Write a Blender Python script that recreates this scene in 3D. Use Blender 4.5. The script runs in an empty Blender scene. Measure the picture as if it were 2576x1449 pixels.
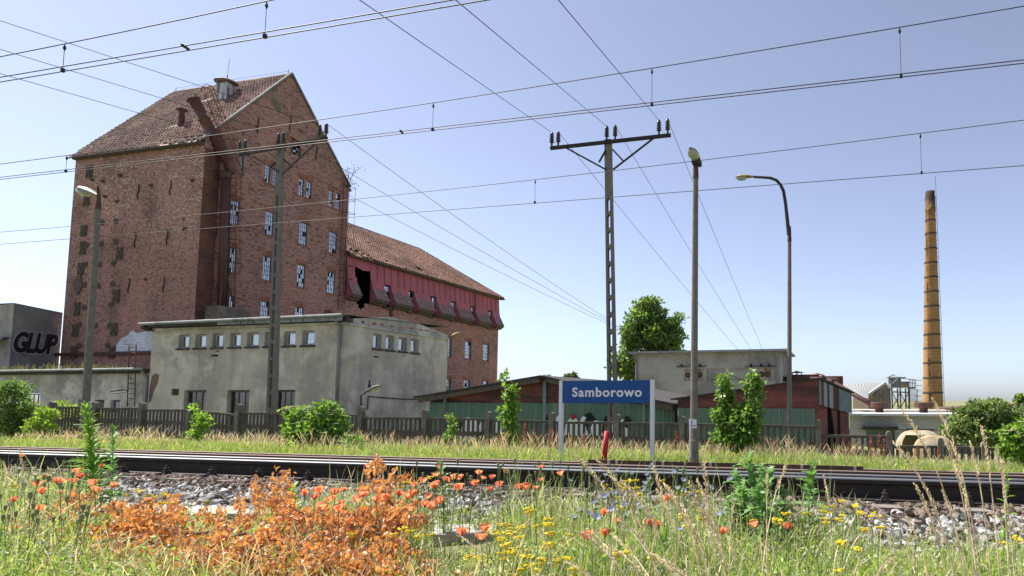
import bpy, math, random
import numpy as np
from mathutils import Vector, Matrix

random.seed(7)
rng = np.random.default_rng(11)
S = bpy.context.scene
COL = S.collection
R = math.radians

# ------------------------------------------------------------------ camera, sky, sun, exposure
EYE = 0.95
FPX, PPX, PPY, WPX, HPX = 1620.0, 1700.0, 868.0, 2576.0, 1449.0
YAW, PITCH = math.atan(420 / 1625.0), math.atan(135 / 1620.0)
cam_d = bpy.data.cameras.new('camera')
cam = bpy.data.objects.new('camera', cam_d)
COL.objects.link(cam)
cam.location = (0, 0, EYE)
cam.rotation_euler = (R(90) + PITCH, 0, YAW)
cam_d.sensor_width = 36
cam_d.lens = FPX / WPX * 36
cam_d.shift_x = (WPX / 2 - PPX) / WPX
cam_d.shift_y = (PPY - HPX / 2) / WPX
cam_d.clip_start = 0.05
cam_d.clip_end = 5000
S.camera = cam

SUN_EL, SUN_B = R(54), R(9)          # sun stands to the left, slightly behind the facades
to_sun = Vector((-math.cos(SUN_EL) * math.cos(SUN_B), math.cos(SUN_EL) * math.sin(SUN_B), math.sin(SUN_EL)))
world = bpy.data.worlds.new('World')
S.world = world
world.use_nodes = True
wn = world.node_tree
wn.nodes.clear()
sky = wn.nodes.new('ShaderNodeTexSky')
sky.sky_type = 'NISHITA'
sky.sun_disc = False
sky.sun_elevation = SUN_EL
sky.sun_rotation = math.atan2(to_sun.x, to_sun.y)
sky.altitude = 100
sky.air_density = 0.8
sky.dust_density = 0.7
sky.ozone_density = 8.0
bg = wn.nodes.new('ShaderNodeBackground')
bg.inputs['Strength'].default_value = 0.097
wo = wn.nodes.new('ShaderNodeOutputWorld')
wb_ = wn.nodes.new('ShaderNodeHueSaturation')
wb_.inputs['Saturation'].default_value = 0.63
wn.links.new(sky.outputs[0], wb_.inputs['Color'])
wm_ = wn.nodes.new('ShaderNodeMix')                 # white balance
wm_.data_type = 'RGBA'
wm_.blend_type = 'MULTIPLY'
wm_.inputs[0].default_value = 1.0
wm_.inputs[7].default_value = (1.0, 0.975, 1.0, 1.0)
wn.links.new(wb_.outputs[0], wm_.inputs[6])
wn.links.new(wm_.outputs[2], bg.inputs[0])
wn.links.new(bg.outputs[0], wo.inputs[0])
sun_d = bpy.data.lights.new('sun', 'SUN')
sun_d.energy = 5.0
sun_d.angle = R(0.53)
sun_d.color = (1.0, 0.95, 0.87)
sun = bpy.data.objects.new('sun', sun_d)
COL.objects.link(sun)
sun.rotation_euler = to_sun.to_track_quat('Z', 'Y').to_euler()
sun.location = (-30, 5, 60)
S.view_settings.view_transform = 'Standard'
S.view_settings.look = 'None'
S.view_settings.exposure = 1.02
S.view_settings.gamma = 1.0
S.cycles.max_bounces = 6
S.cycles.transparent_max_bounces = 6

# ------------------------------------------------------------------ survey: a sight line from the photo met with a plane of the place
_fw = np.array([-math.sin(YAW) * math.cos(PITCH), math.cos(YAW) * math.cos(PITCH), math.sin(PITCH)])
_rt = np.array([math.cos(YAW), math.sin(YAW), 0.0])
_up = np.cross(_rt, _fw)
_c = np.array([0, 0, EYE])

def ray(x, y):
    return _fw * FPX + _rt * (x - PPX) + _up * (PPY - y)

def un(x, y, X=None, Y=None, Z=None):
    r = ray(x, y)
    if X is not None: t = X / r[0]
    elif Y is not None: t = Y / r[1]
    else: t = (Z - EYE) / r[2]
    return Vector(_c + r * t)

def unp(x, y, p, n):
    r = ray(x, y); n = np.array(n, float); p = np.array(p, float)
    return Vector(_c + r * (n @ (p - _c)) / (n @ r))

def zoom(x0, y0, k):                  # coordinates read in an enlarged crop of the photo
    return lambda x, y: (x0 / 1.39752 + x * k / 1.39752, y0 / 1.39752 + y * k / 1.39752)
Z1 = zoom(200, 200, .42784); Z2 = zoom(200, 700, .42784); Z3 = zoom(0, 1000, .34938)
Z4 = zoom(500, 1050, .42718); Z5 = zoom(1150, 750, .27195); Z6 = zoom(1450, 1150, .3882)
Z7 = zoom(2200, 1150, .3882); Z8 = zoom(2800, 1200, .31056)
G5 = zoom(750, 560, .39339); G6 = zoom(1500, 1000, .2761)
FA = zoom(0, 1400, .43137); FB = zoom(1000, 1450, .39683); FC = zoom(1800, 1450, .39683); FD = zoom(2600, 1450, .39683)

# ------------------------------------------------------------------ materials
MATS = {}
class NT:
    def __init__(s, name):
        s.m = bpy.data.materials.new(name); s.m.use_nodes = True
        s.t = s.m.node_tree; s.t.nodes.clear()
    def n(s, typ, ins=None, **props):
        nd = s.t.nodes.new('ShaderNode' + typ)
        for k, v in props.items(): setattr(nd, k, v)
        for k, v in (ins or {}).items():
            if isinstance(v, bpy.types.NodeSocket): s.t.links.new(v, nd.inputs[k])
            else: nd.inputs[k].default_value = v
        return nd
    def pos(s): return s.n('NewGeometry').outputs['Position']
    def sep(s, v):
        q = s.n('SeparateXYZ', {0: v}); return q.outputs[0], q.outputs[1], q.outputs[2]
    def comb(s, x=0.0, y=0.0, z=0.0): return s.n('CombineXYZ', {0: x, 1: y, 2: z}).outputs[0]
    def math(s, op, a, b=0.0, c=0.0): return s.n('Math', {0: a, 1: b, 2: c}, operation=op).outputs[0]
    def noise(s, scale, detail=4, vec=None, rough=.6, dist=0.0):
        i = {'Scale': scale, 'Detail': detail, 'Roughness': rough, 'Distortion': dist}
        if vec is not None: i['Vector'] = vec
        return s.n('TexNoise', i).outputs['Fac']
    def scl(s, v, x, y, z): return s.n('VectorMath', {0: v, 1: (x, y, z)}, operation='MULTIPLY').outputs[0]
    def ramp(s, f, stops):
        nd = s.n('ValToRGB', {0: f}); e = nd.color_ramp.elements
        while len(e) < len(stops): e.new(0.5)
        for q, (p, c) in zip(e, stops):
            q.position = p; q.color = (c, c, c, 1) if not hasattr(c, '__len__') else (*c[:3], 1)
        return nd.outputs[0]
    def mix(s, f, a, b, mode='MIX'):
        nd = s.n('Mix', data_type='RGBA', blend_type=mode)
        for k, v in ((0, f), (6, a), (7, b)):
            if isinstance(v, bpy.types.NodeSocket): s.t.links.new(v, nd.inputs[k])
            else: nd.inputs[k].default_value = v if k == 0 else (*v[:3], 1)
        return nd.outputs[2]
    def bump(s, h, strength=.3, dist=.02):
        return s.n('Bump', {'Height': h, 'Strength': strength, 'Distance': dist}).outputs[0]
    def out(s, sh):
        s.n('OutputMaterial', {0: sh}); MATS[s.m.name] = s.m; return s.m
    def pbr(s, col, rough=.8, metal=0.0, nrm=None, spec=.35):
        i = {'Base Color': col if isinstance(col, bpy.types.NodeSocket) else (*col[:3], 1), 'Roughness': rough, 'Metallic': metal, 'Specular IOR Level': spec}
        if nrm is not None: i['Normal'] = nrm
        return s.out(s.n('BsdfPrincipled', i).outputs[0])

def plain(name, c, var=.25, scale=3.0, rough=.8, metal=0.0, bump=.15, dark=None, spec=.3):
    t = NT(name); p = t.pos()
    f = t.ramp(t.noise(scale, 6, p), [(.3, 0), (.7, 1)])
    d = dark or tuple(x * (1 - var) for x in c)
    l = tuple(min(1, x * (1 + var)) for x in c)
    fine = t.noise(scale * 12, 3, p)
    col = t.mix(f, d, l)
    col = t.mix(t.math('MULTIPLY', fine, .35), col, tuple(x * .45 for x in c))
    return t.pbr(col, rough, metal, t.bump(fine, bump, .01), spec)

def wall_uv(t):
    x, y, z = t.sep(t.pos())
    return t.comb(t.math('ADD', x, y), z, 0.0), x, y, z

def brick_mat(name, c1, c2, mortar, bw=.26, bh=.078, light=None, stain=.75, flecks=.0, seed=0.0, dk=.75):
    t = NT(name); uv, x, y, z = wall_uv(t); p = t.pos()
    b = t.n('TexBrick', {'Vector': uv, 'Color1': (*c1, 1), 'Color2': (*c2, 1), 'Mortar': (*mortar, 1), 'Scale': 1.0, 'Mortar Size': .0085,
                         'Mortar Smooth': .3, 'Bias': -.15, 'Brick Width': bw, 'Row Height': bh})
    col = b.outputs['Color']
    # single bricks differ: cell noise stretched to the brick format
    cell = t.n('TexWhiteNoise', {'Vector': t.n('VectorMath', {0: t.scl(uv, 1 / bw, 1 / bh, 1)}, operation='FLOOR').outputs[0]}, noise_dimensions='3D').outputs['Value']
    col = t.mix(t.ramp(cell, [(.6, 0), (.95, dk)]), col, tuple(v * .32 for v in c1))
    if flecks:
        zone = t.ramp(t.noise(.16, 4, t.n('VectorMath', {0: p, 1: (seed, 0, 3.0)}, operation='ADD').outputs[0]), [(.42, 0), (.62, 1)])
        hi = t.ramp(z, [(0, 0), (1, 1)])
        up = t.math('SMOOTHSTEP' if False else 'MULTIPLY', t.n('MapRange', {0: z, 1: 9.0, 2: 12.5, 3: .25, 4: 1.0}).outputs[0], zone)
        col = t.mix(t.math('MULTIPLY', t.ramp(cell, [(.04, 1), (.26, 0)]), t.math('MULTIPLY', up, flecks)), col, (.60, .53, .47))
    big = t.noise(.35, 8, t.scl(p, 1, 1, .45), .65)
    col = t.mix(t.math('MULTIPLY', t.ramp(big, [(.5, 0), (.74, 1)]), stain), col, (.045, .034, .03))
    big2 = t.noise(.22, 5, t.n('VectorMath', {0: p, 1: (17.0, seed, 5.0)}, operation='ADD').outputs[0])
    col = t.mix(t.ramp(big2, [(.48, 0), (.72, .38)]), col, light or tuple(min(1, v * 1.5) for v in c2))
    return t.pbr(col, .9, 0, t.bump(t.math('SUBTRACT', t.noise(26, 3, p), t.math('MULTIPLY', b.outputs['Fac'], 1.0)), .5, .01), .2)

brick_mat('brick_front', (.32, .15, .112), (.40, .205, .155), (.30, .235, .2), flecks=.8, stain=.8, bw=.14)
brick_mat('brick_side', (.30, .132, .098), (.385, .18, .135), (.48, .415, .365), stain=.5, seed=4.0)
brick_mat('brick_wing', (.33, .145, .105), (.41, .19, .14), (.46, .39, .345), stain=.4, seed=9.0)
brick_mat('brick_arch', (.33, .13, .085), (.40, .18, .125), (.16, .10, .08), bw=.09, bh=.30, stain=.3)
brick_mat('whitewashed_brick', (.60, .62, .67), (.72, .74, .79), (.07, .055, .05), bw=.3, bh=.11, stain=.7, dk=.4)
brick_mat('white_brick', (.50, .51, .48), (.60, .60, .56), (.22, .22, .21), bw=.26, bh=.085, stain=.2, light=(.55, .55, .5), dk=.12)

def plaster(name, c, light, dark, streak=.5):
    t = NT(name); uv, x, y, z = wall_uv(t); p = t.pos()
    f = t.noise(.45, 9, p, .68, .3)
    col = t.mix(t.ramp(f, [(.41, 0), (.58, 1)]), dark, c)
    f2 = t.noise(.8, 8, t.n('VectorMath', {0: p, 1: (31.0, 7.0, 2.0)}, operation='ADD').outputs[0], .62)
    col = t.mix(t.ramp(f2, [(.5, 0), (.62, .8)]), col, light)
    st = t.noise(1.5, 5, t.scl(p, 1, 1, .12), .6)
    col = t.mix(t.math('MULTIPLY', t.ramp(st, [(.5, 0), (.75, 1)]), streak), col, tuple(v * .55 for v in dark))
    g = t.noise(40, 3, p)
    col = t.mix(t.math('MULTIPLY', t.ramp(g, [(.4, 0), (.8, 1)]), .35), col, tuple(v * .5 for v in c))
    return t.pbr(col, .92, 0, t.bump(t.math('ADD', g, f), .35, .02), .15)
plaster('plaster_grey', (.50, .46, .385), (.64, .595, .50), (.34, .315, .27), .45)
plaster('plaster_annex', (.48, .46, .41), (.6, .58, .52), (.27, .25, .22), .6)
plaster('plaster_dark', (.24, .23, .215), (.3, .285, .265), (.15, .14, .13), .4)
plaster('plaster_block', (.42, .395, .345), (.44, .41, .37), (.25, .235, .21), .3)
plaster('plaster_beige', (.30, .22, .16), (.36, .28, .2), (.16, .13, .1), .6)

def tile_mat(name, cols, moss=0.0):
    t = NT(name); p = t.pos()
    cell = t.n('TexWhiteNoise', {'Vector': t.n('VectorMath', {0: t.scl(p, 3.6, 3.6, 3.6)}, operation='FLOOR').outputs[0]}, noise_dimensions='3D').outputs['Value']
    col = t.ramp(cell, [(i / (len(cols) - 1), c) for i, c in enumerate(cols)])
    z = t.noise(.32, 6, p)
    col = t.mix(t.ramp(z, [(.42, 0), (.62, .75)]), col, tuple(v * .32 for v in cols[0]))
    col = t.mix(t.ramp(t.noise(9, 4, p), [(.5, 0), (.75, .6)]), col, (.06, .05, .04))
    if moss: col = t.mix(t.math('MULTIPLY', t.ramp(t.noise(1.3, 7, p, .7), [(.58, 0), (.64, 1)]), moss), col, (.42, .31, .12))
    return t.pbr(col, .75, 0, t.bump(t.noise(30, 3, p), .3, .01), .3)
tile_mat('tile_dark', [(.24, .11, .085), (.28, .14, .11), (.38, .23, .18), (.46, .32, .26)], .8)  # random tile tones; the pale pinkish ones stand for highlights
tile_mat('tile_red', [(.27, .115, .07), (.30, .15, .10), (.38, .225, .155), (.24, .115, .08)])

def rusty(name, c, rust=(.12, .045, .025), amt=.5, scale=1.2, rough=.7, metal=0.0, streak=(1, 1, .25)):
    t = NT(name); p = t.pos()
    f = t.noise(scale, 9, t.scl(p, *streak), .68)
    col = t.mix(t.ramp(f, [(.62 - amt * .3, 0), (.72 - amt * .22, 1)]), c, rust)
    g = t.noise(scale * 9, 4, p)
    col = t.mix(t.math('MULTIPLY', g, .45), col, tuple(v * .4 for v in c))
    return t.pbr(col, rough, metal, t.bump(g, .25, .01), .35)
rusty('red_sheet', (.47, .13, .155), (.36, .11, .12), .35, .7)
rusty('hood_sheet', (.27, .15, .13), (.45, .38, .35), .45, 2.6, .55, 0, (3, 3, .3))
rusty('rust', (.115, .05, .035), (.05, .028, .024), .55, 1.5)
rusty('rust_pipe', (.10, .038, .032), (.17, .085, .055), .3, 1.5, .55)
rusty('rust_orange', (.20, .075, .035), (.10, .045, .03), .4, 2.0)
rusty('green_sheet', (.115, .215, .15), (.27, .26, .19), .42, 2.4, .6, 0, (4.5, 4.5, .12))
rusty('red_shed', (.24, .075, .06), (.08, .038, .033), .6, 1.3, .8, 0, (.5, .5, 2.2))
rusty('teal_sheet', (.19, .27, .27), (.10, .06, .04), .3, 1.8)
rusty('blue_sheet', (.30, .36, .42), (.13, .08, .05), .3, 1.8)
rusty('brown_sheet', (.13, .065, .035), (.06, .035, .03), .4, 1.8)
plaster('plaster_fallen', (.17, .12, .095), (.25, .19, .15), (.10, .075, .06), .4)
rusty('zinc', (.23, .25, .26), (.11, .11, .1), .4, 2.0, .55, .2)
rusty('chipped_white', (.60, .60, .60), (.10, .07, .05), .55, 2.2, .7, 0, (2, 2, .25))
rusty('rusty_white', (.45, .38, .32), (.16, .06, .035), .55, 3.5)
rusty('shell', (.40, .34, .24), (.22, .16, .07), .55, 1.6, .85, 0, (1, 1, 1))
plain('concrete_pole', (.185, .165, .14), .25, 7, .92, bump=.5)
plain('concrete_post', (.22, .192, .155), .3, 4, .95, bump=.4, dark=(.11, .096, .08))
plain('concrete_fence', (.125, .105, .083), .35, 3.5, .95, bump=.4, dark=(.07, .06, .048))
plain('sleeper_concrete', (.21, .18, .155), .25, 8, .95, bump=.4)
plain('slab', (.38, .365, .335), .15, 6, .9, bump=.3)
plain('rail_steel', (.034, .026, .021), .3, 12, .72, bump=.2)
plain('rail_rust', (.085, .048, .036), .3, 12, .8, bump=.2)
plain('fastening', (.055, .043, .038), .3, 20, .7, bump=.2)
t = NT('rail_polish'); t.pbr((.25, .245, .24), .5, .9)
t = NT('rail_dull'); t.pbr((.22, .16, .135), .65, .4)
plain('wire', (.02, .02, .022), .1, 3, .5, .6, .0)
plain('copper_wire', (.05, .042, .036), .1, 3, .65, .5, .0)
plain('arm_steel', (.035, .028, .026), .3, 8, .8)
plain('insulator', (.03, .016, .014), .1, 3, .15, spec=.6)
plain('roofing_felt', (.06, .055, .05), .35, 2, .9)
plain('timber', (.12, .09, .065), .35, 6, .9)
plain('window_frame_steel', (.10, .105, .11), .3, 8, .6)
plain('window_frame_white', (.42, .41, .38), .25, 9, .7)
plain('near_black', (.028, .02, .018), .35, 5, .85)
plain('anchor_plate', (.11, .088, .066), .4, 8, .85)
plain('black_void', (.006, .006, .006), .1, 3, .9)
plain('alu', (.72, .73, .74), .05, 6, .45, .2)
plain('sign_blue', (.005, .07, .25), .06, 3, .38)
plain('white_paint', (.78, .78, .78), .05, 6, .6)
plain('red_post', (.42, .02, .03), .2, 6, .55)
plain('black_paint', (.012, .012, .014), .1, 4, .7)
plain('purple_paint', (.36, .32, .38), .15, 4, .8)
plain('lamp_shell', (.27, .26, .22), .3, 6, .5, .3)
plain('lamp_ochre', (.30, .22, .08), .35, 6, .6)
plain('white_roof', (.62, .62, .60), .12, 3, .7)
plain('grey_roof', (.30, .30, .29), .15, 3, .5, .2)
plain('steel_green', (.085, .11, .10), .25, 5, .6)
plain('steel_grey', (.17, .19, .20), .25, 3, .55, .2)
plain('curtain', (.62, .64, .66), .15, 4, .9)
plain('bark', (.10, .075, .055), .35, 9, .95, bump=.5)
plain('twig', (.19, .13, .085), .3, 12, .9)
plain('soil', (.13, .105, .07), .35, 2.5, .95, bump=.6)
t = NT('chimney_brick'); p = t.pos(); x, y, z = t.sep(p)
ang = t.math('ARCTAN2', t.math('SUBTRACT', x, 11.4), t.math('SUBTRACT', 90.0, y))
uv = t.comb(t.math('MULTIPLY', ang, 1.1), z, 0.0)
b = t.n('TexBrick', {'Vector': uv, 'Color1': (.37, .195, .075, 1), 'Color2': (.45, .26, .11, 1), 'Mortar': (.14, .085, .045, 1), 'Scale': 1.0, 'Mortar Size': .02, 'Brick Width': .36, 'Row Height': .19})
soot = t.math('MULTIPLY', t.ramp(t.math('ABSOLUTE', t.math('ADD', ang, .42)), [(.05, 1), (.26, 0)]), t.ramp(t.noise(.9, 6, t.scl(p, 1, 1, .6)), [(.36, 0), (.6, 1)]))
top = t.n('MapRange', {0: t.math('ADD', z, t.math('MULTIPLY', t.noise(1.4, 6, p), 5.0)), 1: 27.0, 2: 30.3, 3: 0.0, 4: .93}).outputs[0]
col = t.mix(soot, b.outputs['Color'], (.022, .018, .015))
col = t.mix(top, col, (.02, .018, .017))
t.pbr(t.mix(t.ramp(t.noise(.6, 6, p), [(.5, 0), (.8, .5)]), col, (.15, .09, .045)), .85, 0, None, .2)
t = NT('dusty_sky_glass'); p = t.pos()
f = t.noise(2.2, 6, p)
d = t.n('BsdfDiffuse', {0: t.mix(f, (.28, .35, .47), (.46, .54, .66))}).outputs[0]  # dusty panes, with reflected sky blue painted into the diffuse colour
g = t.n('BsdfGlossy', {0: (.9, .93, 1, 1), 1: .12}).outputs[0]
t.out(t.n('MixShader', {0: .42, 1: d, 2: g}).outputs[0])
t = NT('clear_glass')
d = t.n('BsdfTransparent', {0: (.75, .8, .8, 1)}).outputs[0]
g = t.n('BsdfGlossy', {0: (1, 1, 1, 1), 1: .03}).outputs[0]
t.out(t.n('MixShader', {0: .3, 1: d, 2: g}).outputs[0])
t = NT('dark_glass')
d = t.n('BsdfTransparent', {0: (.35, .38, .38, 1)}).outputs[0]
g = t.n('BsdfGlossy', {0: (1, 1, 1, 1), 1: .04}).outputs[0]
t.out(t.n('MixShader', {0: .12, 1: d, 2: g}).outputs[0])
t = NT('lamp_glass')
t.pbr((.30, .33, .24), .12, 0, None, .8)
# ground: sandy soil and litter, grass-green further off
t = NT('ground'); p = t.pos()
c = t.mix(t.ramp(t.noise(1.1, 8, p), [(.4, 0), (.62, 1)]), (.17, .15, .085), (.30, .26, .18))
c = t.mix(t.ramp(t.noise(.13, 5, p), [(.38, 0), (.58, .8)]), c, (.16, .19, .075))
t.pbr(c, .95, 0, t.bump(t.noise(18, 5, p), .8, .04), .1)

def leafy(name, transl=.45, rough=.55, col=None, gloss=.06):
    t = NT(name)
    c = t.n('VertexColor', layer_name='Col').outputs[0] if col is None else None
    if col is not None:
        v = t.noise(19, 3, t.pos())
        c = t.mix(t.ramp(v, [(.32, 0), (.68, 1)]), tuple(x * .55 for x in col), tuple(min(1.0, x * 1.3) for x in col))
    d = t.n('BsdfDiffuse', {0: c}).outputs[0]
    tr = t.n('BsdfTranslucent', {0: t.mix(.5, c, t.mix(1.0, c, (1.0, 1.0, .55), 'MULTIPLY'))}).outputs[0]
    m = t.n('MixShader', {0: transl, 1: d, 2: tr}).outputs[0]
    g = t.n('BsdfGlossy', {0: (1, 1, 1, 1), 1: rough}).outputs[0]
    return t.out(t.n('MixShader', {0: gloss, 1: m, 2: g}).outputs[0])
leafy('leafy', .58, .5, None, .04)
leafy('stalky', .3)
leafy('stony_col', 0.0, .8, None, .02)
leafy('poppy_petal', .65, .6, (1.0, .33, .2), .03)
leafy('poppy_green', .35, .6, (.26, .34, .15), .04)
leafy('yellow_petal', .35, .6, (.92, .66, .03), .03)
leafy('blue_petal', .4, .6, (.36, .38, .60), .03)
leafy('dead_leaf', .4, .5, (.74, .34, .11), .06)
leafy('green_leaf', .55, .5, (.27, .47, .06), .03)
leafy('thistle_leaf', .5, .5, (.19, .36, .10), .03)
leafy('straw', .35, .6, (.90, .68, .50), .04)
leafy('sorrel_red', .4, .6, (.40, .115, .055), .03)
leafy('umbel_cream', .4, .7, (.60, .60, .36), .02)

# ------------------------------------------------------------------ mesh helpers
class MB:
    def __init__(s): s.v = []; s.f = []
    def add(s, vs, fs):
        o = len(s.v); s.v += [tuple(q) for q in vs]; s.f += [tuple(i + o for i in f) for f in fs]; return s
    def quad(s, *p): return s.add(p, [tuple(range(len(p)))])
    def box(s, x0, x1, y0, y1, z0, z1):
        return s.add([(x, y, z) for z in (z0, z1) for y in (y0, y1) for x in (x0, x1)],
                     [(0, 2, 3, 1), (4, 5, 7, 6), (0, 1, 5, 4), (2, 6, 7, 3), (0, 4, 6, 2), (1, 3, 7, 5)])
    def obox(s, c, ax, ay, az):       # oriented box: centre and three half axes
        c, ax, ay, az = map(Vector, (c, ax, ay, az))
        return s.add([c + ax * i + ay * j + az * k for k in (-1, 1) for j in (-1, 1) for i in (-1, 1)],
                     [(0, 2, 3, 1), (4, 5, 7, 6), (0, 1, 5, 4), (2, 6, 7, 3), (0, 4, 6, 2), (1, 3, 7, 5)])
    def bar(s, a, b, w, h=None, upv=(0, 0, 1)):
        a, b = Vector(a), Vector(b); d = (b - a); L = d.length; d.normalize()
        q = d.cross(Vector(upv))
        if q.length < 1e-4: q = d.cross(Vector((1, 0, 0)))
        q.normalize(); r = q.cross(d).normalized()
        return s.obox((a + b) / 2, d * L / 2, q * w / 2, r * (h or w) / 2)
    def tube(s, pts, r, n=8, cap=True):
        pts = [Vector(p) for p in pts]; rs = r if hasattr(r, '__len__') else [r] * len(pts)
        o = len(s.v); ref = None
        for i, p in enumerate(pts):
            d = (pts[min(i + 1, len(pts) - 1)] - pts[max(i - 1, 0)]).normalized()
            if ref is None:
                ref = d.cross(Vector((0, 0, 1)))
                if ref.length < 1e-3: ref = d.cross(Vector((0, 1, 0)))
            u = (ref - d * ref.dot(d)).normalized(); w = d.cross(u); ref = u
            for k in range(n):
                a = 2 * math.pi * k / n
                s.v.append(tuple(p + (u * math.cos(a) + w * math.sin(a)) * rs[i]))
        for i in range(len(pts) - 1):
            for k in range(n):
                k2 = (k + 1) % n
                s.f.append((o + i * n + k, o + i * n + k2, o + (i + 1) * n + k2, o + (i + 1) * n + k))
        if cap:
            s.f.append(tuple(o + k for k in range(n))[::-1]); e = o + (len(pts) - 1) * n
            s.f.append(tuple(e + k for k in range(n)))
        return s
    def lathe(s, prof, c=(0, 0, 0), n=16, axis=(0, 0, 1)):
        ax = Vector(axis).normalized(); u = ax.cross(Vector((0, 1, 0)))
        if u.length < 1e-3: u = ax.cross(Vector((1, 0, 0)))
        u.normalize(); w = ax.cross(u); c = Vector(c); o = len(s.v)
        for r, z in prof:
            for k in range(n):
                a = 2 * math.pi * k / n
                s.v.append(tuple(c + ax * z + (u * math.cos(a) + w * math.sin(a)) * max(r, 1e-4)))
        for i in range(len(prof) - 1):
            for k in range(n):
                k2 = (k + 1) % n
                s.f.append((o + i * n + k, o + i * n + k2, o + (i + 1) * n + k2, o + (i + 1) * n + k))
        return s
    def prism(s, poly, d):            # polygon (3d points) pushed along vector d
        poly = [Vector(p) for p in poly]; d = Vector(d); n = len(poly)
        return s.add(poly + [p + d for p in poly],
                     [tuple(range(n))[::-1], tuple(range(n, 2 * n))] + [(i, (i + 1) % n, n + (i + 1) % n, n + i) for i in range(n)])
    def mesh(s, name, off=(0, 0, 0), smooth=False):
        me = bpy.data.meshes.new(name)
        o = Vector(off)
        me.from_pydata([tuple(Vector(v) - o) for v in s.v], [], s.f)
        if smooth:
            me.polygons.foreach_set('use_smooth', [True] * len(me.polygons))
        me.update(); return me

def wloc(o):
    v = Vector((0, 0, 0))
    while o is not None: v += o.location; o = o.parent
    return v

def link(name, me, mat, parent=None, loc=None):
    if mat is not None:
        me.materials.clear(); me.materials.append(MATS[mat])
    o = bpy.data.objects.new(name, me); COL.objects.link(o)
    if parent is not None: o.parent = parent
    if loc is not None: o.location = loc
    return o

def obj(name, mb, mat, parent=None, smooth=False):     # world-coordinate builder -> object with its origin at its parent's
    return link(name, mb.mesh(name, wloc(parent) if parent else (0, 0, 0), smooth), mat, parent)

def tag(o, label=None, cat=None, group=None, kind=None):
    if label: o['label'] = label
    if cat: o['category'] = cat
    if group: o['group'] = group
    if kind: o['kind'] = kind
    return o

def thing(name, label, cat, loc=(0, 0, 0), group=None):
    o = bpy.data.objects.new(name, None); COL.objects.link(o); o.location = loc
    o.empty_display_size = .2
    return tag(o, label, cat, group)

def copy_tree(o, parent=None):
    c = o.copy(); COL.objects.link(c); c.parent = parent
    for ch in o.children: copy_tree(ch, c)
    return c

def np_mesh(name, V, F, colr=None, smooth=False):
    V = np.asarray(V, np.float32).reshape(-1, 3); F = np.asarray(F, np.int32); m, k = F.shape
    me = bpy.data.meshes.new(name)
    me.vertices.add(len(V)); me.vertices.foreach_set('co', V.ravel())
    me.loops.add(m * k); me.loops.foreach_set('vertex_index', F.ravel())
    me.polygons.add(m)
    me.polygons.foreach_set('loop_start', np.arange(0, m * k, k, dtype=np.int32))
    try: me.polygons.foreach_set('loop_total', np.full(m, k, np.int32))
    except Exception: pass
    me.polygons.foreach_set('use_smooth', np.full(m, bool(smooth)))
    if colr is not None:
        at = me.attributes.new('Col', 'FLOAT_COLOR', 'POINT')
        c = np.ones((len(V), 4), np.float32); c[:, :3] = colr
        at.data.foreach_set('color', c.ravel())
    me.update(calc_edges=True)
    return me

def text_mesh(txt, size, extrude=.0, offset=0.0, spacing=1.0):
    cu = bpy.data.curves.new('lettering', 'FONT'); cu.body = txt; cu.size = size
    cu.extrude = extrude; cu.offset = offset; cu.align_x = 'CENTER'; cu.align_y = 'CENTER'; cu.space_character = spacing
    cu.resolution_u = 4
    o = bpy.data.objects.new('lettering', cu); COL.objects.link(o)
    dg = bpy.context.evaluated_depsgraph_get()
    me = bpy.data.meshes.new_from_object(o.evaluated_get(dg))
    bpy.data.objects.remove(o); bpy.data.curves.remove(cu)
    return me

def fit_text(txt, width, height, **kw):
    me = text_mesh(txt, 1.0, **kw)
    co = np.empty(len(me.vertices) * 3, np.float32); me.vertices.foreach_get('co', co); co = co.reshape(-1, 3)
    lo, hi = co.min(0), co.max(0)
    co[:, 0] = (co[:, 0] - (lo[0] + hi[0]) / 2) * width / (hi[0] - lo[0])
    co[:, 1] = (co[:, 1] - (lo[1] + hi[1]) / 2) * height / (hi[1] - lo[1])
    me.vertices.foreach_set('co', co.ravel()); me.update(); return me

def clip(poly, a, b, c):              # keep a*u + b*v <= c
    out = []
    for i in range(len(poly)):
        p, q = poly[i], poly[(i + 1) % len(poly)]
        dp, dq = a * p[0] + b * p[1] - c, a * q[0] + b * q[1] - c
        if dp <= 0: out.append(p)
        if dp * dq < 0:
            t = dp / (dp - dq); out.append((p[0] + (q[0] - p[0]) * t, p[1] + (q[1] - p[1]) * t))
    return out

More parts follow.
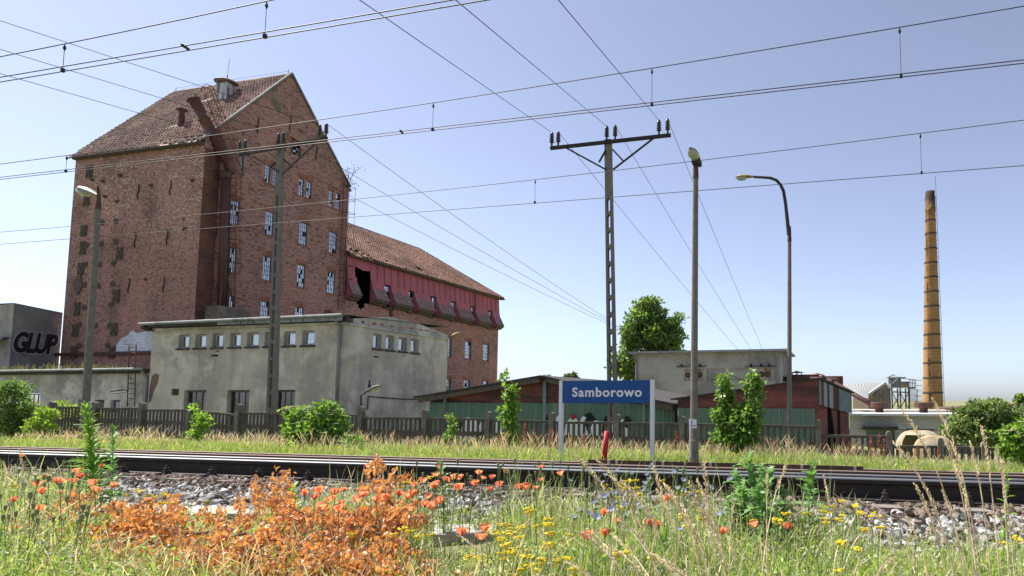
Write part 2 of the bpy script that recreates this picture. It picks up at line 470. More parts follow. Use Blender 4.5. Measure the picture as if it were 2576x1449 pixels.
def wall(mb, to3, u0, u1, v0, v1, holes, depth, planes=()):   # wall sheet with real openings and reveals; to3(u, v, d) -> point, d into the wall
    us = sorted({u0, u1, *[h[0] for h in holes], *[h[1] for h in holes]})
    vs = sorted({v0, v1, *[h[2] for h in holes], *[h[3] for h in holes]})
    us = [u for u in us if u0 <= u <= u1]; vs = [v for v in vs if v0 <= v <= v1]
    for i in range(len(us) - 1):
        for j in range(len(vs) - 1):
            cu, cv = (us[i] + us[i + 1]) / 2, (vs[j] + vs[j + 1]) / 2
            if any(h[0] < cu < h[1] and h[2] < cv < h[3] for h in holes): continue
            poly = [(us[i], vs[j]), (us[i + 1], vs[j]), (us[i + 1], vs[j + 1]), (us[i], vs[j + 1])]
            for pl in planes:
                poly = clip(poly, *pl)
                if len(poly) < 3: break
            if len(poly) >= 3: mb.quad(*[to3(u, v, 0) for u, v in poly])
    for h in holes:
        a, b, c, d = h[:4]
        sides = h[4] if len(h) > 4 else 'lrbt'
        if 'l' in sides: mb.quad(to3(a, c, 0), to3(a, d, 0), to3(a, d, depth), to3(a, c, depth))
        if 'r' in sides: mb.quad(to3(b, c, 0), to3(b, c, depth), to3(b, d, depth), to3(b, d, 0))
        if 'b' in sides: mb.quad(to3(a, c, 0), to3(a, c, depth), to3(b, c, depth), to3(b, c, 0))
        if 't' in sides: mb.quad(to3(a, d, 0), to3(b, d, 0), to3(b, d, depth), to3(a, d, depth))

_pane = {}
def window(parent, to3, a, b, c, d, cols, rows, depth, frame_mat, pane_mat, broken=.0, bar=.035, jit=.03, tilt=.05, name='window'):
    # frame with glazing bars is the window part; each pane is a sub-part
    mb = MB(); n = (to3(a, c, 1) - to3(a, c, 0)).normalized()
    du = (to3(b, c, 0) - to3(a, c, 0)).normalized(); dv = Vector((0, 0, 1))
    W, H = abs(b - a), d - c
    o = to3(a, c, depth)
    def bx(u0, u1, v0, v1, th):
        mb.obox(o + du * (u0 + u1) / 2 + dv * (v0 + v1) / 2, du * (u1 - u0) / 2, dv * (v1 - v0) / 2, n * th)
    e = bar * 1.3
    bx(0, e, 0, H, .04); bx(W - e, W, 0, H, .04); bx(e, W - e, 0, e, .04); bx(e, W - e, H - e, H, .04)
    cw, rh = (W - 2 * e) / cols, (H - 2 * e) / rows
    for i in range(1, cols): bx(e + i * cw - bar / 2, e + i * cw + bar / 2, e, H - e, .02)
    for j in range(1, rows): bx(e, W - e, e + j * rh - bar / 2, e + j * rh + bar / 2, .0185)
    w = link(name, mb.mesh(name, o), frame_mat, parent, o - wloc(parent))
    key = (round(cw, 2), round(rh, 2), pane_mat, round(du.x))
    if key not in _pane:
        q = MB(); q.obox((0, 0, 0), du * (cw - bar * .6) / 2, dv * (rh - bar * .6) / 2, n * .004); _pane[key] = q.mesh('pane'); _pane[key].materials.append(MATS[pane_mat])
    for i in range(cols):
        for j in range(rows):
            if random.random() < broken: continue
            po = bpy.data.objects.new('pane', _pane[key]); COL.objects.link(po); po.parent = w
            po.location = du * (e + (i + .5) * cw) + dv * (e + (j + .5) * rh) + n * .006
            po.rotation_euler = (random.uniform(-tilt, tilt), random.uniform(-tilt, tilt), random.uniform(-tilt, tilt) * .5)
    return w

def tiles(parent, o, du, dv, nu, nv, tw, tl, mat, lo, keep=lambda i, j: True, name='roof_tile'):
    # courses of pantiles on a slope: the 300 that show largest are parts, the rest one stuff part
    du, dv = Vector(du).normalized(), Vector(dv).normalized(); n = du.cross(dv).normalized()
    if n.z < 0: n = -n
    prof = [(-.5, .0), (-.3, .07), (-.05, .10), (.18, .05), (.5, -.015)]
    def tile_verts(c, k):
        vs = []
        for (a, h) in prof: vs.append(c + du * a * tw * 1.04 + n * (h + .075))
        for (a, h) in prof: vs.append(c + du * a * tw * 1.04 + dv * tl * 1.12 + n * (h + .005))
        for (a, h) in prof: vs.append(c + du * a * tw * 1.04 + n * (h + .02))
        return vs
    fs = [(i, i + 1, i + 6, i + 5) for i in range(4)] + [(i, i + 10, i + 11, i + 1) for i in range(4)]
    pm = MB(); pm.add(tile_verts(Vector((0, 0, 0)), 0), fs); pme = pm.mesh(name); pme.materials.append(MATS[mat])
    rest = MB(); cnt = 0; rl = wloc(parent)
    for j in range(nv):
        for i in range(nu):
            if not keep(i, j): continue
            c = Vector(o) + du * ((i + .5) * tw) + dv * (j * tl) + n * random.uniform(-.008, .012) + du * random.uniform(-.012, .012)
            if lo(i, j) and cnt < 300:
                t = bpy.data.objects.new(name, pme); COL.objects.link(t); t.parent = parent; t.location = c - rl
                t.rotation_euler = (random.uniform(-.02, .02), random.uniform(-.02, .02), random.uniform(-.03, .03)); cnt += 1
            else: rest.add(tile_verts(c, 0), fs)
    if rest.v: tag(obj('roof_tiling', rest, mat, parent), kind='stuff')

# ------------------------------------------------------------------ ground and railway
_GY = np.array([-60, 4.0, 4.35, 4.8, 7.6, 9.2, 12.0, 12.4, 13.5, 16.0, 17.5, 22.0, 30.0, 800])
_GZ = np.array([0, 0, .02, .155, -.12, -.24, -.50, -.52, -.47, -.6, -.74, -1.1, -1.2, -1.4])
def gz(X, Y):
    X = np.asarray(X, float); Y = np.asarray(Y, float)
    z = np.interp(Y, _GY, _GZ)
    z = z - np.clip((X + 1.0) / 4.0, 0, 3.0) * .2 * np.clip((Y - 12.5) / 5, 0, 1)
    z = z + np.where(Y < 4.1, .03 * np.sin(X * 1.7 + Y) + .02 * np.sin(X * 4.1 - Y * 2.3), 0)
    return z
xs = np.concatenate([np.linspace(-900, -60, 15), np.linspace(-56, -10, 24), np.linspace(-9.5, 5, 60), np.linspace(6, 40, 18), np.linspace(60, 900, 15)])
ys = np.concatenate([np.linspace(-60, 0, 8), np.linspace(.5, 4, 22), np.linspace(4.1, 18, 60), np.linspace(19, 40, 12), np.linspace(50, 900, 16)])
GX, GY_ = np.meshgrid(xs, ys)
V = np.stack([GX, GY_, gz(GX, GY_)], -1).reshape(-1, 3)
nx = len(xs); ii, jj = np.meshgrid(np.arange(nx - 1), np.arange(len(ys) - 1))
F = np.stack([jj * nx + ii, jj * nx + ii + 1, (jj + 1) * nx + ii + 1, (jj + 1) * nx + ii], -1).reshape(-1, 4)
tag(link('ground', np_mesh('ground', V, F, smooth=True), 'ground'), 'dry sandy ground with weeds on both sides of the tracks', kind='structure')

SL = -.0947                                        # both tracks are canted away from the camera
def rail_prof(y, z):                               # rail section, z = top of the head
    p = [(-.036, -.014), (-.034, -.003), (-.026, 0), (.026, 0), (.034, -.003), (.036, -.014), (.035, -.038), (.009, -.052), (.008, -.135), (.07, -.158), (.07, -.172), (-.07, -.172), (-.07, -.158), (-.008, -.135), (-.009, -.052), (-.035, -.038)]
    return [(y + a, z + b) for a, b in p]
def rail(parent, y, z, x0, x1, web, head):
    pr = rail_prof(y, z); n = len(pr)
    mb = MB(); mb.add([(x0, a, b) for a, b in pr] + [(x1, a, b) for a, b in pr],
                      [(i, (i + 1) % n, n + (i + 1) % n, n + i) for i in range(n)] + [tuple(range(n)), tuple(range(n, 2 * n))[::-1]])
    r = obj('rail', mb, web, parent)
    hb = MB(); q = [(-.0362, -.010), (-.034, -.002), (-.026, .0012), (.026, .0012), (.034, -.002), (.0362, -.010)]
    hb.add([(x0, y + a, z + b) for a, b in q] + [(x1, y + a, z + b) for a, b in q], [(i, i + 1, 7 + i, 6 + i) for i in range(5)])
    obj('running_surface', hb, head, r)
    return r
def track(label, ya, za, yb, zb, web, head, x0, x1, fast):
    tr = thing('railway_track', label, 'railway track', (0, ya, za - .19))
    rail(tr, ya, za, x0, x1, web, head); rail(tr, yb, zb, x0, x1, web, head)
    sl = (zb - za) / (yb - ya)
    mb = MB(); ym = (ya + yb) / 2; L = 1.3
    prof = [(-.13, -.20), (.13, -.20), (.115, -.02), (.095, 0), (-.095, 0), (-.115, -.02)]
    n = len(prof); dy = Vector((0, 1, sl)).normalized()
    mb.add([Vector((a, 0, b)) - dy * L for a, b in prof] + [Vector((a, 0, b)) + dy * L for a, b in prof],
           [(i, (i + 1) % n, n + (i + 1) % n, n + i) for i in range(n)] + [tuple(range(n))[::-1], tuple(range(n, 2 * n))])
    sme = mb.mesh('sleeper'); sme.materials.append(MATS['sleeper_concrete'])
    fb = MB(); fb.box(-.08, .08, -.16, -.01, .0, .016)          # ribbed base plate, clip, bolt and nut outside the rail foot
    fb.box(-.035, .035, -.125, -.055, .016, .045); fb.box(-.028, .028, -.118, -.062, .045, .062)
    fb.tube([(0, -.092, .03), (0, -.092, .115)], .011, 8); fb.tube([(0, -.092, .062), (0, -.092, .085)], .021, 6); fb.tube([(0, -.092, .085), (0, -.092, .092)], .026, 8)
    fb.box(-.075, -.05, -.15, -.105, .016, .04)
    fme = fb.mesh('rail_fastening'); fme.materials.append(MATS['fastening'])
    base = wloc(tr); k = 0
    x = x0 + .3
    while x < x1:
        s = bpy.data.objects.new('sleeper', sme); COL.objects.link(s); s.parent = tr
        s.location = Vector((x, ym, (za + zb) / 2 - .19)) - base
        if fast and -15 < x < 4:
            f = bpy.data.objects.new('rail_fastening', fme); COL.objects.link(f); f.parent = tr
            f.location = Vector((x, ya - .012, za - .188)) - base
        x += .6
    return tr
track('near railway track with polished rails, black web and bolted concrete sleepers', 5.4, .322, 6.9, .18, 'rail_steel', 'rail_polish', -30, 9, True)
track('second railway track behind the near one with dull rusty rails', 10.0, -.115, 11.5, -.235, 'rail_rust', 'rail_dull', -38, 10, False)
# guard rail with spacer blocks lying along the second track
g = thing('guard_rail', 'rusty guard rail with spacer blocks along the second track', 'guard rail', (-4, 11.42, -.4))
xa, xb = un(1480, 1160, Y=11.42).x, un(2172, 1180, Y=11.42).x
mb = MB(); mb.box(xa, xb, 11.40, 11.44, -.40, -.185); obj('bar', mb, 'rail_rust', g)
x = xa + .4; k = 0
while x < xb - .1:
    mb = MB(); mb.box(x, x + .045, 11.36, 11.40, -.33, -.181); obj('spacer_block', mb, 'slab', g)
    x += .16 if k % 2 == 0 else .72; k += 1

# ballast
def ico():
    t = (1 + 5 ** .5) / 2
    v = np.array([(-1, t, 0), (1, t, 0), (-1, -t, 0), (1, -t, 0), (0, -1, t), (0, 1, t), (0, -1, -t), (0, 1, -t), (t, 0, -1), (t, 0, 1), (-t, 0, -1), (-t, 0, 1)], float)
    v /= np.linalg.norm(v[0])
    f = np.array([(0, 11, 5), (0, 5, 1), (0, 1, 7), (0, 7, 10), (0, 10, 11), (1, 5, 9), (5, 11, 4), (11, 10, 2), (10, 7, 6), (7, 1, 8), (3, 9, 4), (3, 4, 2), (3, 2, 6), (3, 6, 8), (3, 8, 9), (4, 9, 5), (2, 4, 11), (6, 2, 10), (8, 6, 7), (9, 8, 1)])
    return v, f
IV, IF = ico()
def stone_shape():
    s = IV * rng.uniform(.4, 1.3, (12, 1)); s = s * np.array([1.25, 1.0, .72]) * rng.uniform(.8, 1.2, 3)
    a = rng.uniform(0, 6.28, 3)
    M = np.array(Matrix.Rotation(a[0], 3, 'X') @ Matrix.Rotation(a[1] * .15, 3, 'Y') @ Matrix.Rotation(a[2], 3, 'Z'))
    return s @ M.T
def stone_col(y, x):
    brown = rng.random() < np.clip((y - 4.55) / .35, .12, .92)
    if x < -6.9 and rng.random() < .6: brown = True
    if brown: return np.array([.15, .112, .088]) * rng.uniform(.6, 1.5)
    return np.array([.36, .35, .335]) * rng.uniform(.55, 1.4)
bed = MB()
bx_ = np.linspace(-32, 10, 60); prof = [(4.15, -.02), (4.45, .045), (4.75, .135), (5.0, .145), (7.6, -.10), (9.0, -.24), (12.2, -.54)]
for i in range(len(bx_)):
    for (yy, zz) in prof: bed.v.append((bx_[i], yy, zz + .012))
m = len(prof)
for i in range(len(bx_) - 1):
    for k in range(m - 1): bed.f.append((i * m + k, (i + 1) * m + k, (i + 1) * m + k + 1, i * m + k + 1))
ballast = tag(obj('ballast', bed, 'soil'), 'ballast bed of broken stone under the railway tracks', kind='structure')
shapes = [stone_shape() for _ in range(24)]
PY, PZ = [p[0] for p in prof], [p[1] for p in prof]
VV, FF, CC = [], [], []
single = []
N = 27000
sx = rng.uniform(-13, 8, N); sy = 4.12 + rng.random(N) ** .8 * 1.22
for i in range(N):
    x, y = sx[i], sy[i]
    ph = (x % .6) - .3
    if y > 4.86 and abs(ph) < .12: continue           # sleepers stay clear
    if y < 4.5 and rng.random() < .35: continue
    r = rng.uniform(.013, .036) * (1.15 if y < 4.75 else .9)
    z = np.interp(y, PY, PZ) + rng.uniform(.0, .035)
    if 4.25 < y < 4.85 and r > .031 and len(single) < 290 and (-7.5 < x < -4.6 or -.6 < x < 1.7): single.append((x, y, z, r)); continue
    s = shapes[i % 24] * r + np.array([x, y, z])
    FF.append(IF + 12 * len(VV)); VV.append(s); CC.append(np.repeat(stone_col(y, x)[None], 12, 0) * rng.uniform(.85, 1.15, (12, 1)))
tag(link('stones', np_mesh('stones', np.concatenate(VV), np.concatenate(FF), np.concatenate(CC)), 'stony_col', ballast), kind='stuff')
sm = {}
for i, (x, y, z, r) in enumerate(single):
    tone = 'd' if rng.random() < np.clip((y - 4.4) / .35, .25, .85) else 'l'
    key = (i % 12, tone, i % 3)
    if key not in sm:
        c = (np.array([.15, .112, .088]) if tone == 'd' else np.array([.40, .39, .375])) * (.7 + .3 * (i % 3))
        sm[key] = np_mesh('stone', shapes[i % 12], IF, np.repeat(c[None], 12, 0)); sm[key].materials.append(MATS['stony_col'])
    o = bpy.data.objects.new('stone', sm[key]); COL.objects.link(o); o.parent = ballast
    o.location = (x, y, z); o.scale = (r, r, r); o.rotation_euler = (0, 0, rng.uniform(0, 6.28))

# concrete cable slabs in the weeds
def slab(label, x0, x1, yt, yb):
    a, b, c, d = un(x0, yb, Z=.05), un(x1, yb, Z=.05), un(x1 + 5, yt, Z=.05), un(x0 + 12, yt, Z=.05)
    mb = MB(); mb.prism([a, b, c, d], (0, 0, -.1)); tag(obj('concrete_slab', mb, 'slab'), label, 'slab')
slab('long pale concrete slab on the ground beside the ballast', 268, 800, 1266, 1292)
slab('short pale concrete slab lying among yellow flowers', 1085, 1245, 1318, 1345)

# ------------------------------------------------------------------ concrete fence
FY = 17.5
posts = [(26, 1010), (134, 1011), (242, 1011), (360, 1013), (480, 1014), (602, 1016), (756, 1027), (910, 1022), (1071, 1030), (1230, 1035), (1389, 1037), (1553, 1042), (1717, 1047), (1885, 1054), (2058, 1056), (2236, 1085), (2365, 1101), (2475, 1112), (2600, 1115), (2740, 1120), (2890, 1124), (3050, 1128), (3220, 1132)]
ptop = [(1022, 1022), (1023, 1023), (1026, 1026), (1030, 1030), (1030, 1042), (1037, 1040), (1040, 1043), (1049, 1050), (1051, 1052), (1055, 1058), (1060, 1061), (1062, 1064), (1065, 1067), (1067, 1072), (1093, 1096), (1121, 1121), (1123, 1124), (1126, 1126), (1130, 1131), (1134, 1136), (1138, 1140), (1143, 1146)]
fence = thing('concrete_fence', 'weathered prefabricated concrete fence with slotted panels along the yard', 'fence', (0, FY, -.8))
fb_ = wloc(fence)
sl_m = MB(); sl_m.box(-.037, .037, -.018, .018, 0, .30); slat_me = sl_m.mesh('slat'); slat_me.materials.append(MATS['concrete_fence'])
nsl = 0; rest = MB()
for i, (x, y) in enumerate(posts):
    p = un(x, y, Y=FY); mb = MB()
    w = .075; prof = [(-w, -1.5), (w, -1.5), (w, -.1), (w * .8, -.03), (w * .3, 0), (-w * .3, 0), (-w * .8, -.03), (-w, -.1)]
    ln = random.uniform(-.012, .012)
    mb.prism([(p.x + a + ln * b, FY - .1, p.z + b) for a, b in prof], (0, .2, 0)); obj('post', mb, 'concrete_post', fence)
    if i == len(posts) - 1: break
    q = un(posts[i + 1][0], posts[i + 1][1], Y=FY)
    za, zb_ = un(x, ptop[i][0], Y=FY).z, un(posts[i + 1][0], ptop[i][1], Y=FY).z
    xa, xb = p.x + .075, q.x - .075; L = xb - xa
    f = lambda t, h: (xa + L * t, za + (zb_ - za) * t + h)
    pan = None
    for tier in (0, 1, 2):
        top = -.47 * tier
        mb = MB()
        for (h0, h1, ov) in ((top - .07, top, .045), (top - .465, top - .40, .04)):
            mb.prism([(f(0, h0)[0], FY - ov, f(0, h0)[1]), (f(1, h0)[0], FY - ov, f(1, h0)[1]), (f(1, h1)[0], FY - ov, f(1, h1)[1]), (f(0, h1)[0], FY - ov, f(0, h1)[1])], (0, 2 * ov, 0))
        for t0 in (0, 1 - .05 / L): 
            a, b = f(t0, top - .40), f(t0 + .05 / L, top - .07)
            mb.box(a[0], b[0], FY - .032, FY + .032, a[1], b[1])
        panel = obj('panel', mb, 'concrete_fence', fence)
        if tier == 2: continue
        ns = max(3, int(L / .158))
        for k in range(ns):
            t0 = (k + .75) / (ns + .5); a = f(t0, top - .40)
            if tier == 0 and nsl < 298:
                s = bpy.data.objects.new('slat', slat_me); COL.objects.link(s); s.parent = panel
                s.location = Vector((a[0], FY, a[1])) - fb_ ; s.scale = (random.uniform(.85, 1.15), 1, 1.13); nsl += 1
                s.rotation_euler = (0, random.uniform(-.02, .02), 0)
            else: rest.box(a[0] - .037, a[0] + .037, FY - .018, FY + .018, a[1], a[1] + .34)
tag(obj('slats', rest, 'concrete_fence', fence), kind='stuff')

# ------------------------------------------------------------------ brick mill tower
XG, YF = -42.69, 34.0
XL, YB, ZE, ZR, YR = -54.95, 47.5, 19.05, 26.97, 40.75
BASE = -1.3
mill = thing('brick_mill', 'tall derelict red brick mill tower with steep tiled roof and broken windows', 'building', ((XL + XG) / 2, (YF + YB) / 2, BASE))
side = lambda u, v, d: Vector((XG - d, u, v))
front = lambda u, v, d: Vector((u, YF + d, v))
def gbox(zf, x0, y0, x1, y1, X=XG):                # opening read in the photo -> (u0, u1, v0, v1) on the gable plane
    a, b = un(*zf(x0, y0), X=X), un(*zf(x1, y1), X=X); c = un(*zf((x0 + x1) / 2, (y0 + y1) / 2), X=X)
    return a.y, b.y, b.z, a.z
def fbox(zf, x0, y0, x1, y1, Y=YF):
    a, b = un(*zf(x0, y0), Y=Y), un(*zf(x1, y1), Y=Y)
    return a.x, b.x, b.z, a.z
rows = {1: (15.42, 13.55), 2: (11.88, 10.02), 3: (8.39, 6.5)}
cols_u = []
for (x0, x1) in ((148, 222), (462, 535), (770, 840), (1042, 1108)):
    cols_u.append((un(*G5(x0, 640), X=XG).y, un(*G5(x1, 640), X=XG).y))
big = [(a, b, rows[r][1], rows[r][0]) for r in rows for (a, b) in cols_u]
small = []
for (x0, x1, yt, yb) in ((232, 262, -20, 140), (460, 505, 60, 215), (533, 568, 92, 240), (768, 812, 170, 328), (838, 882, 195, 355), (1040, 1078, 272, 420), (1103, 1142, 295, 445)):
    a, b = un(*G5(x0, 200), X=XG).y, un(*G5(x1, 200), X=XG).y
    small.append((a, b, 17.15, 19.0))
zt = [un(*G5(790, 170), X=XG).z, un(*G5(790, 328), X=XG).z]
small = [(a, b, zt[1], zt[0]) for a, b, *_ in small]
arch = []
for (x0, x1, yt, yb) in ((1795, 1885, 640, 760), (1925, 2010, 670, 810)):
    a, b = un(*Z1(x0, 720), X=XG).y, un(*Z1(x1, 760), X=XG).y
    vb, vt = un(*Z1((x0 + x1) / 2, yb), X=XG).z, un(*Z1((x0 + x1) / 2, yt), X=XG).z
    arch.append((a, b, vb, vt))
arch_h = []
for k, (a, b, vb, vt) in enumerate(arch):
    # quarter-round heads leaning towards each other
    for q in range(8):
        u0, u1 = a + (b - a) * q / 8, a + (b - a) * (q + 1) / 8
        t = (q + .5) / 8; t = t if k == 0 else 1 - t
        arch_h.append((u0, u1, vb, vb + (vt - vb) * (.25 + .75 * math.sqrt(max(0, 1 - (1 - t) ** 2))), 'lrbt' if q in (0, 7) else 'bt'))
darks = []
for (zf, x0, y0, x1, y1) in ((Z1, 1290, 975, 1335, 1090), (Z2, 1275, 205, 1318, 315), (Z2, 1243, 600, 1288, 715), (Z1, 1290, 760, 1330, 850)):
    darks.append(gbox(zf, x0, y0, x1, y1))
mb = MB()
slope = (ZR - ZE) / (YR - YF); slope2 = (ZR - (ZE + .9)) / (YB - YR)
pl = [(-slope, 1, ZE - slope * YF + .25), (slope2, 1, ZR + slope2 * YR + .25)]
wall(mb, side, YF, YB, BASE, ZR + .3, big + small + arch_h + darks, .28, pl)
obj('gable_wall', mb, 'brick_side', mill)
mb = MB(); wall(mb, front, XL, XG, BASE, ZE, [], .2)
mb.quad((XL, YF, BASE), (XL, YF, ZE), (XL, YR, ZR), (XL, YB, ZE), (XL, YB, BASE)); mb.quad((XL, YB, BASE), (XL, YB, ZE), (XG, YB, ZE), (XG, YB, BASE))
obj('front_wall', mb, 'brick_front', mill)
# verge of the gable
mb = MB()
for (a, za, b, zb_) in ((YF - .25, ZE - .1, YR, ZR + .25), (YR, ZR + .25, YB + .1, ZE + .95)):
    mb.bar((XG + .02, a, za), (XG + .02, b, zb_), .22, .13)
obj('verge', mb, 'plaster_dark', mill)
# window heads, sills, frames and panes
def head_arch(u0, u1, v, h=.42):
    mb = MB(); mb.box(XG - .02, XG + .02, u0 - .16, u1 + .16, v + .02, v + h); obj('window_arch', mb, 'brick_arch', mill)
for w in big + small:
    head_arch(w[0], w[1], w[3])
    mb = MB(); mb.box(XG - .05, XG + .06, w[0] - .1, w[1] + .1, w[2] - .1, w[2] - .003); obj('sill', mb, 'brick_arch', mill)
for w in big: window(mill, side, w[0], w[1], w[2], w[3], 4, 5, .09, 'window_frame_steel', 'dusty_sky_glass', .14)
for w in small: window(mill, side, w[0], w[1], w[2], w[3], 2, 5, .09, 'window_frame_steel', 'dusty_sky_glass', .18)
w = arch[1]; window(mill, side, w[0] + .02, w[1] - .02, w[2], w[2] + (w[3] - w[2]) * .55, 3, 3, .2, 'window_frame_steel', 'dusty_sky_glass', .6)
w = arch[0]; mb = MB(); mb.box(XG - .25, XG - .2, w[0] - .1, w[1] - .25, w[2] - .1, w[3]); obj('blocked_opening', mb, 'plaster_beige', mill)
for (a, b, c, d) in darks:
    mb = MB(); mb.box(XG - .2, XG - .12, a - .02, b + .02, c - .02, d + .02); obj('dark_infill', mb, 'near_black', mill)  # near-black panels stand in for the dark of the open windows
mb = MB()
c0 = un(*Z1(1840, 800), X=XG)
for k in range(13):                                 # relieving arch over the pair of lunettes
    a = math.pi * (k + .5) / 13
    pc = Vector((XG + .012, c0.y + 1.0 - math.cos(a) * 1.05 - .35, c0.z + math.sin(a) * 1.45 + .15))
    mb.obox(pc, (.02, 0, 0), (0, -math.sin(a) * .12, -math.cos(a) * .0 + .0), (0, -math.cos(a) * .19, math.sin(a) * .19))
obj('lunette_arch', mb, 'brick_arch', mill)
mb = MB(); c0 = un(*Z1(1790, 365), X=XG)
mb.prism([(XG + .004, c0.y + a, c0.z + b) for a, b in ((-.45, .25), (-.1, .85), (.5, .6), (.62, -.2), (.45, -.9), (.1, -.55), (-.3, -.3))], (.02, 0, 0)); obj('bare_patch', mb, 'plaster_beige', mill)
# roof
fl = math.hypot(YR - YF, ZR - ZE)
mb = MB(); mb.quad((XL - .2, YF - .3, ZE - .3), (XG + .05, YF - .3, ZE - .3), (XG + .05, YR, ZR + .02), (XL - .2, YR, ZR + .02))
mb.quad((XL - .2, YR, ZR), (XG + .05, YR, ZR), (XG + .05, YB + .3, ZE + .6), (XL - .2, YB + .3, ZE + .6)); obj('roof', mb, 'tile_dark', mill)
rdv = Vector((0, YR - YF, ZR - ZE)).normalized(); rdn = Vector((0, -rdv.z, rdv.y))
nu, nv = 44, 27
gone = {(i, j) for i in range(29, 43) for j in range(0, 2) if random.random() < .45}
tiles(mill, Vector((XL - .15, YF, ZE)) - rdv * .38 + rdn * .03, (1, 0, 0), rdv, nu, nv, 12.4 / nu, (fl + .38) / nv, 'tile_dark', lambda i, j: j < 8, lambda i, j: (i, j) not in gone and random.random() > .004)
mb = MB()
for k in range(40): mb.tube([(XL + .02 + k * .305, YR, ZR + .1), (XL + .34 + k * .305, YR, ZR + .12)], .13, 8)
obj('ridge_tiles', mb, 'tile_dark', mill)
mb = MB(); mb.tube([(XL - .3, YF - .42, ZE - .36), (XG - .3, YF - .42, ZE - .40)], .055, 8); obj('gutter', mb, 'roofing_felt', mill)
mb = MB(); mb.box(XL, XG, YF - .25, YF - .003, ZE - .42, ZE - .3); obj('eaves_board', mb, 'timber', mill)
# roof vent box with disc cap, flue, lightning rod
rp, rn = (0, YF, ZE), tuple(rdn)
b0 = unp(*Z1(1350, 368), rp, rn)
mb = MB(); w = .56; mb.box(b0.x - w, b0.x + w, b0.y - .1, b0.y + .75, b0.z - .3, b0.z + 1.5)
v = obj('roof_vent', mb, 'chipped_white', mill)
mb = MB(); mb.lathe([(.0, .3), (.45, .24), (.82, .07), (.84, .03), (.8, .0), (.1, .02)], (b0.x, b0.y + .33, b0.z + 1.68), 20); mb.box(b0.x - .4, b0.x + .4, b0.y + .02, b0.y + .6, b0.z + 1.45, b0.z + 1.7); obj('vent_cap', mb, 'lamp_shell', v, True)
mb = MB(); mb.tube([un(*Z1(1392, 245), Y=b0.y + .6), un(*Z1(1402, 150), Y=b0.y + .6)], .035, 6); mb.tube([un(*Z1(1402, 150), Y=b0.y + .6), un(*Z1(1420, 18), Y=b0.y + .6)], .014, 5); obj('lightning_rod', mb, 'arm_steel', mill)
f0 = unp(*Z1(1018, 578), rp, rn)
mb = MB(); mb.lathe([(.21, -.2), (.21, .9), (.19, .92), (.19, 1.2)], f0, 14); mb.lathe([(.0, 1.42), (.36, 1.36), (.37, 1.3), (.24, 1.28), (.2, 1.15)], f0, 14)
obj('roof_flue', mb, 'rust_pipe', mill)
mb = MB(); q = unp(*Z1(945, 600), rp, rn); mb.prism([q + Vector(d) + rdn * .1 for d in ((-.6, 0, 0), (.5, 0, 0), (.75, .35 * rdv.y, .35 * rdv.z), (.6, .8 * rdv.y, .8 * rdv.z), (.1, .7 * rdv.y, .7 * rdv.z))], rdn * .05); obj('flashing', mb, 'slab', mill)
mb = MB(); q = unp(*Z1(1235, 375), rp, rn); mb.prism([q + rdn * .12 + Vector((a, b * rdv.y, b * rdv.z)) for a, b in ((-.5, -.1), (.35, -.15), (.5, .35), (-.2, .4))], rdn * .04); obj('flashing', mb, 'slab', mill)
mb = MB(); mb.tube([(XL + .2, YR, ZR + .5), (XG - .3, YR, ZR + .45)], .012, 4); mb.tube([(XL + .2, YR, ZR), (XL + .2, YR, ZR + .55)], .02, 5); mb.tube([(XG - .3, YR, ZR), (XG - .3, YR, ZR + .6)], .02, 5); obj('ridge_wire', mb, 'arm_steel', mill)
# wall anchors
for (x0, y0, x1, y1, zf) in ((252, 898, 292, 990, Z1), (232, 1135, 268, 1222, Z1), (207, 213, 245, 305, Z2), (200, 350, 235, 455, Z2), (183, 525, 220, 622, Z2), (155, 850, 190, 955, Z2), (137, 1030, 178, 1130, Z2), (125, 1210, 165, 1312, Z2), (498, 397, 540, 500, Z2), (470, 745, 512, 850, Z2), (452, 1018, 495, 1120, Z2), (440, 1210, 480, 1310, Z2)):
    a, b, c, d = fbox(zf, x0, y0, x1, y1); mb = MB(); mb.box(a, b, YF - .09, YF - .004, c, d)
    mb.bar((a + .05, YF - .11, c + .05), (b - .05, YF - .11, d - .05), .07, .05, (0, 1, 0)); mb.bar((b - .05, YF - .115, c + .05), (a + .05, YF - .115, d - .05), .07, .05, (0, 1, 0))
    obj('anchor_plate', mb, 'anchor_plate', mill)
q = un(*Z2(185, 705), Y=YF); mb = MB(); mb.prism([(q.x - .6, YF - .1, q.z + .1), (q.x - .05, YF - .1, q.z - .75), (q.x + .45, YF - .1, q.z - .1), (q.x + .05, YF - .1, q.z + .85)], (0, .09, 0)); obj('anchor_plate', mb, 'anchor_plate', mill)
for (x, y) in ((250, 380), (367, 367), (487, 350), (240, 537), (357, 537), (467, 528), (227, 705), (340, 712), (459, 695), (228, 890), (448, 867), (318, 1040), (436, 1040), (190, 1028), (188, 1205), (420, 1200), (378, 195), (490, 182), (735, 660), (1058, 242)):
    q = un(*Z2(x, y), Y=YF); r = .21 if x < 500 else .12
    mb = MB(); mb.lathe([(.03, .16), (.06, .15), (.07, .09), (r * .8, .085), (r, .05), (r, .004)], q, 14, (0, -1, 0)); obj('wall_washer', mb, 'anchor_plate', mill)
for (x, y) in ((527, 975), (385, 1025), (298, 1012), (780, 1058), (402, 1150), (503, 1190), (1118, 1018)):
    q = un(*Z1(x, y), Y=YF); mb = MB(); mb.lathe([(.03, .2), (.1, .18), (.12, .004)], q, 10, (0, -1, 0)); obj('wall_washer', mb, 'anchor_plate', mill)
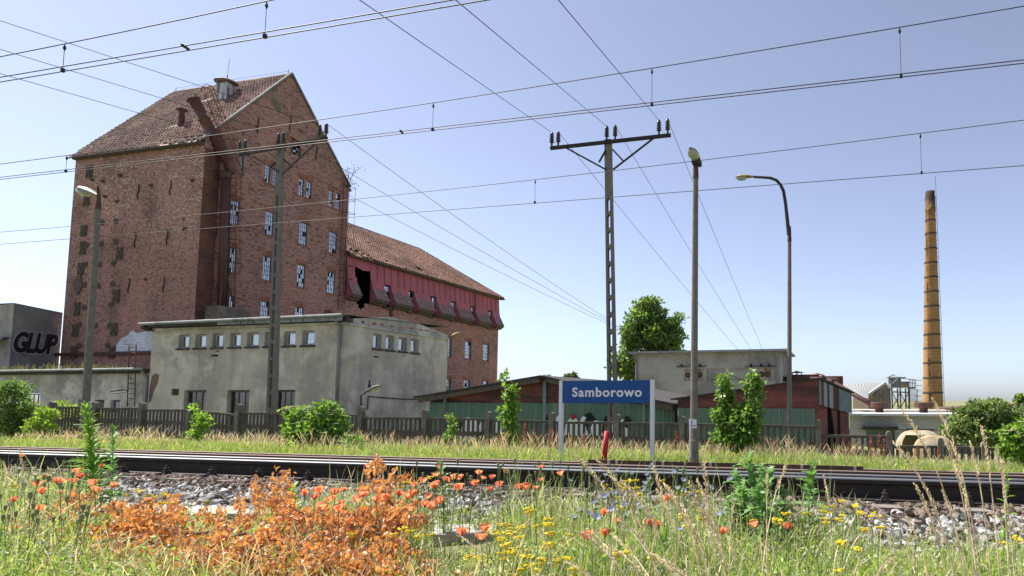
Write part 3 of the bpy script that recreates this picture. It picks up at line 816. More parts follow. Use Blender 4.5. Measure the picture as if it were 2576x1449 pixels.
def s_anchor(p, ax, h):
    mb = MB(); ax = Vector(ax); o = Vector((0, 0, 1)); nrm = ax.cross(o) * -.03
    mb.tube([p + ax * (math.sin(t * 6.28) * .05) + o * ((.5 - t) * h) + Vector((.05 if abs(ax.y) > .5 else 0, -.05 if abs(ax.x) > .5 else 0, 0)) for t in [k / 10 for k in range(11)]], .035, 6); obj('wall_anchor', mb, 'arm_steel', mill)
for (x, y, zf) in ((672, 1110, Z1), (937, 1078, Z1), (910, 318, Z2), (595, 715, Z2), (882, 705, Z2), (648, 335, Z2)): s_anchor(un(*zf(x, y), Y=YF), (1, 0, 0), 1.1)
for (x, y) in ((1650, 560), (1915, 550), (2130, 785)): s_anchor(un(*Z1(x, y), X=XG), (0, 1, 0), 1.3)
# whitewashed patch low on the front
mb = MB(); pts = [(482, 1262), (486, 1205), (510, 1165), (545, 1135), (585, 1118), (600, 1095), (625, 1078), (650, 1100), (690, 1098), (730, 1086), (775, 1088), (800, 1100), (800, 1262)]
mb.prism([un(*Z2(x, y), Y=YF - .02) for x, y in pts], (0, .015, 0)); obj('whitewash', mb, 'whitewashed_brick', mill)
mb = MB(); a = un(*Z2(470, 1268), Y=YF); b = un(*Z2(800, 1262), Y=YF); mb.bar(a + Vector((-9, -.15, 0)), b + Vector((0, -.15, 0)), .2, .22); obj('steel_beam', mb, 'rust', mill)
# soot-stained pier beside the corner and rough corner quoins
mb = MB(); mb.box(XG + .003, XG + .03, YF, YF + 1.15, BASE, ZE - .6)
t = NT('sooty_brick'); uv, x_, y_, z_ = wall_uv(t); p = t.pos()
b_ = t.n('TexBrick', {'Vector': uv, 'Color1': (.075, .042, .034, 1), 'Color2': (.15, .075, .055, 1), 'Mortar': (.045, .035, .03, 1), 'Scale': 1.0, 'Mortar Size': .0085, 'Brick Width': .26, 'Row Height': .078})
t.pbr(t.mix(t.ramp(t.noise(.7, 6, p), [(.4, 0), (.7, .8)]), b_.outputs['Color'], (.24, .10, .07)), .95, 0, None, .1)
obj('sooty_pier', mb, 'sooty_brick', mill)

# big duct on the gable, its leaning upper length and the caged ladders
duct = thing('exhaust_duct', 'rusty round exhaust duct climbing the mill gable and leaning over the roof', 'duct', tuple(un(*Z2(1350, 900), X=XG + .6)))
dX = XG + .55
mb = MB(); mb.tube([un(*Z2(1352, 900), X=dX), un(*Z1(1385, 985), X=dX)], .26, 14); obj('riser', mb, 'rust_pipe', duct, True)
mb = MB(); p1 = un(*Z1(1388, 985), X=dX); mb.lathe([(.26, -.1), (.36, -.05), (.37, .35), (.3, .42)], p1 + Vector((0, 0, -.05)), 14); obj('flange', mb, 'rust', duct)
e0, e1 = un(*Z1(1425, 960), X=dX), un(*Z1(1418, 870), X=dX); lo_, hi_ = un(*Z1(1395, 850), X=dX), un(*Z1(1122, 345), Y=YF - .35)
mb = MB(); mb.tube([e0, e1, lo_ + (hi_ - lo_) * .04], [.28, .34, .36], 14); obj('elbow', mb, 'rust_pipe', duct, True)
mb = MB(); d = hi_ - lo_; mb.tube([lo_, lo_ + d * .33, lo_ + d * .335, lo_ + d * .345, lo_ + d * .35, lo_ + d * .66, lo_ + d * .665, lo_ + d * .675, lo_ + d * .68, lo_ + d * .985, lo_ + d * .987, hi_], [.36, .36, .41, .41, .36, .36, .41, .41, .36, .36, .45, .45], 16); obj('leaning_pipe', mb, 'rust_pipe', duct, True)
mb = MB(); q = un(*Z2(1350, 885), X=dX)
for dx, dy in ((-.45, -.5), (-.45, .75), (.45, -.5), (.45, .75)): mb.bar(q + Vector((dx, dy, -.4)), q + Vector((dx * .3, dy * .2, 2.2)), .09)
obj('support_strut', mb, 'rust', duct)
mb = MB(); a, b = un(*Z2(1212, 970), X=XG), un(*Z2(1470, 915), X=XG); mb.box(XG + .005, XG + 1.3, a.y, b.y, a.z - 3, b.z); obj('duct_plinth', mb, 'plaster_beige', duct)
mb = MB(); mb.tube([un(*Z2(1395, 890), X=XG + .3), un(*Z1(1420, 1000), X=XG + .3)], .1, 8); obj('side_pipe', mb, 'rust', duct)

def ladder(th, a, b, across, out, nr, mat, w=.42, hoops=0, hr=.38):
    a, b, across, out = Vector(a), Vector(b), Vector(across).normalized(), Vector(out).normalized()
    for s in (-1, 1):
        mb = MB(); mb.tube([a + across * s * w / 2, b + across * s * w / 2], .03, 6); obj('stile', mb, mat, th)
    for k in range(nr):
        p = a + (b - a) * ((k + .5) / nr); mb = MB(); mb.tube([p - across * w / 2, p + across * w / 2], .018, 5); obj('rung', mb, mat, th)
    for k in range(hoops):
        p = a + (b - a) * (.25 + .75 * k / max(1, hoops - 1)); mb = MB()
        mb.tube([p + across * (math.cos(t) * hr) + out * (math.sin(t) * hr * 1.6) for t in [math.pi * (q / 10) for q in range(11)]], .022, 5); obj('hoop', mb, mat, th)
    if hoops:
        for t in (.25, .5, .75):
            off = across * math.cos(math.pi * t) * hr + out * math.sin(math.pi * t) * hr * 1.6
            mb = MB(); mb.tube([a + (b - a) * .25 + off, b + off], .015, 5); obj('cage_bar', mb, mat, th)
a, b = un(*Z1(1500, 960), X=XG + .5), un(*Z1(1245, 300), Y=YF - .1)
L = thing('caged_ladder', 'leaning rusty caged ladder beside the duct over the mill roof', 'ladder', tuple(a), 'ladders on the mill')
ladder(L, a, b, (0.55, .8, 0), (.6, -.5, .6), 26, 'rust_orange', .5, 9, .42)
a, b = un(*Z2(1435, 880), X=XG + .35), un(*Z1(1450, 980), X=XG + .35)
L = thing('wall_ladder', 'upright rusty ladder fixed to the gable beside the duct', 'ladder', tuple(a), 'ladders on the mill')
ladder(L, a, b, (0, 1, 0), (1, 0, 0), 34, 'rust_orange', .5, 10, .4)
a, b = un(*Z2(2330, 905), X=XG + .2), un(*Z1(2372, 1070), X=XG + .2)
L = thing('wall_ladder', 'dark caged ladder at the far corner of the mill gable', 'ladder', tuple(a), 'ladders on the mill')
ladder(L, a, b, (0, 1, 0), (.9, .6, 0), 40, 'rust', .5, 8, .5)

# ------------------------------------------------------------------ brick wing with red sheet mansard
WY0, WY1, WZE = 47.55, 74.0, 13.87
wing = thing('brick_wing', 'long lower brick wing with red sheet upper storey, hoods and sagging tiled roof', 'building', (XG - 6, 60, BASE))
ws = lambda u, v, d: Vector((XG - d, u, v))
wins = []
for (x0, x1, yt) in ((722, 812, 925), (1036, 1113, 1015), (1316, 1398, 1095), (1586, 1654, 1165), (1831, 1898, 1230), (2060, 2124, 1290)):
    a, b = un(*Z5(x0, yt + 60), X=XG).y, un(*Z5(x1, yt + 60), X=XG).y
    wins.append((a, b))
zwt = un(*Z5(1075, 1015), X=XG).z; zbr = 9.75
low = []
for (x0, x1, yt, yb) in ((235, 322, 690, 905), (492, 572, 728, 948), (722, 800, 775, 990), (235, 312, 1185, 1300), (475, 556, 1215, 1335), (708, 786, 1248, 1330)):
    a, b = un(*G6(x0, yt), X=XG), un(*G6(x1, yt), X=XG); low.append((a.y, b.y, un(*G6((x0 + x1) / 2, yb), X=XG).z, un(*G6((x0 + x1) / 2, yt), X=XG).z))
zu = (low[1][3], low[1][2]); zl = (low[4][3], low[4][3] - (low[1][3] - low[1][2]))
low = [(a, b, zu[1], zu[0]) for a, b, *_ in low[:3]] + [(a, b, zl[1], zl[0]) for a, b, *_ in low[3:]]
holeY = (un(*Z5(365, 1000), X=XG).y, un(*Z5(540, 1000), X=XG).y)
hz = lambda y: un(*Z5(440, y), X=XG).z
hole = []
prof_t = [.35, .3, .05, 0, .1, .45, .5, .55]; prof_b = [.45, .2, .05, 0, .06, .1, .3, .4]
for q in range(8):
    u0, u1 = holeY[0] + (holeY[1] - holeY[0]) * q / 8, holeY[0] + (holeY[1] - holeY[0]) * (q + 1) / 8
    hole.append((u0, u1, hz(1245) + prof_b[q] * 2.2, zbr + .0, 'lrb'))
mb = MB(); wall(mb, ws, WY0, WY1, BASE, zbr, low + [h for h in hole if h[2] < zbr], .3)
mb.quad((XG, WY1, BASE), (XG, WY1, WZE), (XG - 12, WY1, WZE), (XG - 12, WY1, BASE)); mb.quad((XG - 12, WY0, BASE), (XG - 12, WY0, WZE), (XG - 12, WY1, WZE), (XG - 12, WY1, BASE))
obj('brick_wall', mb, 'brick_wing', wing)
for w in low:
    window(wing, ws, w[0], w[1], w[2], w[3], 3, 5, .18, 'window_frame_steel', 'dusty_sky_glass', .15)
    mb = MB(); mb.box(XG - .02, XG + .02, w[0] - .12, w[1] + .12, w[3] + .02, w[3] + .42); obj('window_arch', mb, 'brick_arch', wing)
    mb = MB(); mb.box(XG - .05, XG + .06, w[0] - .1, w[1] + .1, w[2] - .1, w[2] - .003); obj('sill', mb, 'brick_arch', wing)
mb = MB(); mb.quad((XG - 2.4, WY0, 4), (XG - 2.4, WY1, 4), (XG - 2.4, WY1, WZE), (XG - 2.4, WY0, WZE)); obj('dark_backing', mb, 'black_void', wing)  # black sheet added so the breach looks dark inside, no real wall
# vertical sheet panels with standing seams; open where windows and the breach are
npan = 27; pw = (WY1 - WY0) / npan
def holed(y): return holeY[0] - .1 < y < holeY[1] + .1
up_pr = [(WZE, .02), (12.9, .05), (zwt + .08, .14)]
for k in range(npan):
    y0, y1 = WY0 + k * pw, WY0 + (k + 1) * pw; mb = MB()
    j = random.uniform(-.01, .015)
    zb = up_pr[-1][0]
    for (za, da), (zb_, db) in zip(up_pr, up_pr[1:]):
        mb.quad((XG + da + j, y0, za), (XG + da + j, y1, za), (XG + db + j, y1, zb_), (XG + db + j, y0, zb_))
        mb.add([(XG + da + j, y0 - .025, za), (XG + da + .07, y0 - .02, za), (XG + da + .07, y0 + .02, za), (XG + db + j, y0 - .025, zb_), (XG + db + .07, y0 - .02, zb_), (XG + db + .07, y0 + .02, zb_)], [(0, 1, 4, 3), (1, 2, 5, 4)])
    if holed((y0 + y1) / 2):
        mb = MB(); mb.quad((XG + .02, y0, WZE), (XG + .02, y1, WZE), (XG + .1, y1, zwt + 1.0 + random.uniform(-.3, .2)), (XG + .1, y0, zwt + .9 + random.uniform(-.3, .2)))
    obj('sheet_panel', mb, 'red_sheet', wing)
# hoods flare out between the windows
hood_pr = [(zwt + .08, .14), (zwt - .3, .19), (zwt - .62, .3), (10.5, .66), (10.22, .84)]
edges = [WY0 + .05] + [v for w in wins for v in w] + [WY1]
segs = [(edges[i], edges[i + 1]) for i in range(0, len(edges), 2)]
for k, (y0, y1) in enumerate(segs):
    if k == 0: parts_ = [(y0, holeY[0] - .05), (holeY[1] + .15, y1)]
    else: parts_ = [(y0, y1)]
    for (a, b) in parts_:
        mb = MB(); hb = MB()
        for q, ((za, da), (zb_, db)) in enumerate(zip(hood_pr, hood_pr[1:])):
            t_ = mb if q < 2 else hb
            t_.quad((XG + da, a, za), (XG + da, b, za), (XG + db, b, zb_), (XG + db, a, zb_))
        n = max(2, int((b - a) / .35))
        for s in range(n + 1):
            yy = a + (b - a) * s / n
            for (za, da), (zb_, db) in list(zip(hood_pr, hood_pr[1:]))[2:]: hb.bar((XG + da + .02, yy, za), (XG + db + .02, yy, zb_), .035, .05, (1, 0, 0))
        for yy in (a, b):
            mb.quad(*[(XG + d_, yy, z_) for z_, d_ in hood_pr], (XG + .8, yy, 10.12), (XG, yy, zbr), (XG, yy, zwt + .08))
        o = obj('flared_panel', mb, 'red_sheet', wing)
        obj('hood_sheet', hb, 'hood_sheet', o)
        sb = MB(); sb.prism([(XG + .82, a + .04, 10.2), (XG + .74, a + .04, 9.98), (XG + .5, a + .04, 9.88), (XG + .46, a + .04, 9.76), (XG + .004, a + .04, 9.76), (XG + .004, a + .04, 10.2)], (0, b - a - .08, 0)); obj('hood_soffit', sb, 'timber', o)
for (a, b) in wins:
    window(wing, ws, a + .02, b - .02, zbr, zwt, 2, 4, .06, 'window_frame_steel', 'dusty_sky_glass', .45)
    mb = MB(); mb.box(XG - .1, XG + .32, a, b, zbr - .12, zbr - .003); obj('sill', mb, 'timber', wing)
# roof: sagging hip
XRG = XG - 6.0
r0, r1 = un(874, 567, X=XRG), un(*Z5(1180, 455), X=XRG); zr_ = (r0.z + r1.z) / 2
mb = MB(); ex = XG + .45; ze = WZE - .05
mb.quad((ex, WY0, ze), (ex, WY1 + .4, ze), (XRG, r1.y, zr_), (XRG, WY0, zr_)); mb.quad((ex, WY1 + .4, ze), (XG - 12.4, WY1 + .4, ze), (XRG, r1.y, zr_))
mb.quad((XG - 12.4, WY0, ze), (XG - 12.4, WY1 + .4, ze), (XRG, r1.y, zr_), (XRG, WY0, zr_)); obj('roof', mb, 'tile_red', wing)
dv = Vector((XRG - ex, 0, zr_ - ze)); sl_len = dv.length; nv = 20; nu = 86; tl = sl_len / nv; tw = (WY1 + .4 - WY0) / nu
hipk = (WY1 + .4 - r1.y) / nv
tiles(wing, (ex, WY0, ze + .03), (0, 1, 0), dv, nu, nv, tw, tl, 'tile_red', lambda i, j: j < 5 and i % 2 == 0 or j < 2, lambda i, j: (i + .5) * tw < (WY1 + .4 - WY0) - hipk * j and random.random() > .006 and not (j < 3 and i < 9 and random.random() < .5) and not (2 <= j < 4 and 33 <= i < 36))
mb = MB()
for k in range(40):
    a = Vector((XRG, WY0 + (r1.y - WY0) * k / 40, zr_ + .08)); b = Vector((XRG, WY0 + (r1.y - WY0) * (k + 1.1) / 40, zr_ + .11)); mb.tube([a, b], .12, 6)
hp0, hp1 = Vector((XRG, r1.y, zr_ + .1)), Vector((ex, WY1 + .4, ze + .08))
for k in range(30): mb.tube([hp0.lerp(hp1, k / 30), hp0.lerp(hp1, (k + 1.1) / 30) + Vector((0, 0, .03))], .12, 6)
obj('ridge_tiles', mb, 'tile_red', wing)
mb = MB(); mb.box(XG + .1, ex + .05, WY0, WY1 + .4, ze - .17, ze - .02); mb.tube([(ex + .1, WY0 + 3, ze - .06), (ex + .1, WY1 + .5, ze - .08)], .08, 8); obj('eaves_board', mb, 'timber', wing)
mb = MB(); q = un(*Z5(1925, 1000), X=XG + .35); mb.tube([q, (q.x, q.y, zwt - .4)], .06, 6); obj('downpipe', mb, 'rust', wing)
mb = MB(); q = un(*Z5(820, 1260), X=XG); mb.box(XG + .005, XG + .14, q.y - .14, q.y + .14, 6.4, 9.7); obj('wall_post', mb, 'rust', wing)

# ------------------------------------------------------------------ grey rendered building
GYF, GXR, GXL, GYB, GZT = 28.5, -25.52, -38.85, 37.75, 5.0
grey = thing('rendered_building', 'two storey grey rendered building with row of small upper windows', 'building', ((GXL + GXR) / 2, 33, BASE))
gf = lambda u, v, d: Vector((u, GYF + d, v)); gs = lambda u, v, d: Vector((GXR - d, u, v))
fup = [(300, 385), (435, 525), (580, 663), (722, 810), (862, 957), (1008, 1095), (1165, 1260), (1315, 1415)]
fu = []
for x0, x1 in fup: fu.append((un(*Z4(x0, 340), Y=GYF).x, un(*Z4(x1, 340), Y=GYF).x))
zt_, zb_ = un(*Z4(768, 282), Y=GYF).z, un(*Z4(768, 398), Y=GYF).z
fu = [(a, b, zb_, zt_) for a, b in fu]
lw = []
for x0, x1 in ((345, 527), (700, 882), (1085, 1258)): lw.append((un(*Z4(x0, 800), Y=GYF).x, un(*Z4(x1, 800), Y=GYF).x, -.9, un(*Z4(790, 752), Y=GYF).z))
slots = [fbox(Z4, 567, 460, 625, 476, GYF), fbox(Z4, 603, 427, 633, 437, GYF)]
mb = MB(); wall(mb, gf, GXL, GXR, BASE, GZT, fu + lw + slots, .3)
mb.quad((GXL, GYF, BASE), (GXL, GYF, GZT), (GXL, GYB, GZT), (GXL, GYB, BASE)); mb.quad((GXL, GYB, BASE), (GXL, GYB, GZT), (GXR, GYB, GZT), (GXR, GYB, BASE))
obj('front_wall', mb, 'plaster_grey', grey)
sw = []
for x0, x1 in ((1900, 1970), (2005, 2072), (2110, 2178), (2212, 2278)): sw.append((un(*Z4(x0, 360), X=GXR).y, un(*Z4(x1, 380), X=GXR).y))
ztop, zbot = un(*Z4(1935, 290), X=GXR).z, un(*Z4(1935, 412), X=GXR).z
sw = [(a, b, zbot, ztop) for a, b in sw]
sslot = [gbox(Z4, 1905, 470, 1948, 487, GXR), gbox(Z4, 2143, 467, 2162, 476, GXR)]
mb = MB(); wall(mb, gs, GYF, GYB, BASE, GZT, sw + sslot, .3); obj('side_wall', mb, 'plaster_grey', grey)
for ws_, fn in ((fu, gf), (sw, gs)):
    for k, (a, b, c, d) in enumerate(ws_):
        window(grey, fn, a + .03, b - .03, c + .03, d - .03, 1, 1, .2, 'window_frame_white', 'clear_glass', 0, .05, tilt=.02)
        mb = MB(); p0, p1 = fn(a - .08, c - .1, -.1), fn(b + .08, c - .004, .06)
        mb.box(min(p0.x, p1.x), max(p0.x, p1.x), min(p0.y, p1.y), max(p0.y, p1.y), p0.z, p1.z); obj('sill', mb, 'roofing_felt', grey)
        if k not in (0, 4) or fn is gs:
            p0, p1 = fn(a - .05, c, .34), fn(b + .05, d + .05, .36)
            mb = MB(); n_ = 10
            for q in range(n_):
                pa, pb = p0.lerp(p1, q / n_), p0.lerp(p1, (q + 1) / n_)
                o_ = fn(0, 0, .03) - fn(0, 0, 0); o1, o2 = (o_ if q % 2 else o_ * 0), (o_ * 0 if q % 2 else o_)
                mb.quad((pa.x + o1.x, pa.y + o1.y, c), (pb.x + o2.x, pb.y + o2.y, c), (pb.x + o2.x, pb.y + o2.y, d), (pa.x + o1.x, pa.y + o1.y, d))
            obj('curtain', mb, 'curtain', grey)
for (a, b, c, d) in lw: window(grey, gf, a + .02, b - .02, c, d - .02, 3, 1, .25, 'window_frame_steel', 'dark_glass', 0, .06, tilt=.015)
mb = MB(); mb.box(GXL - .25, GXR + .3, GYF - .55, GYF + .0, GZT + .24, GZT + .34); mb.box(GXL - .2, GXR + .25, GYF - .12, GYF + .3, GZT + .004, GZT + .238)
mb.quad((GXL - .25, GYF - .55, GZT + .345), (GXR + .3, GYF - .55, GZT + .345), (GXR + .05, GYB, GZT + .75), (GXL - .25, GYB, GZT + .75)); obj('roof', mb, 'roofing_felt', grey)
mb = MB(); mb.box(GXL - .05, GXR + .12, GYF - .16, GYF - .003, GZT - .13, GZT - .003); mb.box(GXR + .003, GXR + .12, GYF, GYB, GZT - .13, GZT - .003); obj('cornice', mb, 'plaster_annex', grey)
mb = MB(); mb.prism([(GXR - .3, GYF + .1, GZT), (GXR - .3, GYF + .1, GZT + .2), (GXR - .3, GYF + 3.5, GZT + .72), (GXR - .3, GYF + 6, GZT + .62), (GXR - .3, GYB, GZT + .2), (GXR - .3, GYB, GZT)], (.33, 0, 0)); obj('parapet', mb, 'plaster_annex', grey)
for k in range(9):
    u = GYF + 1.2 + k * .8 + random.uniform(-.2, .2); mb = MB(); mb.box(GXR + .02, GXR + .042, u, u + random.uniform(.24, .5), GZT + .08 + .02 * k % 3, GZT + .2 + random.uniform(0, .12)); obj('bare_brick', mb, 'brick_arch', grey)
mb = MB(); g0, g1 = Vector((GXL - .2, GYF - .62, GZT + .22)), Vector((GXR + .35, GYF - .62, GZT + .30)); mb.tube([g0, g1], .085, 8); obj('gutter', mb, 'zinc', grey)
for k in range(16):
    mb = MB(); x = GXL + .4 + k * .83; mb.box(x, x + .78, GYF - .535, GYF - .50, GZT + .02, GZT + .235); obj('fascia_sheet', mb, 'zinc' if k > 5 else 'roofing_felt', grey)
mb = MB(); mb.tube([(GXR - .2, GYF - .58, GZT + .2), (GXR - .22, GYF - .12, GZT - .25), (GXR - .22, GYF - .1, BASE)], .075, 8); obj('downpipe', mb, 'zinc', grey)
q = fbox(Z4, 250, 740, 298, 795, GYF); mb = MB()
for k in range(6): mb.box(q[0], q[1], GYF - .05, GYF - .003, q[2] + k * (q[3] - q[2]) / 6, q[2] + (k + .7) * (q[3] - q[2]) / 6)
obj('vent_grille', mb, 'near_black', grey)
mb = MB(); p0, p1 = un(*Z4(1860, 805), X=GXR + .06), un(*Z4(2350, 830), X=GXR + .06); mb.tube([un(*Z4(1855, 915), X=GXR + .06), p0, p0.lerp(p1, .5) + Vector((0, 0, -.05)), p1], .03, 5); obj('wall_cable', mb, 'arm_steel', grey)
for k in range(9):
    x = GXL + 1 + random.random() * 11; mb = MB(); mb.tube([(x, GYF + 2, GZT + .4), (x + .2, GYF + 2, GZT + .75), (x + .5, GYF + 2.2, GZT + .75), (x + .55, GYF + 2.2, GZT + .4)], .03, 5); obj('roof_hook', mb, 'rust', grey)
mb = MB(); mb.box(GXR - 4.2, GXR - 3.9, GYF + 3, GYF + 3.3, GZT + .4, GZT + 1.2); obj('roof_scrap', mb, 'rust', grey)
mb = MB(); mb.box(GXR - 3.88, GXR - 2.6, GYF + 3, GYF + 3.2, GZT + .55, GZT + .68); obj('roof_scrap', mb, 'rust', grey)
mb = MB(); mb.prism([un(*Z4(x, y), Y=GYF - .006) for x, y in ((78, 640), (105, 615), (140, 625), (128, 700), (95, 760), (72, 840), (50, 860), (60, 740))], (0, .004, 0)); obj('fallen_plaster', mb, 'plaster_fallen', grey)
mb = MB(); mb.prism([un(*Z4(x, y), Y=GYF - .006) for x, y in ((110, 245), (300, 240), (250, 265), (195, 285), (150, 300), (120, 290))], (0, .004, 0)); obj('fallen_plaster', mb, 'plaster_block', grey)
def floodlight(label, p, d, s, mat='lamp_shell'):
    th = thing('wall_lamp', label, 'lamp', tuple(p)); d = Vector(d).normalized(); p = Vector(p)
    mb = MB(); mb.tube([p, p + d * s * .5], .035, 6); obj('bracket', mb, 'arm_steel', th)
    mb = MB(); mb.lathe([(.05, 0), (.12, .06), (.16, .25), (.15, .5), (.08, .62), (.0, .65)], p + d * s * .4, 10, d); o = obj('housing', mb, mat, th, True)
    return th
floodlight('dark lamp jutting from the left eaves corner of the grey building', un(*Z4(95, 265), Y=GYF - .2), (-1, -.2, .35), .6, 'roofing_felt')
floodlight('beige lamp jutting from the rear corner of the grey building', un(1128, 850, X=GXR + .1), (.6, .5, .35), .5, 'lamp_ochre')

# low annex and the block with the graffiti
AZ = un(200, 936, Y=GYF).z
annex = thing('low_annex', 'low pale rendered annex with flat weedy roof beside the mill', 'building', (-50, 31, BASE))
aw = []
for x0, x1, y0, y1 in ((790, 832, 1155, 1235), (955, 1045, 1160, 1235), (1115, 1208, 1163, 1235), (210, 395, 1098, 1235)):
    a, b, c, d = fbox(Z3, x0, y0, x1, y1, GYF + .15); aw.append((a, b, c - .3, d))
af = lambda u, v, d: Vector((u, GYF + .15 + d, v))
mb = MB(); wall(mb, af, -80, GXL - .003, BASE, AZ, aw, .25); obj('wall', mb, 'plaster_annex', annex)
for k, (a, b, c, d) in enumerate(aw): window(annex, af, a + .02, b - .02, c, d - .02, 2 if k < 3 else 4, 1, .2, 'window_frame_steel', 'clear_glass' if k != 2 else 'dusty_sky_glass', 0, .05, tilt=.02)
mb = MB(); mb.box(-80, GXL - .01, GYF - .25, YF - .01, AZ + .003, AZ + .14); mb.box(-80, GXL - .02, GYF - .1, GYF + .145, AZ - .12, AZ - .003); obj('roof', mb, 'roofing_felt', annex)
mb = MB(); mb.tube([(-80, GYF - .32, AZ + .08), (GXL - .1, GYF - .32, AZ + .12)], .07, 8); obj('gutter', mb, 'zinc', annex)
q = un(*Z3(1478, 900), Y=GYF); mb = MB(); mb.tube([(q.x, GYF - .3, AZ), (q.x - .05, GYF + .05, AZ - .35), (q.x - .08, GYF + .05, BASE)], .08, 8); obj('downpipe', mb, 'zinc', annex)
a, b = un(*Z3(1318, 1230), Y=GYF - .2), un(*Z3(1335, 610), Y=GYF - .2)
L = thing('roof_ladder', 'thin rusty ladder standing against the low annex', 'ladder', tuple(a)); ladder(L, a, b, (1, 0, 0), (0, -1, 0), 12, 'rust', .55, 0)
mb = MB(); q = un(*Z3(1290, 1080), Y=GYF - .2); mb.tube([q + Vector((math.cos(t) * .62 - .25, -.35 + math.sin(t) * .3, .1 * math.sin(t))) for t in [k * .53 for k in range(13)]], .03, 5); obj('hoop', mb, 'rust', L)
mb = MB(); mb.tube([b + Vector((-.6, 0, .05)), b + Vector((-.2, 0, .08)), b + Vector((.28, 0, 0))], .03, 5); obj('handrail', mb, 'rust', L)

gx = XL - .25
gl = thing('graffiti_block', 'dark grey windowless block with sloping top and spray painted letters', 'building', (gx - 6, 32, BASE))
tp0, tp1 = un(*Z3(135, 185), X=gx), un(*Z3(632, 285), X=gx)
y0, y1 = un(*Z3(100, 700), X=gx).y, YF + .3
mb = MB(); mb.quad((gx, y0, AZ), (gx, y0, tp0.z), (gx, tp1.y, tp1.z), (gx, tp1.y, AZ)); obj('side_wall', mb, 'plaster_dark', gl)
mb = MB(); mb.quad((gx, y0, AZ), (gx - 14, y0, AZ), (gx - 14, y0, tp0.z - .6), (gx - .5, y0, tp0.z - .05), (gx, y0, tp0.z)); obj('end_wall', mb, 'plaster_block', gl)
mb = MB(); mb.quad((gx + .05, y0 - .05, tp0.z), (gx + .05, tp1.y, tp1.z), (gx - 14, tp1.y, tp1.z), (gx - 14, y0 - .05, tp0.z)); obj('roof', mb, 'roofing_felt', gl)
mb = MB(); q0 = un(*Z3(95, 560), X=gx - .2); mb.prism([(gx - 5, y0 - 1.3, q0.z - .1), (gx - .2, y0 - 1.3, q0.z - .35), (gx - .2, y0 - .01, q0.z + .1), (gx - 5, y0 - .01, q0.z + .2)], (0, 0, .12)); obj('porch_roof', mb, 'roofing_felt', gl)
ga, gb_ = un(*Z3(125, 690), X=gx), un(*Z3(625, 500), X=gx); gw, gh = gb_.y - ga.y, gb_.z - ga.z
for k, (mt, off, sc) in enumerate((('purple_paint', .075, 1.08), ('black_paint', .045, 1.0))):
    me = fit_text('GLUP', gw * sc * .9, gh * sc * .95, offset=off, extrude=.0, spacing=.92)
    M = Matrix(((0, 0, 1, 0), (1, .12, 0, 0), (0.0, 1, 0, 0), (0, 0, 0, 1)))
    me.transform(M); o = link('graffiti', me, mt, gl); o.location = Vector((gx + .006 + .006 * k, (ga.y + gb_.y) / 2 - gw * .04, (ga.z + gb_.z) / 2)) - wloc(gl)

# ------------------------------------------------------------------ corrugated sheds
def corrugated(name, parent, a, b, zt0, zt1, zb, mat, pitch=.09, amp=.014):   # sheet between two plan points, top edge from zt0 to zt1
    a, b = Vector((a[0], a[1], 0)), Vector((b[0], b[1], 0)); L = (b - a).length; d = (b - a) / L; n = Vector((d.y, -d.x, 0))
    m = int(L / pitch) * 2; mb = MB()
    for k in range(m + 1):
        t = k / m; p = a + d * L * t + n * (amp if k % 2 else -amp)
        mb.v.append((p.x, p.y, zb if not callable(zb) else zb(t))); mb.v.append((p.x, p.y, zt0 + (zt1 - zt0) * t))
    mb.f = [(2 * k, 2 * k + 2, 2 * k + 3, 2 * k + 1) for k in range(m)]
    return obj(name, mb, mat, parent)
SY = 22.0
shed = thing('corrugated_shed', 'low green and red sheet metal shed with shallow gable roof', 'shed', (-10.7, 24, BASE))
P = lambda x, y, dy=0.0: un(x, y, Y=SY + dy)
l0, ap, r0_ = P(*Z6(60, 645)), P(*Z6(1195, 455)), P(*Z6(2420, 715))
wl, wr = P(*Z6(152, 670)), P(*Z6(2400, 715))
gt = P(*Z6(900, 685)).z
nseg = 9
for k in range(nseg):
    x0, x1 = wl.x + (wr.x - wl.x) * k / nseg, wl.x + (wr.x - wl.x) * (k + 1) / nseg
    zz = min(gt, l0.z + (ap.z - l0.z) * (x0 - l0.x) / (ap.x - l0.x) - .06 if x0 < ap.x else gt)
    corrugated('wall_sheet', shed, (x0, SY + .01 * (k % 2)), (x1 + .03, SY + .01 * (k % 2)), min(gt, zz) + random.uniform(-.02, .02), gt if k < 6 else gt - .06, BASE, 'green_sheet')
mb = MB(); mb.quad((wl.x, SY + .06, gt - .15), (wr.x, SY + .06, gt - .2), (r0_.x, SY + .06, r0_.z - .02), (ap.x, SY + .06, ap.z - .05), (wl.x, SY + .06, l0.z - .02))
mb.quad((wl.x, SY + .07, BASE), (wl.x, SY + 8, BASE), (wl.x, SY + 8, l0.z), (wl.x, SY + .07, l0.z)); obj('gable_board', mb, 'red_shed', shed)
mb = MB()
for (a, b) in ((l0, ap), (ap, r0_)):
    mb.prism([(a.x, SY - .35, a.z), (b.x, SY - .35, b.z), (b.x, SY - .35, b.z + .07), (a.x, SY - .35, a.z + .07)], (0, 8.5, 0))
obj('roof', mb, 'roofing_felt', shed)
for (a, b) in ((l0, ap), (ap, r0_)):
    mb = MB(); mb.bar((a.x + .2, SY - .3, a.z - .09), (b.x - .05, SY - .3, b.z - .1), .05, .17, (0, 0, 1)); obj('barge_board', mb, 'timber', shed)
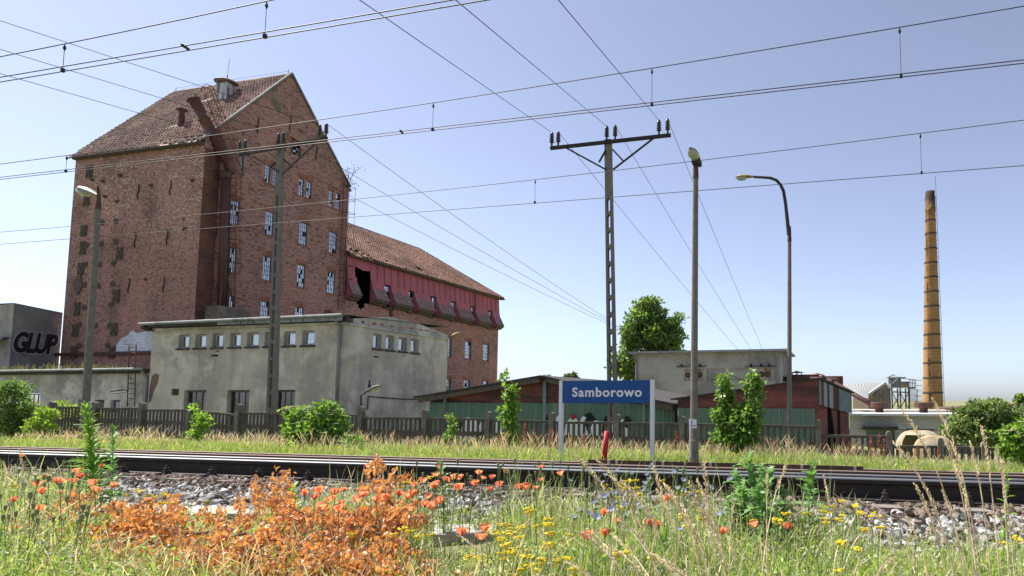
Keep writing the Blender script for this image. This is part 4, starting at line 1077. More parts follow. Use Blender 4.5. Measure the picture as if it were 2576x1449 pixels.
for x in (300, 1200, 2100):
    p = P(*Z6(x, 660)); top = l0.z + (ap.z - l0.z) * (p.x - l0.x) / (ap.x - l0.x) if p.x < ap.x else ap.z + (r0_.z - ap.z) * (p.x - ap.x) / (r0_.x - ap.x)
    mb = MB(); mb.box(p.x - .06, p.x + .06, SY - .06, SY - .02, BASE, top - .12); obj('corner_strip', mb, 'teal_sheet', shed)
mb = MB(); p = P(*Z6(2397, 740)); mb.box(p.x - .07, p.x + .07, SY - .35, SY - .1, p.z - .6, p.z + .15); mb.tube([(p.x, SY - .4, p.z - .1), (p.x + .05, SY - .55, p.z - .5)], .05, 6); obj('drain_box', mb, 'black_paint', shed)
# spray paint on the sheets
def blob(cx, cz, rx, rz, y, seed, mat, name='spray_paint'):
    r_ = random.Random(seed); mb = MB(); n = 14
    mb.prism([(cx + math.cos(2 * math.pi * k / n) * rx * r_.uniform(.75, 1.15), y, cz + math.sin(2 * math.pi * k / n) * rz * r_.uniform(.75, 1.15)) for k in range(n)], (0, -.004, 0)); return mb, mat, name
for k, (x, y, w, h, mt) in enumerate(((520, 920, 130, 130, 'white_paint'), (430, 900, 35, 100, 'black_paint'), (640, 940, 60, 110, 'white_paint'), (780, 930, 90, 120, 'white_paint'), (830, 880, 40, 60, 'purple_paint'), (1235, 890, 40, 110, 'black_paint'),
        (1330, 930, 70, 140, 'white_paint'), (1450, 930, 90, 150, 'white_paint'), (1560, 910, 60, 130, 'white_paint'), (1620, 870, 70, 90, 'black_paint'), (1690, 940, 80, 120, 'white_paint'), (1760, 900, 45, 110, 'black_paint'), (1810, 930, 60, 110, 'white_paint'), (1910, 930, 70, 130, 'white_paint'), (1950, 860, 45, 60, 'black_paint'), (1460, 815, 28, 30, 'red_post'), (1605, 800, 42, 30, 'black_paint'))):
    p = P(*Z6(x, y)); s = .2778 / 78
    mb, m_, n_ = blob(p.x, p.z, w * s, h * s, SY - .03 - .002 * k, k, mt); obj(n_, mb, m_, shed)

shed2 = thing('red_shed', 'tall dark red shed with green lower sheets and patched corrugated end', 'shed', (-3, 25, BASE))
S2 = 21.6
P2 = lambda x, y: un(x, y, Y=S2)
a0, a1 = P2(*Z7(412, 660)), P2(*Z7(1752, 470)); w0, w1 = P2(*Z7(470, 690)), P2(*Z7(1752, 700))
gt2 = P2(*Z7(1500, 738)).z
mb = MB(); mb.quad((w0.x, S2, BASE), (w1.x, S2, BASE), (w1.x, S2, a1.z - .02), (w0.x, S2, a0.z + .03)); obj('front_wall', mb, 'red_shed', shed2)
for k in range(5):
    xe = P2(*Z7(1708, 740)).x; x0, x1 = w0.x + (xe - w0.x) * k / 5, w0.x + (xe - w0.x) * (k + 1) / 5
    corrugated('wall_sheet', shed2, (x0, S2 - .03 - .008 * (k % 2)), (x1 + .02, S2 - .03 - .008 * (k % 2)), gt2, gt2, BASE, 'green_sheet')
e_t = un(*Z7(2045, 600), Y=24.2); e_b = un(*Z7(2052, 785), Y=24.2)
mid_b = P2(*Z7(1755, 705))
cols_ = ['teal_sheet', 'brown_sheet', 'blue_sheet', 'brown_sheet', 'blue_sheet', 'brown_sheet', 'brown_sheet', 'teal_sheet', 'teal_sheet', 'teal_sheet']
cuts = [0, .05, .13, .22, .29, .40, .49, .58, .70, .84, 1.0]
A2, B2 = Vector((w1.x + .02, S2, 0)), Vector((e_t.x, 24.2, 0))
for k in range(10):
    t0, t1 = cuts[k], cuts[k + 1]; p, q = A2.lerp(B2, t0), A2.lerp(B2, t1 + .004)
    tz = lambda t: a1.z + (e_t.z - a1.z) * t - .02; bz = lambda t: mid_b.z + (e_b.z - mid_b.z) * t
    corrugated('end_sheet', shed2, (p.x, p.y - .006 * (k % 2)), (q.x, q.y - .006 * (k % 2)), tz(t0), tz(t1), (lambda s, t0=t0, t1=t1: bz(t0 + (t1 - t0) * s) + random.uniform(-.01, .01)), cols_[k], .08, .012)
for (t0, t1, ln) in ((.03, .3, 0), (.42, .6, .25), (.7, .99, 0)):
    p, q = A2.lerp(B2, t0) + Vector((-.1, .12, 0)), A2.lerp(B2, t1) + Vector((-.1, .12, 0))
    mb = MB(); z0, z1 = bz(t0) + .05, bz(t1) + .05
    mb.prism([(p.x + ln, p.y + ln, BASE - .3), (q.x, q.y, BASE - .3), (q.x, q.y, z1), (p.x, p.y, z0)], (-.03, .02, 0)); obj('door_sheet', mb, 'red_shed', shed2)
mb = MB(); p, q = A2 + Vector((-.25, .7, 0)), B2 + Vector((-.25, .7, 0)); mb.quad((p.x, p.y, BASE), (q.x, q.y, BASE), (q.x, q.y, 1.0), (p.x, p.y, 1.2)); obj('dark_backing', mb, 'black_void', shed2)  # black sheet standing in for the shade inside the open shed end
mb = MB(); mb.prism([(a0.x, S2 - .12, a0.z), (a1.x + .05, S2 - .12, a1.z), (B2.x + .1, B2.y, e_t.z), (B2.x - 1, B2.y + 6, e_t.z + .1), (a0.x, S2 + 7, a0.z)], (0, 0, .05)); obj('roof', mb, 'roofing_felt', shed2)

# ------------------------------------------------------------------ grey transformer block
BY = 40.0
blk = thing('transformer_house', 'plain grey rendered block with thin flat roof and wire brackets', 'building', (-8, 43, BASE))
t0, t1 = un(*Z7(85, 245), Y=BY), un(*Z7(1395, 240), Y=BY); zt_ = t0.z
q = un(*Z7(1462, 260), X=t1.x)
pan_ = [fbox(Z7, 530, 380, 695, 488, BY), fbox(Z7, 733, 380, 895, 488, BY), fbox(Z7, 940, 380, 1100, 488, BY), fbox(Z7, 1148, 378, 1313, 488, BY)]
pan_ = [(a, b, pan_[0][2], pan_[0][3]) for a, b, *_ in pan_]
bfn = lambda u, v, d: Vector((u, BY + d, v))
mb = MB(); wall(mb, bfn, t0.x, t1.x, BASE, zt_, pan_, .12)
mb.quad((t1.x, BY, BASE), (t1.x, BY + 6, BASE), (t1.x, BY + 6, zt_), (t1.x, BY, zt_)); mb.quad((t0.x, BY, BASE), (t0.x, BY + 6, BASE), (t0.x, BY + 6, zt_), (t0.x, BY, zt_)); obj('wall', mb, 'plaster_block', blk)
for k, (a, b, c, d) in enumerate(pan_):
    mb = MB(); mb.box(a - .01, b + .01, BY + .1, BY + .15, c - .01, d + .01); o = obj('wall_panel', mb, 'plaster_block' if k in (1, 2) else 'rusty_white', blk)
    if k in (0, 3):
        for s in (.18, .5, .82):
            mb = MB(); mb.lathe([(.19, 0), (.17, .03), (.11, .02), (.02, .0)], (a + (b - a) * s, BY + .1, (c + d) / 2), 10, (0, -1, 0)); obj('bushing', mb, 'rust', o)
q2 = un(*Z7(1550, 268), X=t1.x + .45)
mb = MB(); x0, x1 = un(*Z7(20, 240), Y=BY - .5).x, t1.x + .5
mb.prism([(x0, BY - .5, zt_ + .01), (x1, BY - .5, zt_ + .01), (x1, BY + 6.4, zt_ + .05), (x0, BY + 6.4, zt_ + .05)], (0, 0, .13)); obj('roof', mb, 'grey_roof', blk)
for x in (95, 1372):
    p = un(*Z7(x, 300), Y=BY - .1); mb = MB(); mb.tube([(p.x - .05, BY - .45, zt_), (p.x, BY - .1, zt_ - .45), (p.x, BY - .1, BASE)], .07, 8); obj('downpipe', mb, 'zinc', blk)
brk = []
for k, (x, n_) in enumerate(((595, 3), (1225, 3))):
    mb = MB()
    for s in (-90, 0, 75):
        p = un(*Z7(x + s, 345), Y=BY - .25); mb.lathe([(.05, -.1), (.09, -.06), (.05, -.02), (.09, .02), (.05, .06), (.03, .1)], p, 8); mb.tube([p, p + Vector((0, .3, -.05))], .025, 5); brk.append(p)
    p = un(*Z7(x, 352), Y=BY - .1); mb.box(p.x - 1.0, p.x + .95, BY - .12, BY - .04, p.z - .06, p.z); obj('insulator_bracket', mb, 'insulator', blk)

# ------------------------------------------------------------------ yard behind on the right
WBY = 32.0
wb = thing('white_brick_building', 'low white brick building with pale flat roof and dark canopy', 'building', (6, 35, -2.4))
z_r = un(*Z8(1000, 830), Y=WBY).z; xl_, xr_ = un(*Z8(600, 900), Y=WBY).x, un(*Z8(1800, 900), Y=WBY).x
op = [fbox(Z8, 790, 1005, 1115, 1210, WBY), fbox(Z8, 1245, 990, 1570, 1210, WBY)]
wfn = lambda u, v, d: Vector((u, WBY + d, v))
mb = MB(); wall(mb, wfn, xl_, xr_, -2.4, z_r - .05, op, .2); obj('wall', mb, 'white_brick', wb)
mb = MB(); mb.box(op[0][0] - .02, op[0][1] + .02, WBY + .1, WBY + .15, op[0][2], op[0][3]); obj('green_panel', mb, 'teal_sheet', wb)
mb = MB(); mb.box(op[1][0] - .02, op[1][1] + .02, WBY + .5, WBY + .55, op[1][2], op[1][3]); obj('opening', mb, 'black_void', wb)  # black panel painted in place of the unlit inside
c = fbox(Z8, 745, 960, 1140, 1000, WBY); mb = MB(); mb.box(c[0], c[1], WBY - .7, WBY - .003, c[3] - .14, c[3] + .02); obj('canopy', mb, 'roofing_felt', wb)
c = fbox(Z8, 715, 955, 1760, 1012, WBY); mb = MB(); mb.box(c[0], xr_, WBY - .02, WBY - .003, c[2], c[3] - .15); obj('lintel_band', mb, 'plaster_dark', wb)
mb = MB(); mb.box(xl_ - .2, xr_ + .2, WBY - .5, WBY + 7, z_r - .045, z_r + .06); obj('roof', mb, 'white_roof', wb)
mb = MB(); z2_ = un(*Z8(1000, 780), Y=WBY + 3).z; mb.box(xl_ - .2, xr_ + .4, WBY + 3, WBY + 7, z_r + .063, z2_); obj('roof_upstand', mb, 'plaster_annex', wb)
for x in (940, 1440):
    p = un(*Z8(x, 808), Y=WBY + 2); h = un(*Z8(x, 690), Y=WBY + 2).z; s = (h - p.z)
    mb = MB(); mb.lathe([(.2, -.1), (.2, s * .35), (.26, s * .5), (.42, s * .52), (.44, s * .95), (.4, s), (.3, s)], p, 14); obj('roof_stack', mb, 'rust', wb)

HY = 60.0
hb_ = thing('gabled_hall', 'beige rendered hall with pale corrugated gable roof behind the sheds', 'building', (6, 66, -2))
# gable faces right: eave edge along the roof sheet, ridge running away to the left
A, B, C_, D_ = un(*Z8(480, 490), Y=HY + 9), un(*Z8(997, 472), Y=HY + 5), un(*Z8(815, 598), Y=HY), un(*Z8(640, 592), Y=HY + 4)
mb = MB(); m_ = 26
for k in range(m_ + 1):
    t_ = k / m_; top = A.lerp(B, t_); bot = D_.lerp(C_, t_); off = Vector((0, 0, .05 if k % 2 else 0)); mb.v += [tuple(bot + off), tuple(top + off)]
mb.f = [(2 * k, 2 * k + 2, 2 * k + 3, 2 * k + 1) for k in range(m_)]; obj('roof', mb, 'grey_roof', hb_)
E_ = un(*Z8(1065, 548), Y=HY + 9)
mb = MB(); mb.quad((C_.x, C_.y, -2), (E_.x, E_.y, -2), E_, B - Vector((0, 0, .05)), C_); obj('gable_wall', mb, 'plaster_beige', hb_)
mb = MB(); mb.quad((D_.x, D_.y, -2), (C_.x, C_.y, -2), C_ - Vector((0, 0, .35)), D_ - Vector((0, 0, .35))); obj('side_wall', mb, 'timber', hb_)
mb = MB(); mb.bar(C_ + Vector((.02, -.05, .0)), B + Vector((.02, -.05, .02)), .12, .22); mb.bar(B + Vector((.02, -.05, .02)), E_ + Vector((.02, -.05, 0)), .12, .2); obj('verge', mb, 'white_roof', hb_)

TY = 58.0
T = lambda x, y: un(*Z8(x, y), Y=TY)
tank = thing('hopper_tower', 'steel hopper cabin with railing and caged ladder on tall braced legs', 'tower', tuple(T(1170, 775)))
a, b = T(1070, 520), T(1185, 435); c = T(1275, 525)
mb = MB(); mb.box(a.x, b.x, TY, TY + 3, a.z, b.z + .2); obj('cabin', mb, 'steel_grey', tank)
mb = MB(); mb.box(b.x + .003, c.x, TY, TY + 3, a.z, T(1230, 455).z); obj('hopper', mb, 'plaster_beige', tank)
mb = MB(); p0, p1, p2 = T(1025, 418), T(1115, 390), T(1240, 412); mb.prism([p0, p2, p2 + Vector((0, 3.4, 0)), p1 + Vector((0, 1.6, .12)), p0 + Vector((0, 3.4, 0))], (0, 0, .06)); obj('cabin_roof', mb, 'grey_roof', tank)
mb = MB(); mb.bar(T(1080, 480), T(1145, 420), .12, .1); obj('chute', mb, 'white_roof', tank)
for x in (1080, 1175, 1270):
    for dy in (0.05, 2.9):
        p = T(x, 525); mb = MB(); mb.box(p.x - .055, p.x + .055, TY + dy - .05, TY + dy + .05, -2, p.z); obj('leg', mb, 'steel_green', tank)
for x0, x1 in ((1085, 1175), (1175, 1270)):
    for f_ in (0, 1):
        mb = MB(); mb.bar(T(x0 if f_ else x1, 760), T(x1 if f_ else x0, 580), .06); obj('brace', mb, 'arm_steel', tank)
mb = MB(); mb.bar(T(1075, 572), T(1275, 578), .1); obj('cross_beam', mb, 'steel_green', tank)
for k in range(5):
    x = 1280 + k * 18; mb = MB(); p = T(x, 530); mb.bar(p, (p.x, p.y, T(x, 425 + k * 3).z), .045); obj('railing_post', mb, 'arm_steel', tank)
for y in (430, 470):
    mb = MB(); mb.bar(T(1190, y - 12), T(1350, y + 6), .045); obj('railing_rail', mb, 'arm_steel', tank)
mb = MB(); mb.box(c.x, T(1350, 530).x, TY, TY + 1.5, a.z - .12, a.z); obj('platform', mb, 'rust', tank)
ladder(tank, T(1325, 760), T(1325, 540), (1, 0, 0), (0, -1, 0), 16, 'arm_steel', .6, 0)
for k in range(6):
    p = T(1340, 740 - k * 60); mb = MB(); mb.bar(p, p + Vector((.55, 0, 0)), .04); obj('hoop', mb, 'arm_steel', tank)

ch = thing('factory_chimney', 'tall tapering yellow brick factory chimney with dark iron bands and sooty top', 'chimney', (11.4, 90, -2))
cb, ct = un(2347, 1028, Y=90), un(2339.5, 482, Y=90); rb, rtop = 1.27, .60
axis = (ct - cb).normalized(); Hc = ct.z - cb.z; 
ccx = (cb.x + ct.x) / 2
prof = [(rb * 1.03, -2.5 - cb.z)]; prof = [(rb + .05, cb.z - 3), (rb, cb.z), (rtop + .04, ct.z - 2.9), (rtop + .1, ct.z - 2.7), (rtop + .1, ct.z - 2.3), (rtop + .06, ct.z - 2.25), (rtop + .06, ct.z - .7), (rtop - .02, ct.z - .6), (rtop - .02, ct.z), (rtop - .2, ct.z), (rtop - .2, ct.z - 2)]
tilt_ = (ct.x - cb.x) / Hc
mb = MB(); mb.lathe(prof, (0, 90, 0), 40)
shear = lambda z: cb.x + (z - cb.z) * tilt_
mb.v = [(x + shear(z), y, z) for x, y, z in mb.v]; obj('shaft', mb, 'chimney_brick', ch, True)
for y in (237, 300, 380, 468, 553, 640, 727, 813, 900, 983, 1065, 1153, 1242, 1331):
    z = un(2345, (600 + y * .5866) / 1.39752, Y=90).z; r = rb + (rtop + .04 - rb) * (z - cb.z) / (ct.z - 2.9 - cb.z)
    mb = MB(); mb.lathe([(r, -.1), (r + .05, -.09), (r + .05, .09), (r, .1)], (shear(z), 90, z), 40); obj('iron_band', mb, 'roofing_felt', ch)
mb = MB(); pts = [(shear(z) + (rb + (rtop - rb) * (z - cb.z) / Hc) + .12, 89.8, z) for z in np.linspace(cb.z, ct.z + 1.9, 12)]; mb.tube(pts, .03, 5)
for z in np.linspace(cb.z + 1, ct.z, 26):
    r = rb + (rtop - rb) * (z - cb.z) / Hc; mb.bar((shear(z) + r * .9, 89.8, z), (shear(z) + r + .14, 89.8, z), .04)
obj('lightning_conductor', mb, 'steel_green', ch)

def pipe(name, label, cat, pts, r, mat='rust_pipe', n=12):
    mb = MB(); mb.tube(pts, r, n); return tag(obj(name, mb, mat, None, True), label, cat)
o = pipe('slanting_pipe', 'thick rusty pipe slanting down to the white brick building', 'pipe', [un(*Z8(285, 420), Y=36), un(*Z8(420, 465), Y=36), un(*Z8(640, 595), Y=35), un(*Z8(910, 755), Y=34)], .125)
for x, y in ((410, 455), (300, 415)):
    mb = MB(); p = un(*Z8(x, y), Y=36); mb.lathe([(.13, -.08), (.17, -.07), (.17, .07), (.13, .08)], p, 12, (.5, 0, -.25)); obj('collar', mb, 'rust', o)
o = pipe('bent_duct', 'rusty horizontal duct with bent end behind the red shed', 'duct', [un(*Z8(-160, 425), Y=42), un(*Z8(380, 432), Y=42), un(*Z8(450, 440), Y=42), un(*Z8(490, 480), Y=42)], .16, 'rust')
for x, y0, lb in ((235, 400, 'pyramid roof cowl on squat base above the red shed ridge'), (5, 375, 'rusty roof cowl with flat cone beside the lamp post')):
    p = un(*Z8(x, y0), Y=44); th = thing('roof_cowl', lb, 'cowl', tuple(p - Vector((0, 0, .6))))
    mb = MB(); mb.lathe([(.44, .1), (.46, .12), (.0, .25)], p, 4); obj('cone_cap', mb, 'rust_orange', th)
    mb = MB(); mb.lathe([(.4, -2), (.4, -.1), (.1, -.05)], p, 4); obj('base', mb, 'roofing_felt', th)
    for k in range(4):
        a = k * math.pi / 2; mb = MB(); mb.tube([p + Vector((math.cos(a) * .3, math.sin(a) * .3, -.15)), p + Vector((math.cos(a) * .3, math.sin(a) * .3, .18))], .03, 5); obj('strut', mb, 'arm_steel', th)
mb = MB(); q0, q1 = un(*Z7(1505, 430), Y=46), un(*Z7(1700, 470), Y=46); mb.box(q0.x - 3, q0.x + 1.8, 46, 50, -1, q0.z); mb.box(q0.x + 1.8, q1.x + 2, 46.2, 50, -1, q1.z + .2)
tag(obj('brown_outbuilding', mb, 'red_shed'), 'brown brick outbuilding peeking over the red shed roof', 'building')
pipe('pipeline', 'long rusty pipeline crossing behind the right hand bushes', 'pipeline', [un(*Z8(1560, 778), Y=46), un(*Z8(2250, 745), Y=46), un(*Z8(2620, 735), Y=46)], .2, 'rust')
pipe('pipeline', 'lower thinner rusty pipe below the long pipeline', 'pipeline', [un(*Z8(2200, 812), Y=44), un(*Z8(2620, 805), Y=44)], .13, 'rust')

# mossy shell lying behind the fence
DY = 20.0
sp = un(*Z8(1440, 1170), Y=DY)
shell = thing('domed_shell', 'mossy rounded cabin shell with dark openings lying behind the fence', 'shell', (sp.x, DY, sp.z - .3))
def dome(cx, cy, cz, rx, ry, rz, cut, name):
    mb = MB(); nu_, nv_ = 26, 9
    for j in range(nv_):
        th_ = math.pi / 2 * j / (nv_ - 1)
        for i in range(nu_ + 1):
            a = math.pi * 2 * i / nu_; c_, s_ = math.cos(a), math.sin(a)
            e_ = .75
            mb.v.append((cx + rx * math.copysign(abs(c_) ** e_, c_) * math.cos(th_) ** .6, cy + ry * math.copysign(abs(s_) ** e_, s_) * math.cos(th_) ** .6, cz + rz * math.sin(th_)))
    for j in range(nv_ - 1):
        for i in range(nu_):
            if cut(i, j): continue
            mb.f.append((j * (nu_ + 1) + i, j * (nu_ + 1) + i + 1, (j + 1) * (nu_ + 1) + i + 1, (j + 1) * (nu_ + 1) + i))
    return obj(name, mb, 'shell', shell, True)
lx, rx_ = un(*Z8(1142, 1170), Y=DY).x, un(*Z8(1750, 1170), Y=DY).x
tz_ = un(*Z8(1400, 1015), Y=DY).z; cz = sp.z - .35
dome((lx + rx_) / 2 - .05, DY + .6, cz, (rx_ - lx) / 2, .75, tz_ - cz, lambda i, j: 16 <= i <= 19 and 1 <= j <= 4 or (25 <= i or i <= 1) and 1 <= j <= 4, 'roof_shell')
dome(un(*Z8(1560, 1100), Y=DY - .1).x, DY, cz, .6, .5, un(*Z8(1560, 1068), Y=DY - .1).z - cz, lambda i, j: False, 'nose_shell')

# ------------------------------------------------------------------ power poles, wires
def insulator(th, p, s=1.0):
    mb = MB(); pr = [(.03, -.14), (.03, 0)]
    for k in range(6): pr += [(.05, .0 + k * .05), (.082 - .003 * k, .012 + k * .05), (.05, .035 + k * .05)]
    pr += [(.045, .31), (.03, .34), (.0, .345)]
    mb.lathe([(r * s, z * s) for r, z in pr], p, 10); obj('insulator', mb, 'insulator', th, True)
def power_pole(label, W0, base_px, top_px, Y, armL, armR, Yl, Yr, ins_px, br):
    b = un(*base_px, Y=Y); t = un(*top_px, Y=Y); b = b + (b - t) * ((b.z + 1.4) / (t.z - b.z))
    th = thing('power_pole', label, 'power pole', tuple(b), 'medium voltage poles behind the fence')
    # concrete pole with a row of rounded slots: two stringers and webs
    W1, D0, D1 = .23, .2, .15
    H_ = t.z - b.z; n = 16
    mb = MB(); f = lambda s: b.lerp(t, s)
    hw = lambda s: (W0 + (W1 - W0) * s) / 2; hd = lambda s: (D0 + (D1 - D0) * s) / 2
    def seg(s0, s1, a0, b0, a1, b1):
        p, q = f(s0), f(s1)
        mb.add([(p.x + a0, p.y - hd(s0), p.z), (p.x + b0, p.y - hd(s0), p.z), (p.x + b0, p.y + hd(s0), p.z), (p.x + a0, p.y + hd(s0), p.z), (q.x + a1, q.y - hd(s1), q.z), (q.x + b1, q.y - hd(s1), q.z), (q.x + b1, q.y + hd(s1), q.z), (q.x + a1, q.y + hd(s1), q.z)],
               [(0, 1, 5, 4), (1, 2, 6, 5), (2, 3, 7, 6), (3, 0, 4, 7), (4, 5, 6, 7), (0, 3, 2, 1)])
    s_top = .82; k = .58
    for side_ in (-1, 1):
        a0, b0, a1, b1 = sorted((side_ * hw(0), side_ * hw(0) * (1 - k))), None, sorted((side_ * hw(s_top), side_ * hw(s_top) * (1 - k))), None
        seg(0, s_top, a0[0], a0[1], a1[0], a1[1])
    for i in range(n + 1):
        c_ = s_top * i / n; e_ = .0042
        for (sa, sb, in_) in ((c_ - e_, c_ + e_, 0), (c_ - e_ * 2.0, c_ - e_, .45), (c_ + e_, c_ + e_ * 2.0, .45)):
            sa, sb = max(0, sa), min(s_top + .002, sb)
            if sb <= sa: continue
            if in_ == 0: seg(sa, sb, -hw(sa) * (1 - k) - .004, hw(sa) * (1 - k) + .004, -hw(sb) * (1 - k) - .004, hw(sb) * (1 - k) + .004)
            else:
                for sd in (-1, 1):
                    x0, x1 = sorted((sd * (hw(sa) * (1 - k) + .003), sd * hw(sa) * (1 - k) * (1 - in_))); seg(sa, sb, x0, x1, x0, x1)
    seg(s_top - .001, 1, -hw(s_top) + .002, hw(s_top) - .002, -hw(1), hw(1))
    obj('shaft', mb, 'concrete_pole', th)
    L, R_ = un(*armL, Y=Yl), un(*armR, Y=Yr); mb = MB(); mb.bar(L, R_, .09, .11); obj('crossarm', mb, 'arm_steel', th)
    for (p, q, yy) in br:
        mb = MB(); mb.bar(un(*p, Y=yy), un(*q, Y=Y - .12), .05); obj('brace', mb, 'arm_steel', th)
    tips = []
    for (x, y) in ins_px:
        d = (x - armL[0]) / (armR[0] - armL[0]); yy = Yl + (Yr - Yl) * d; p = L.lerp(R_, d); q = un(x, y, Y=p.y)
        q = Vector((p.x + (0), p.y, p.z + .19)); insulator(th, q, 1.1); tips.append(q + Vector((0, 0, .36)))
    return tips
py = 20.0
t1 = power_pole('slotted concrete power pole standing before the mill gable', .38, (684, 1030), (707, 348), py, (600, 390), (822, 347), 20.2, 19.06, [(602, 380), (617, 378), (705, 350), (718, 350), (805, 338), (820, 338)],
                [((636, 393), (700, 432), 20.0), ((700, 404), (682, 420), 20.0), ((791, 362), (710, 438), 19.3), ((713, 400), (736, 422), 19.7)])
t2 = power_pole('slotted concrete power pole rising behind the blue station sign', .31, (1541, 1030), (1530, 352), py, (1385, 373), (1687, 340), py - .12, py - .12, [(1388, 360), (1405, 360), (1530, 345), (1551, 340), (1659, 330), (1680, 326)],
                [((1422, 371), (1525, 427), py - .1), ((1507, 408), (1524, 378), py - .1), ((1645, 347), (1542, 427), py - .1), ((1568, 405), (1541, 376), py - .1)])
def wire(label, pts, r=.008, group='power line conductors', mat='wire', sag=0.0, n=14):
    a, b = Vector(pts[0]), Vector(pts[1]); mb = MB()
    mb.tube([a.lerp(b, k / n) - Vector((0, 0, sag * 4 * (k / n) * (1 - k / n))) for k in range(n + 1)], r, 5)
    return tag(obj('power_wire', mb, mat), label, 'wire', group)
for k, (x, y) in enumerate(((0, 52), (0, 124), (0, 185))):
    wire('power line wire running left from the pole before the mill', (t1[(4, 2, 0)[k]], t1[(4, 2, 0)[k]] + (un(x, y, Y=12) - t1[(4, 2, 0)[k]]) * 1.8), .009)
for k in range(3):
    wire('power line wire from the pole before the mill to the transformer block', (t1[(5, 3, 1)[k]], brk[k]), .009, sag=.3)
for k, (x, y) in enumerate(((905, 0), (1146, 0), (1405, 0))):
    q = un(x, y, Y=8.5); a = t2[(0, 2, 4)[k]]; wire('power line wire climbing from the pole behind the sign over the tracks', (a, a + (q - a) * 3.0), .008)
    wire('power line wire dropping from the pole behind the sign to the transformer block', (t2[(1, 3, 5)[k]], brk[3 + k]), .008, sag=.1)
def oh(label, Y, cpx, mpx, dpx, pair, loc):
    cp = [un(x, y, Y=Y) for x, y in cpx]; mp = [un(x, y, Y=Y) for x, y in mpx]; dp = [un(x, y, Y=Y).x for x, y in dpx]
    x0, x1 = cp[0].x - 20, cp[-1].x + 26
    zc = np.polyfit([p.x for p in cp], [p.z for p in cp], 1)
    overhead_args = (np.polyval(zc, x0), np.polyval(zc, x1))
    th = thing('overhead_line', label, 'overhead wire', (0, Y, float(overhead_args[0])), 'railway catenary wires')
    cf = np.polyfit([p.x for p in mp], [p.z for p in mp], 2); xm0, xm1 = cp[0].x - 2, cp[-1].x + 3
    mz = lambda x: float(np.polyval(cf, min(max(x, xm0), xm1)) + np.polyval(np.polyder(cf), min(max(x, xm0), xm1)) * (x - min(max(x, xm0), xm1)) * .6); cz = lambda x: float(np.polyval(zc, x))
    xs_ = np.linspace(x0, x1, 40)
    mb = MB(); mb.tube([(x, Y, mz(x)) for x in xs_], .0085, 5); obj('messenger_wire', mb, 'copper_wire', th)
    for k in range(2 if pair else 1):
        mb = MB(); mb.tube([(x, Y - (.11 * k), cz(x)) for x in xs_], .0085, 5); obj('contact_wire', mb, 'copper_wire', th)
    for d in dp:
        mb = MB(); mb.tube([(d, Y, cz(d)), (d, Y, mz(d))], .005, 4); mb.box(d - .02, d + .02, Y - .02, Y + .02, cz(d) - .01, cz(d) + .05); mb.lathe([(.004, -.12), (.025, -.07), (.004, -.01)], (d, Y, mz(d)), 6); obj('dropper', mb, 'copper_wire', th)
    if loc is not None:
        c_ = un(*loc, Y=Y).x; mb = MB(); mb.bar((c_, Y + .03, cz(c_) + .03), (c_ + .08, Y - .14, cz(c_)), .03); obj('clamp', mb, 'copper_wire', th)
oh('doubled overhead contact wire with messenger above the near track', 7.0, [(0, 207), (640, 97), (1250, -3)], [(0, 143), (163, 110), (676, 2), (900, -48)], [(160, 150), (668, 60)], True, (470, 131))
oh('doubled overhead contact wire with messenger above the second track', 10.6, [(0, 453), (1288, 300), (2576, 163)], [(0, 413), (1088, 258), (1640, 172), (2255, 72), (2576, 14)], [(167, 410), (1089, 300), (1640, 220), (2265, 130)], True, (1010, 338))
oh('single overhead contact wire with messenger beyond both tracks', 14.7, [(0, 617), (1288, 507), (2576, 423)], [(0, 584), (740, 517), (1346, 452), (2320, 334), (2576, 303)], [(462, 560), (1346, 480), (2317, 390)], False, None)

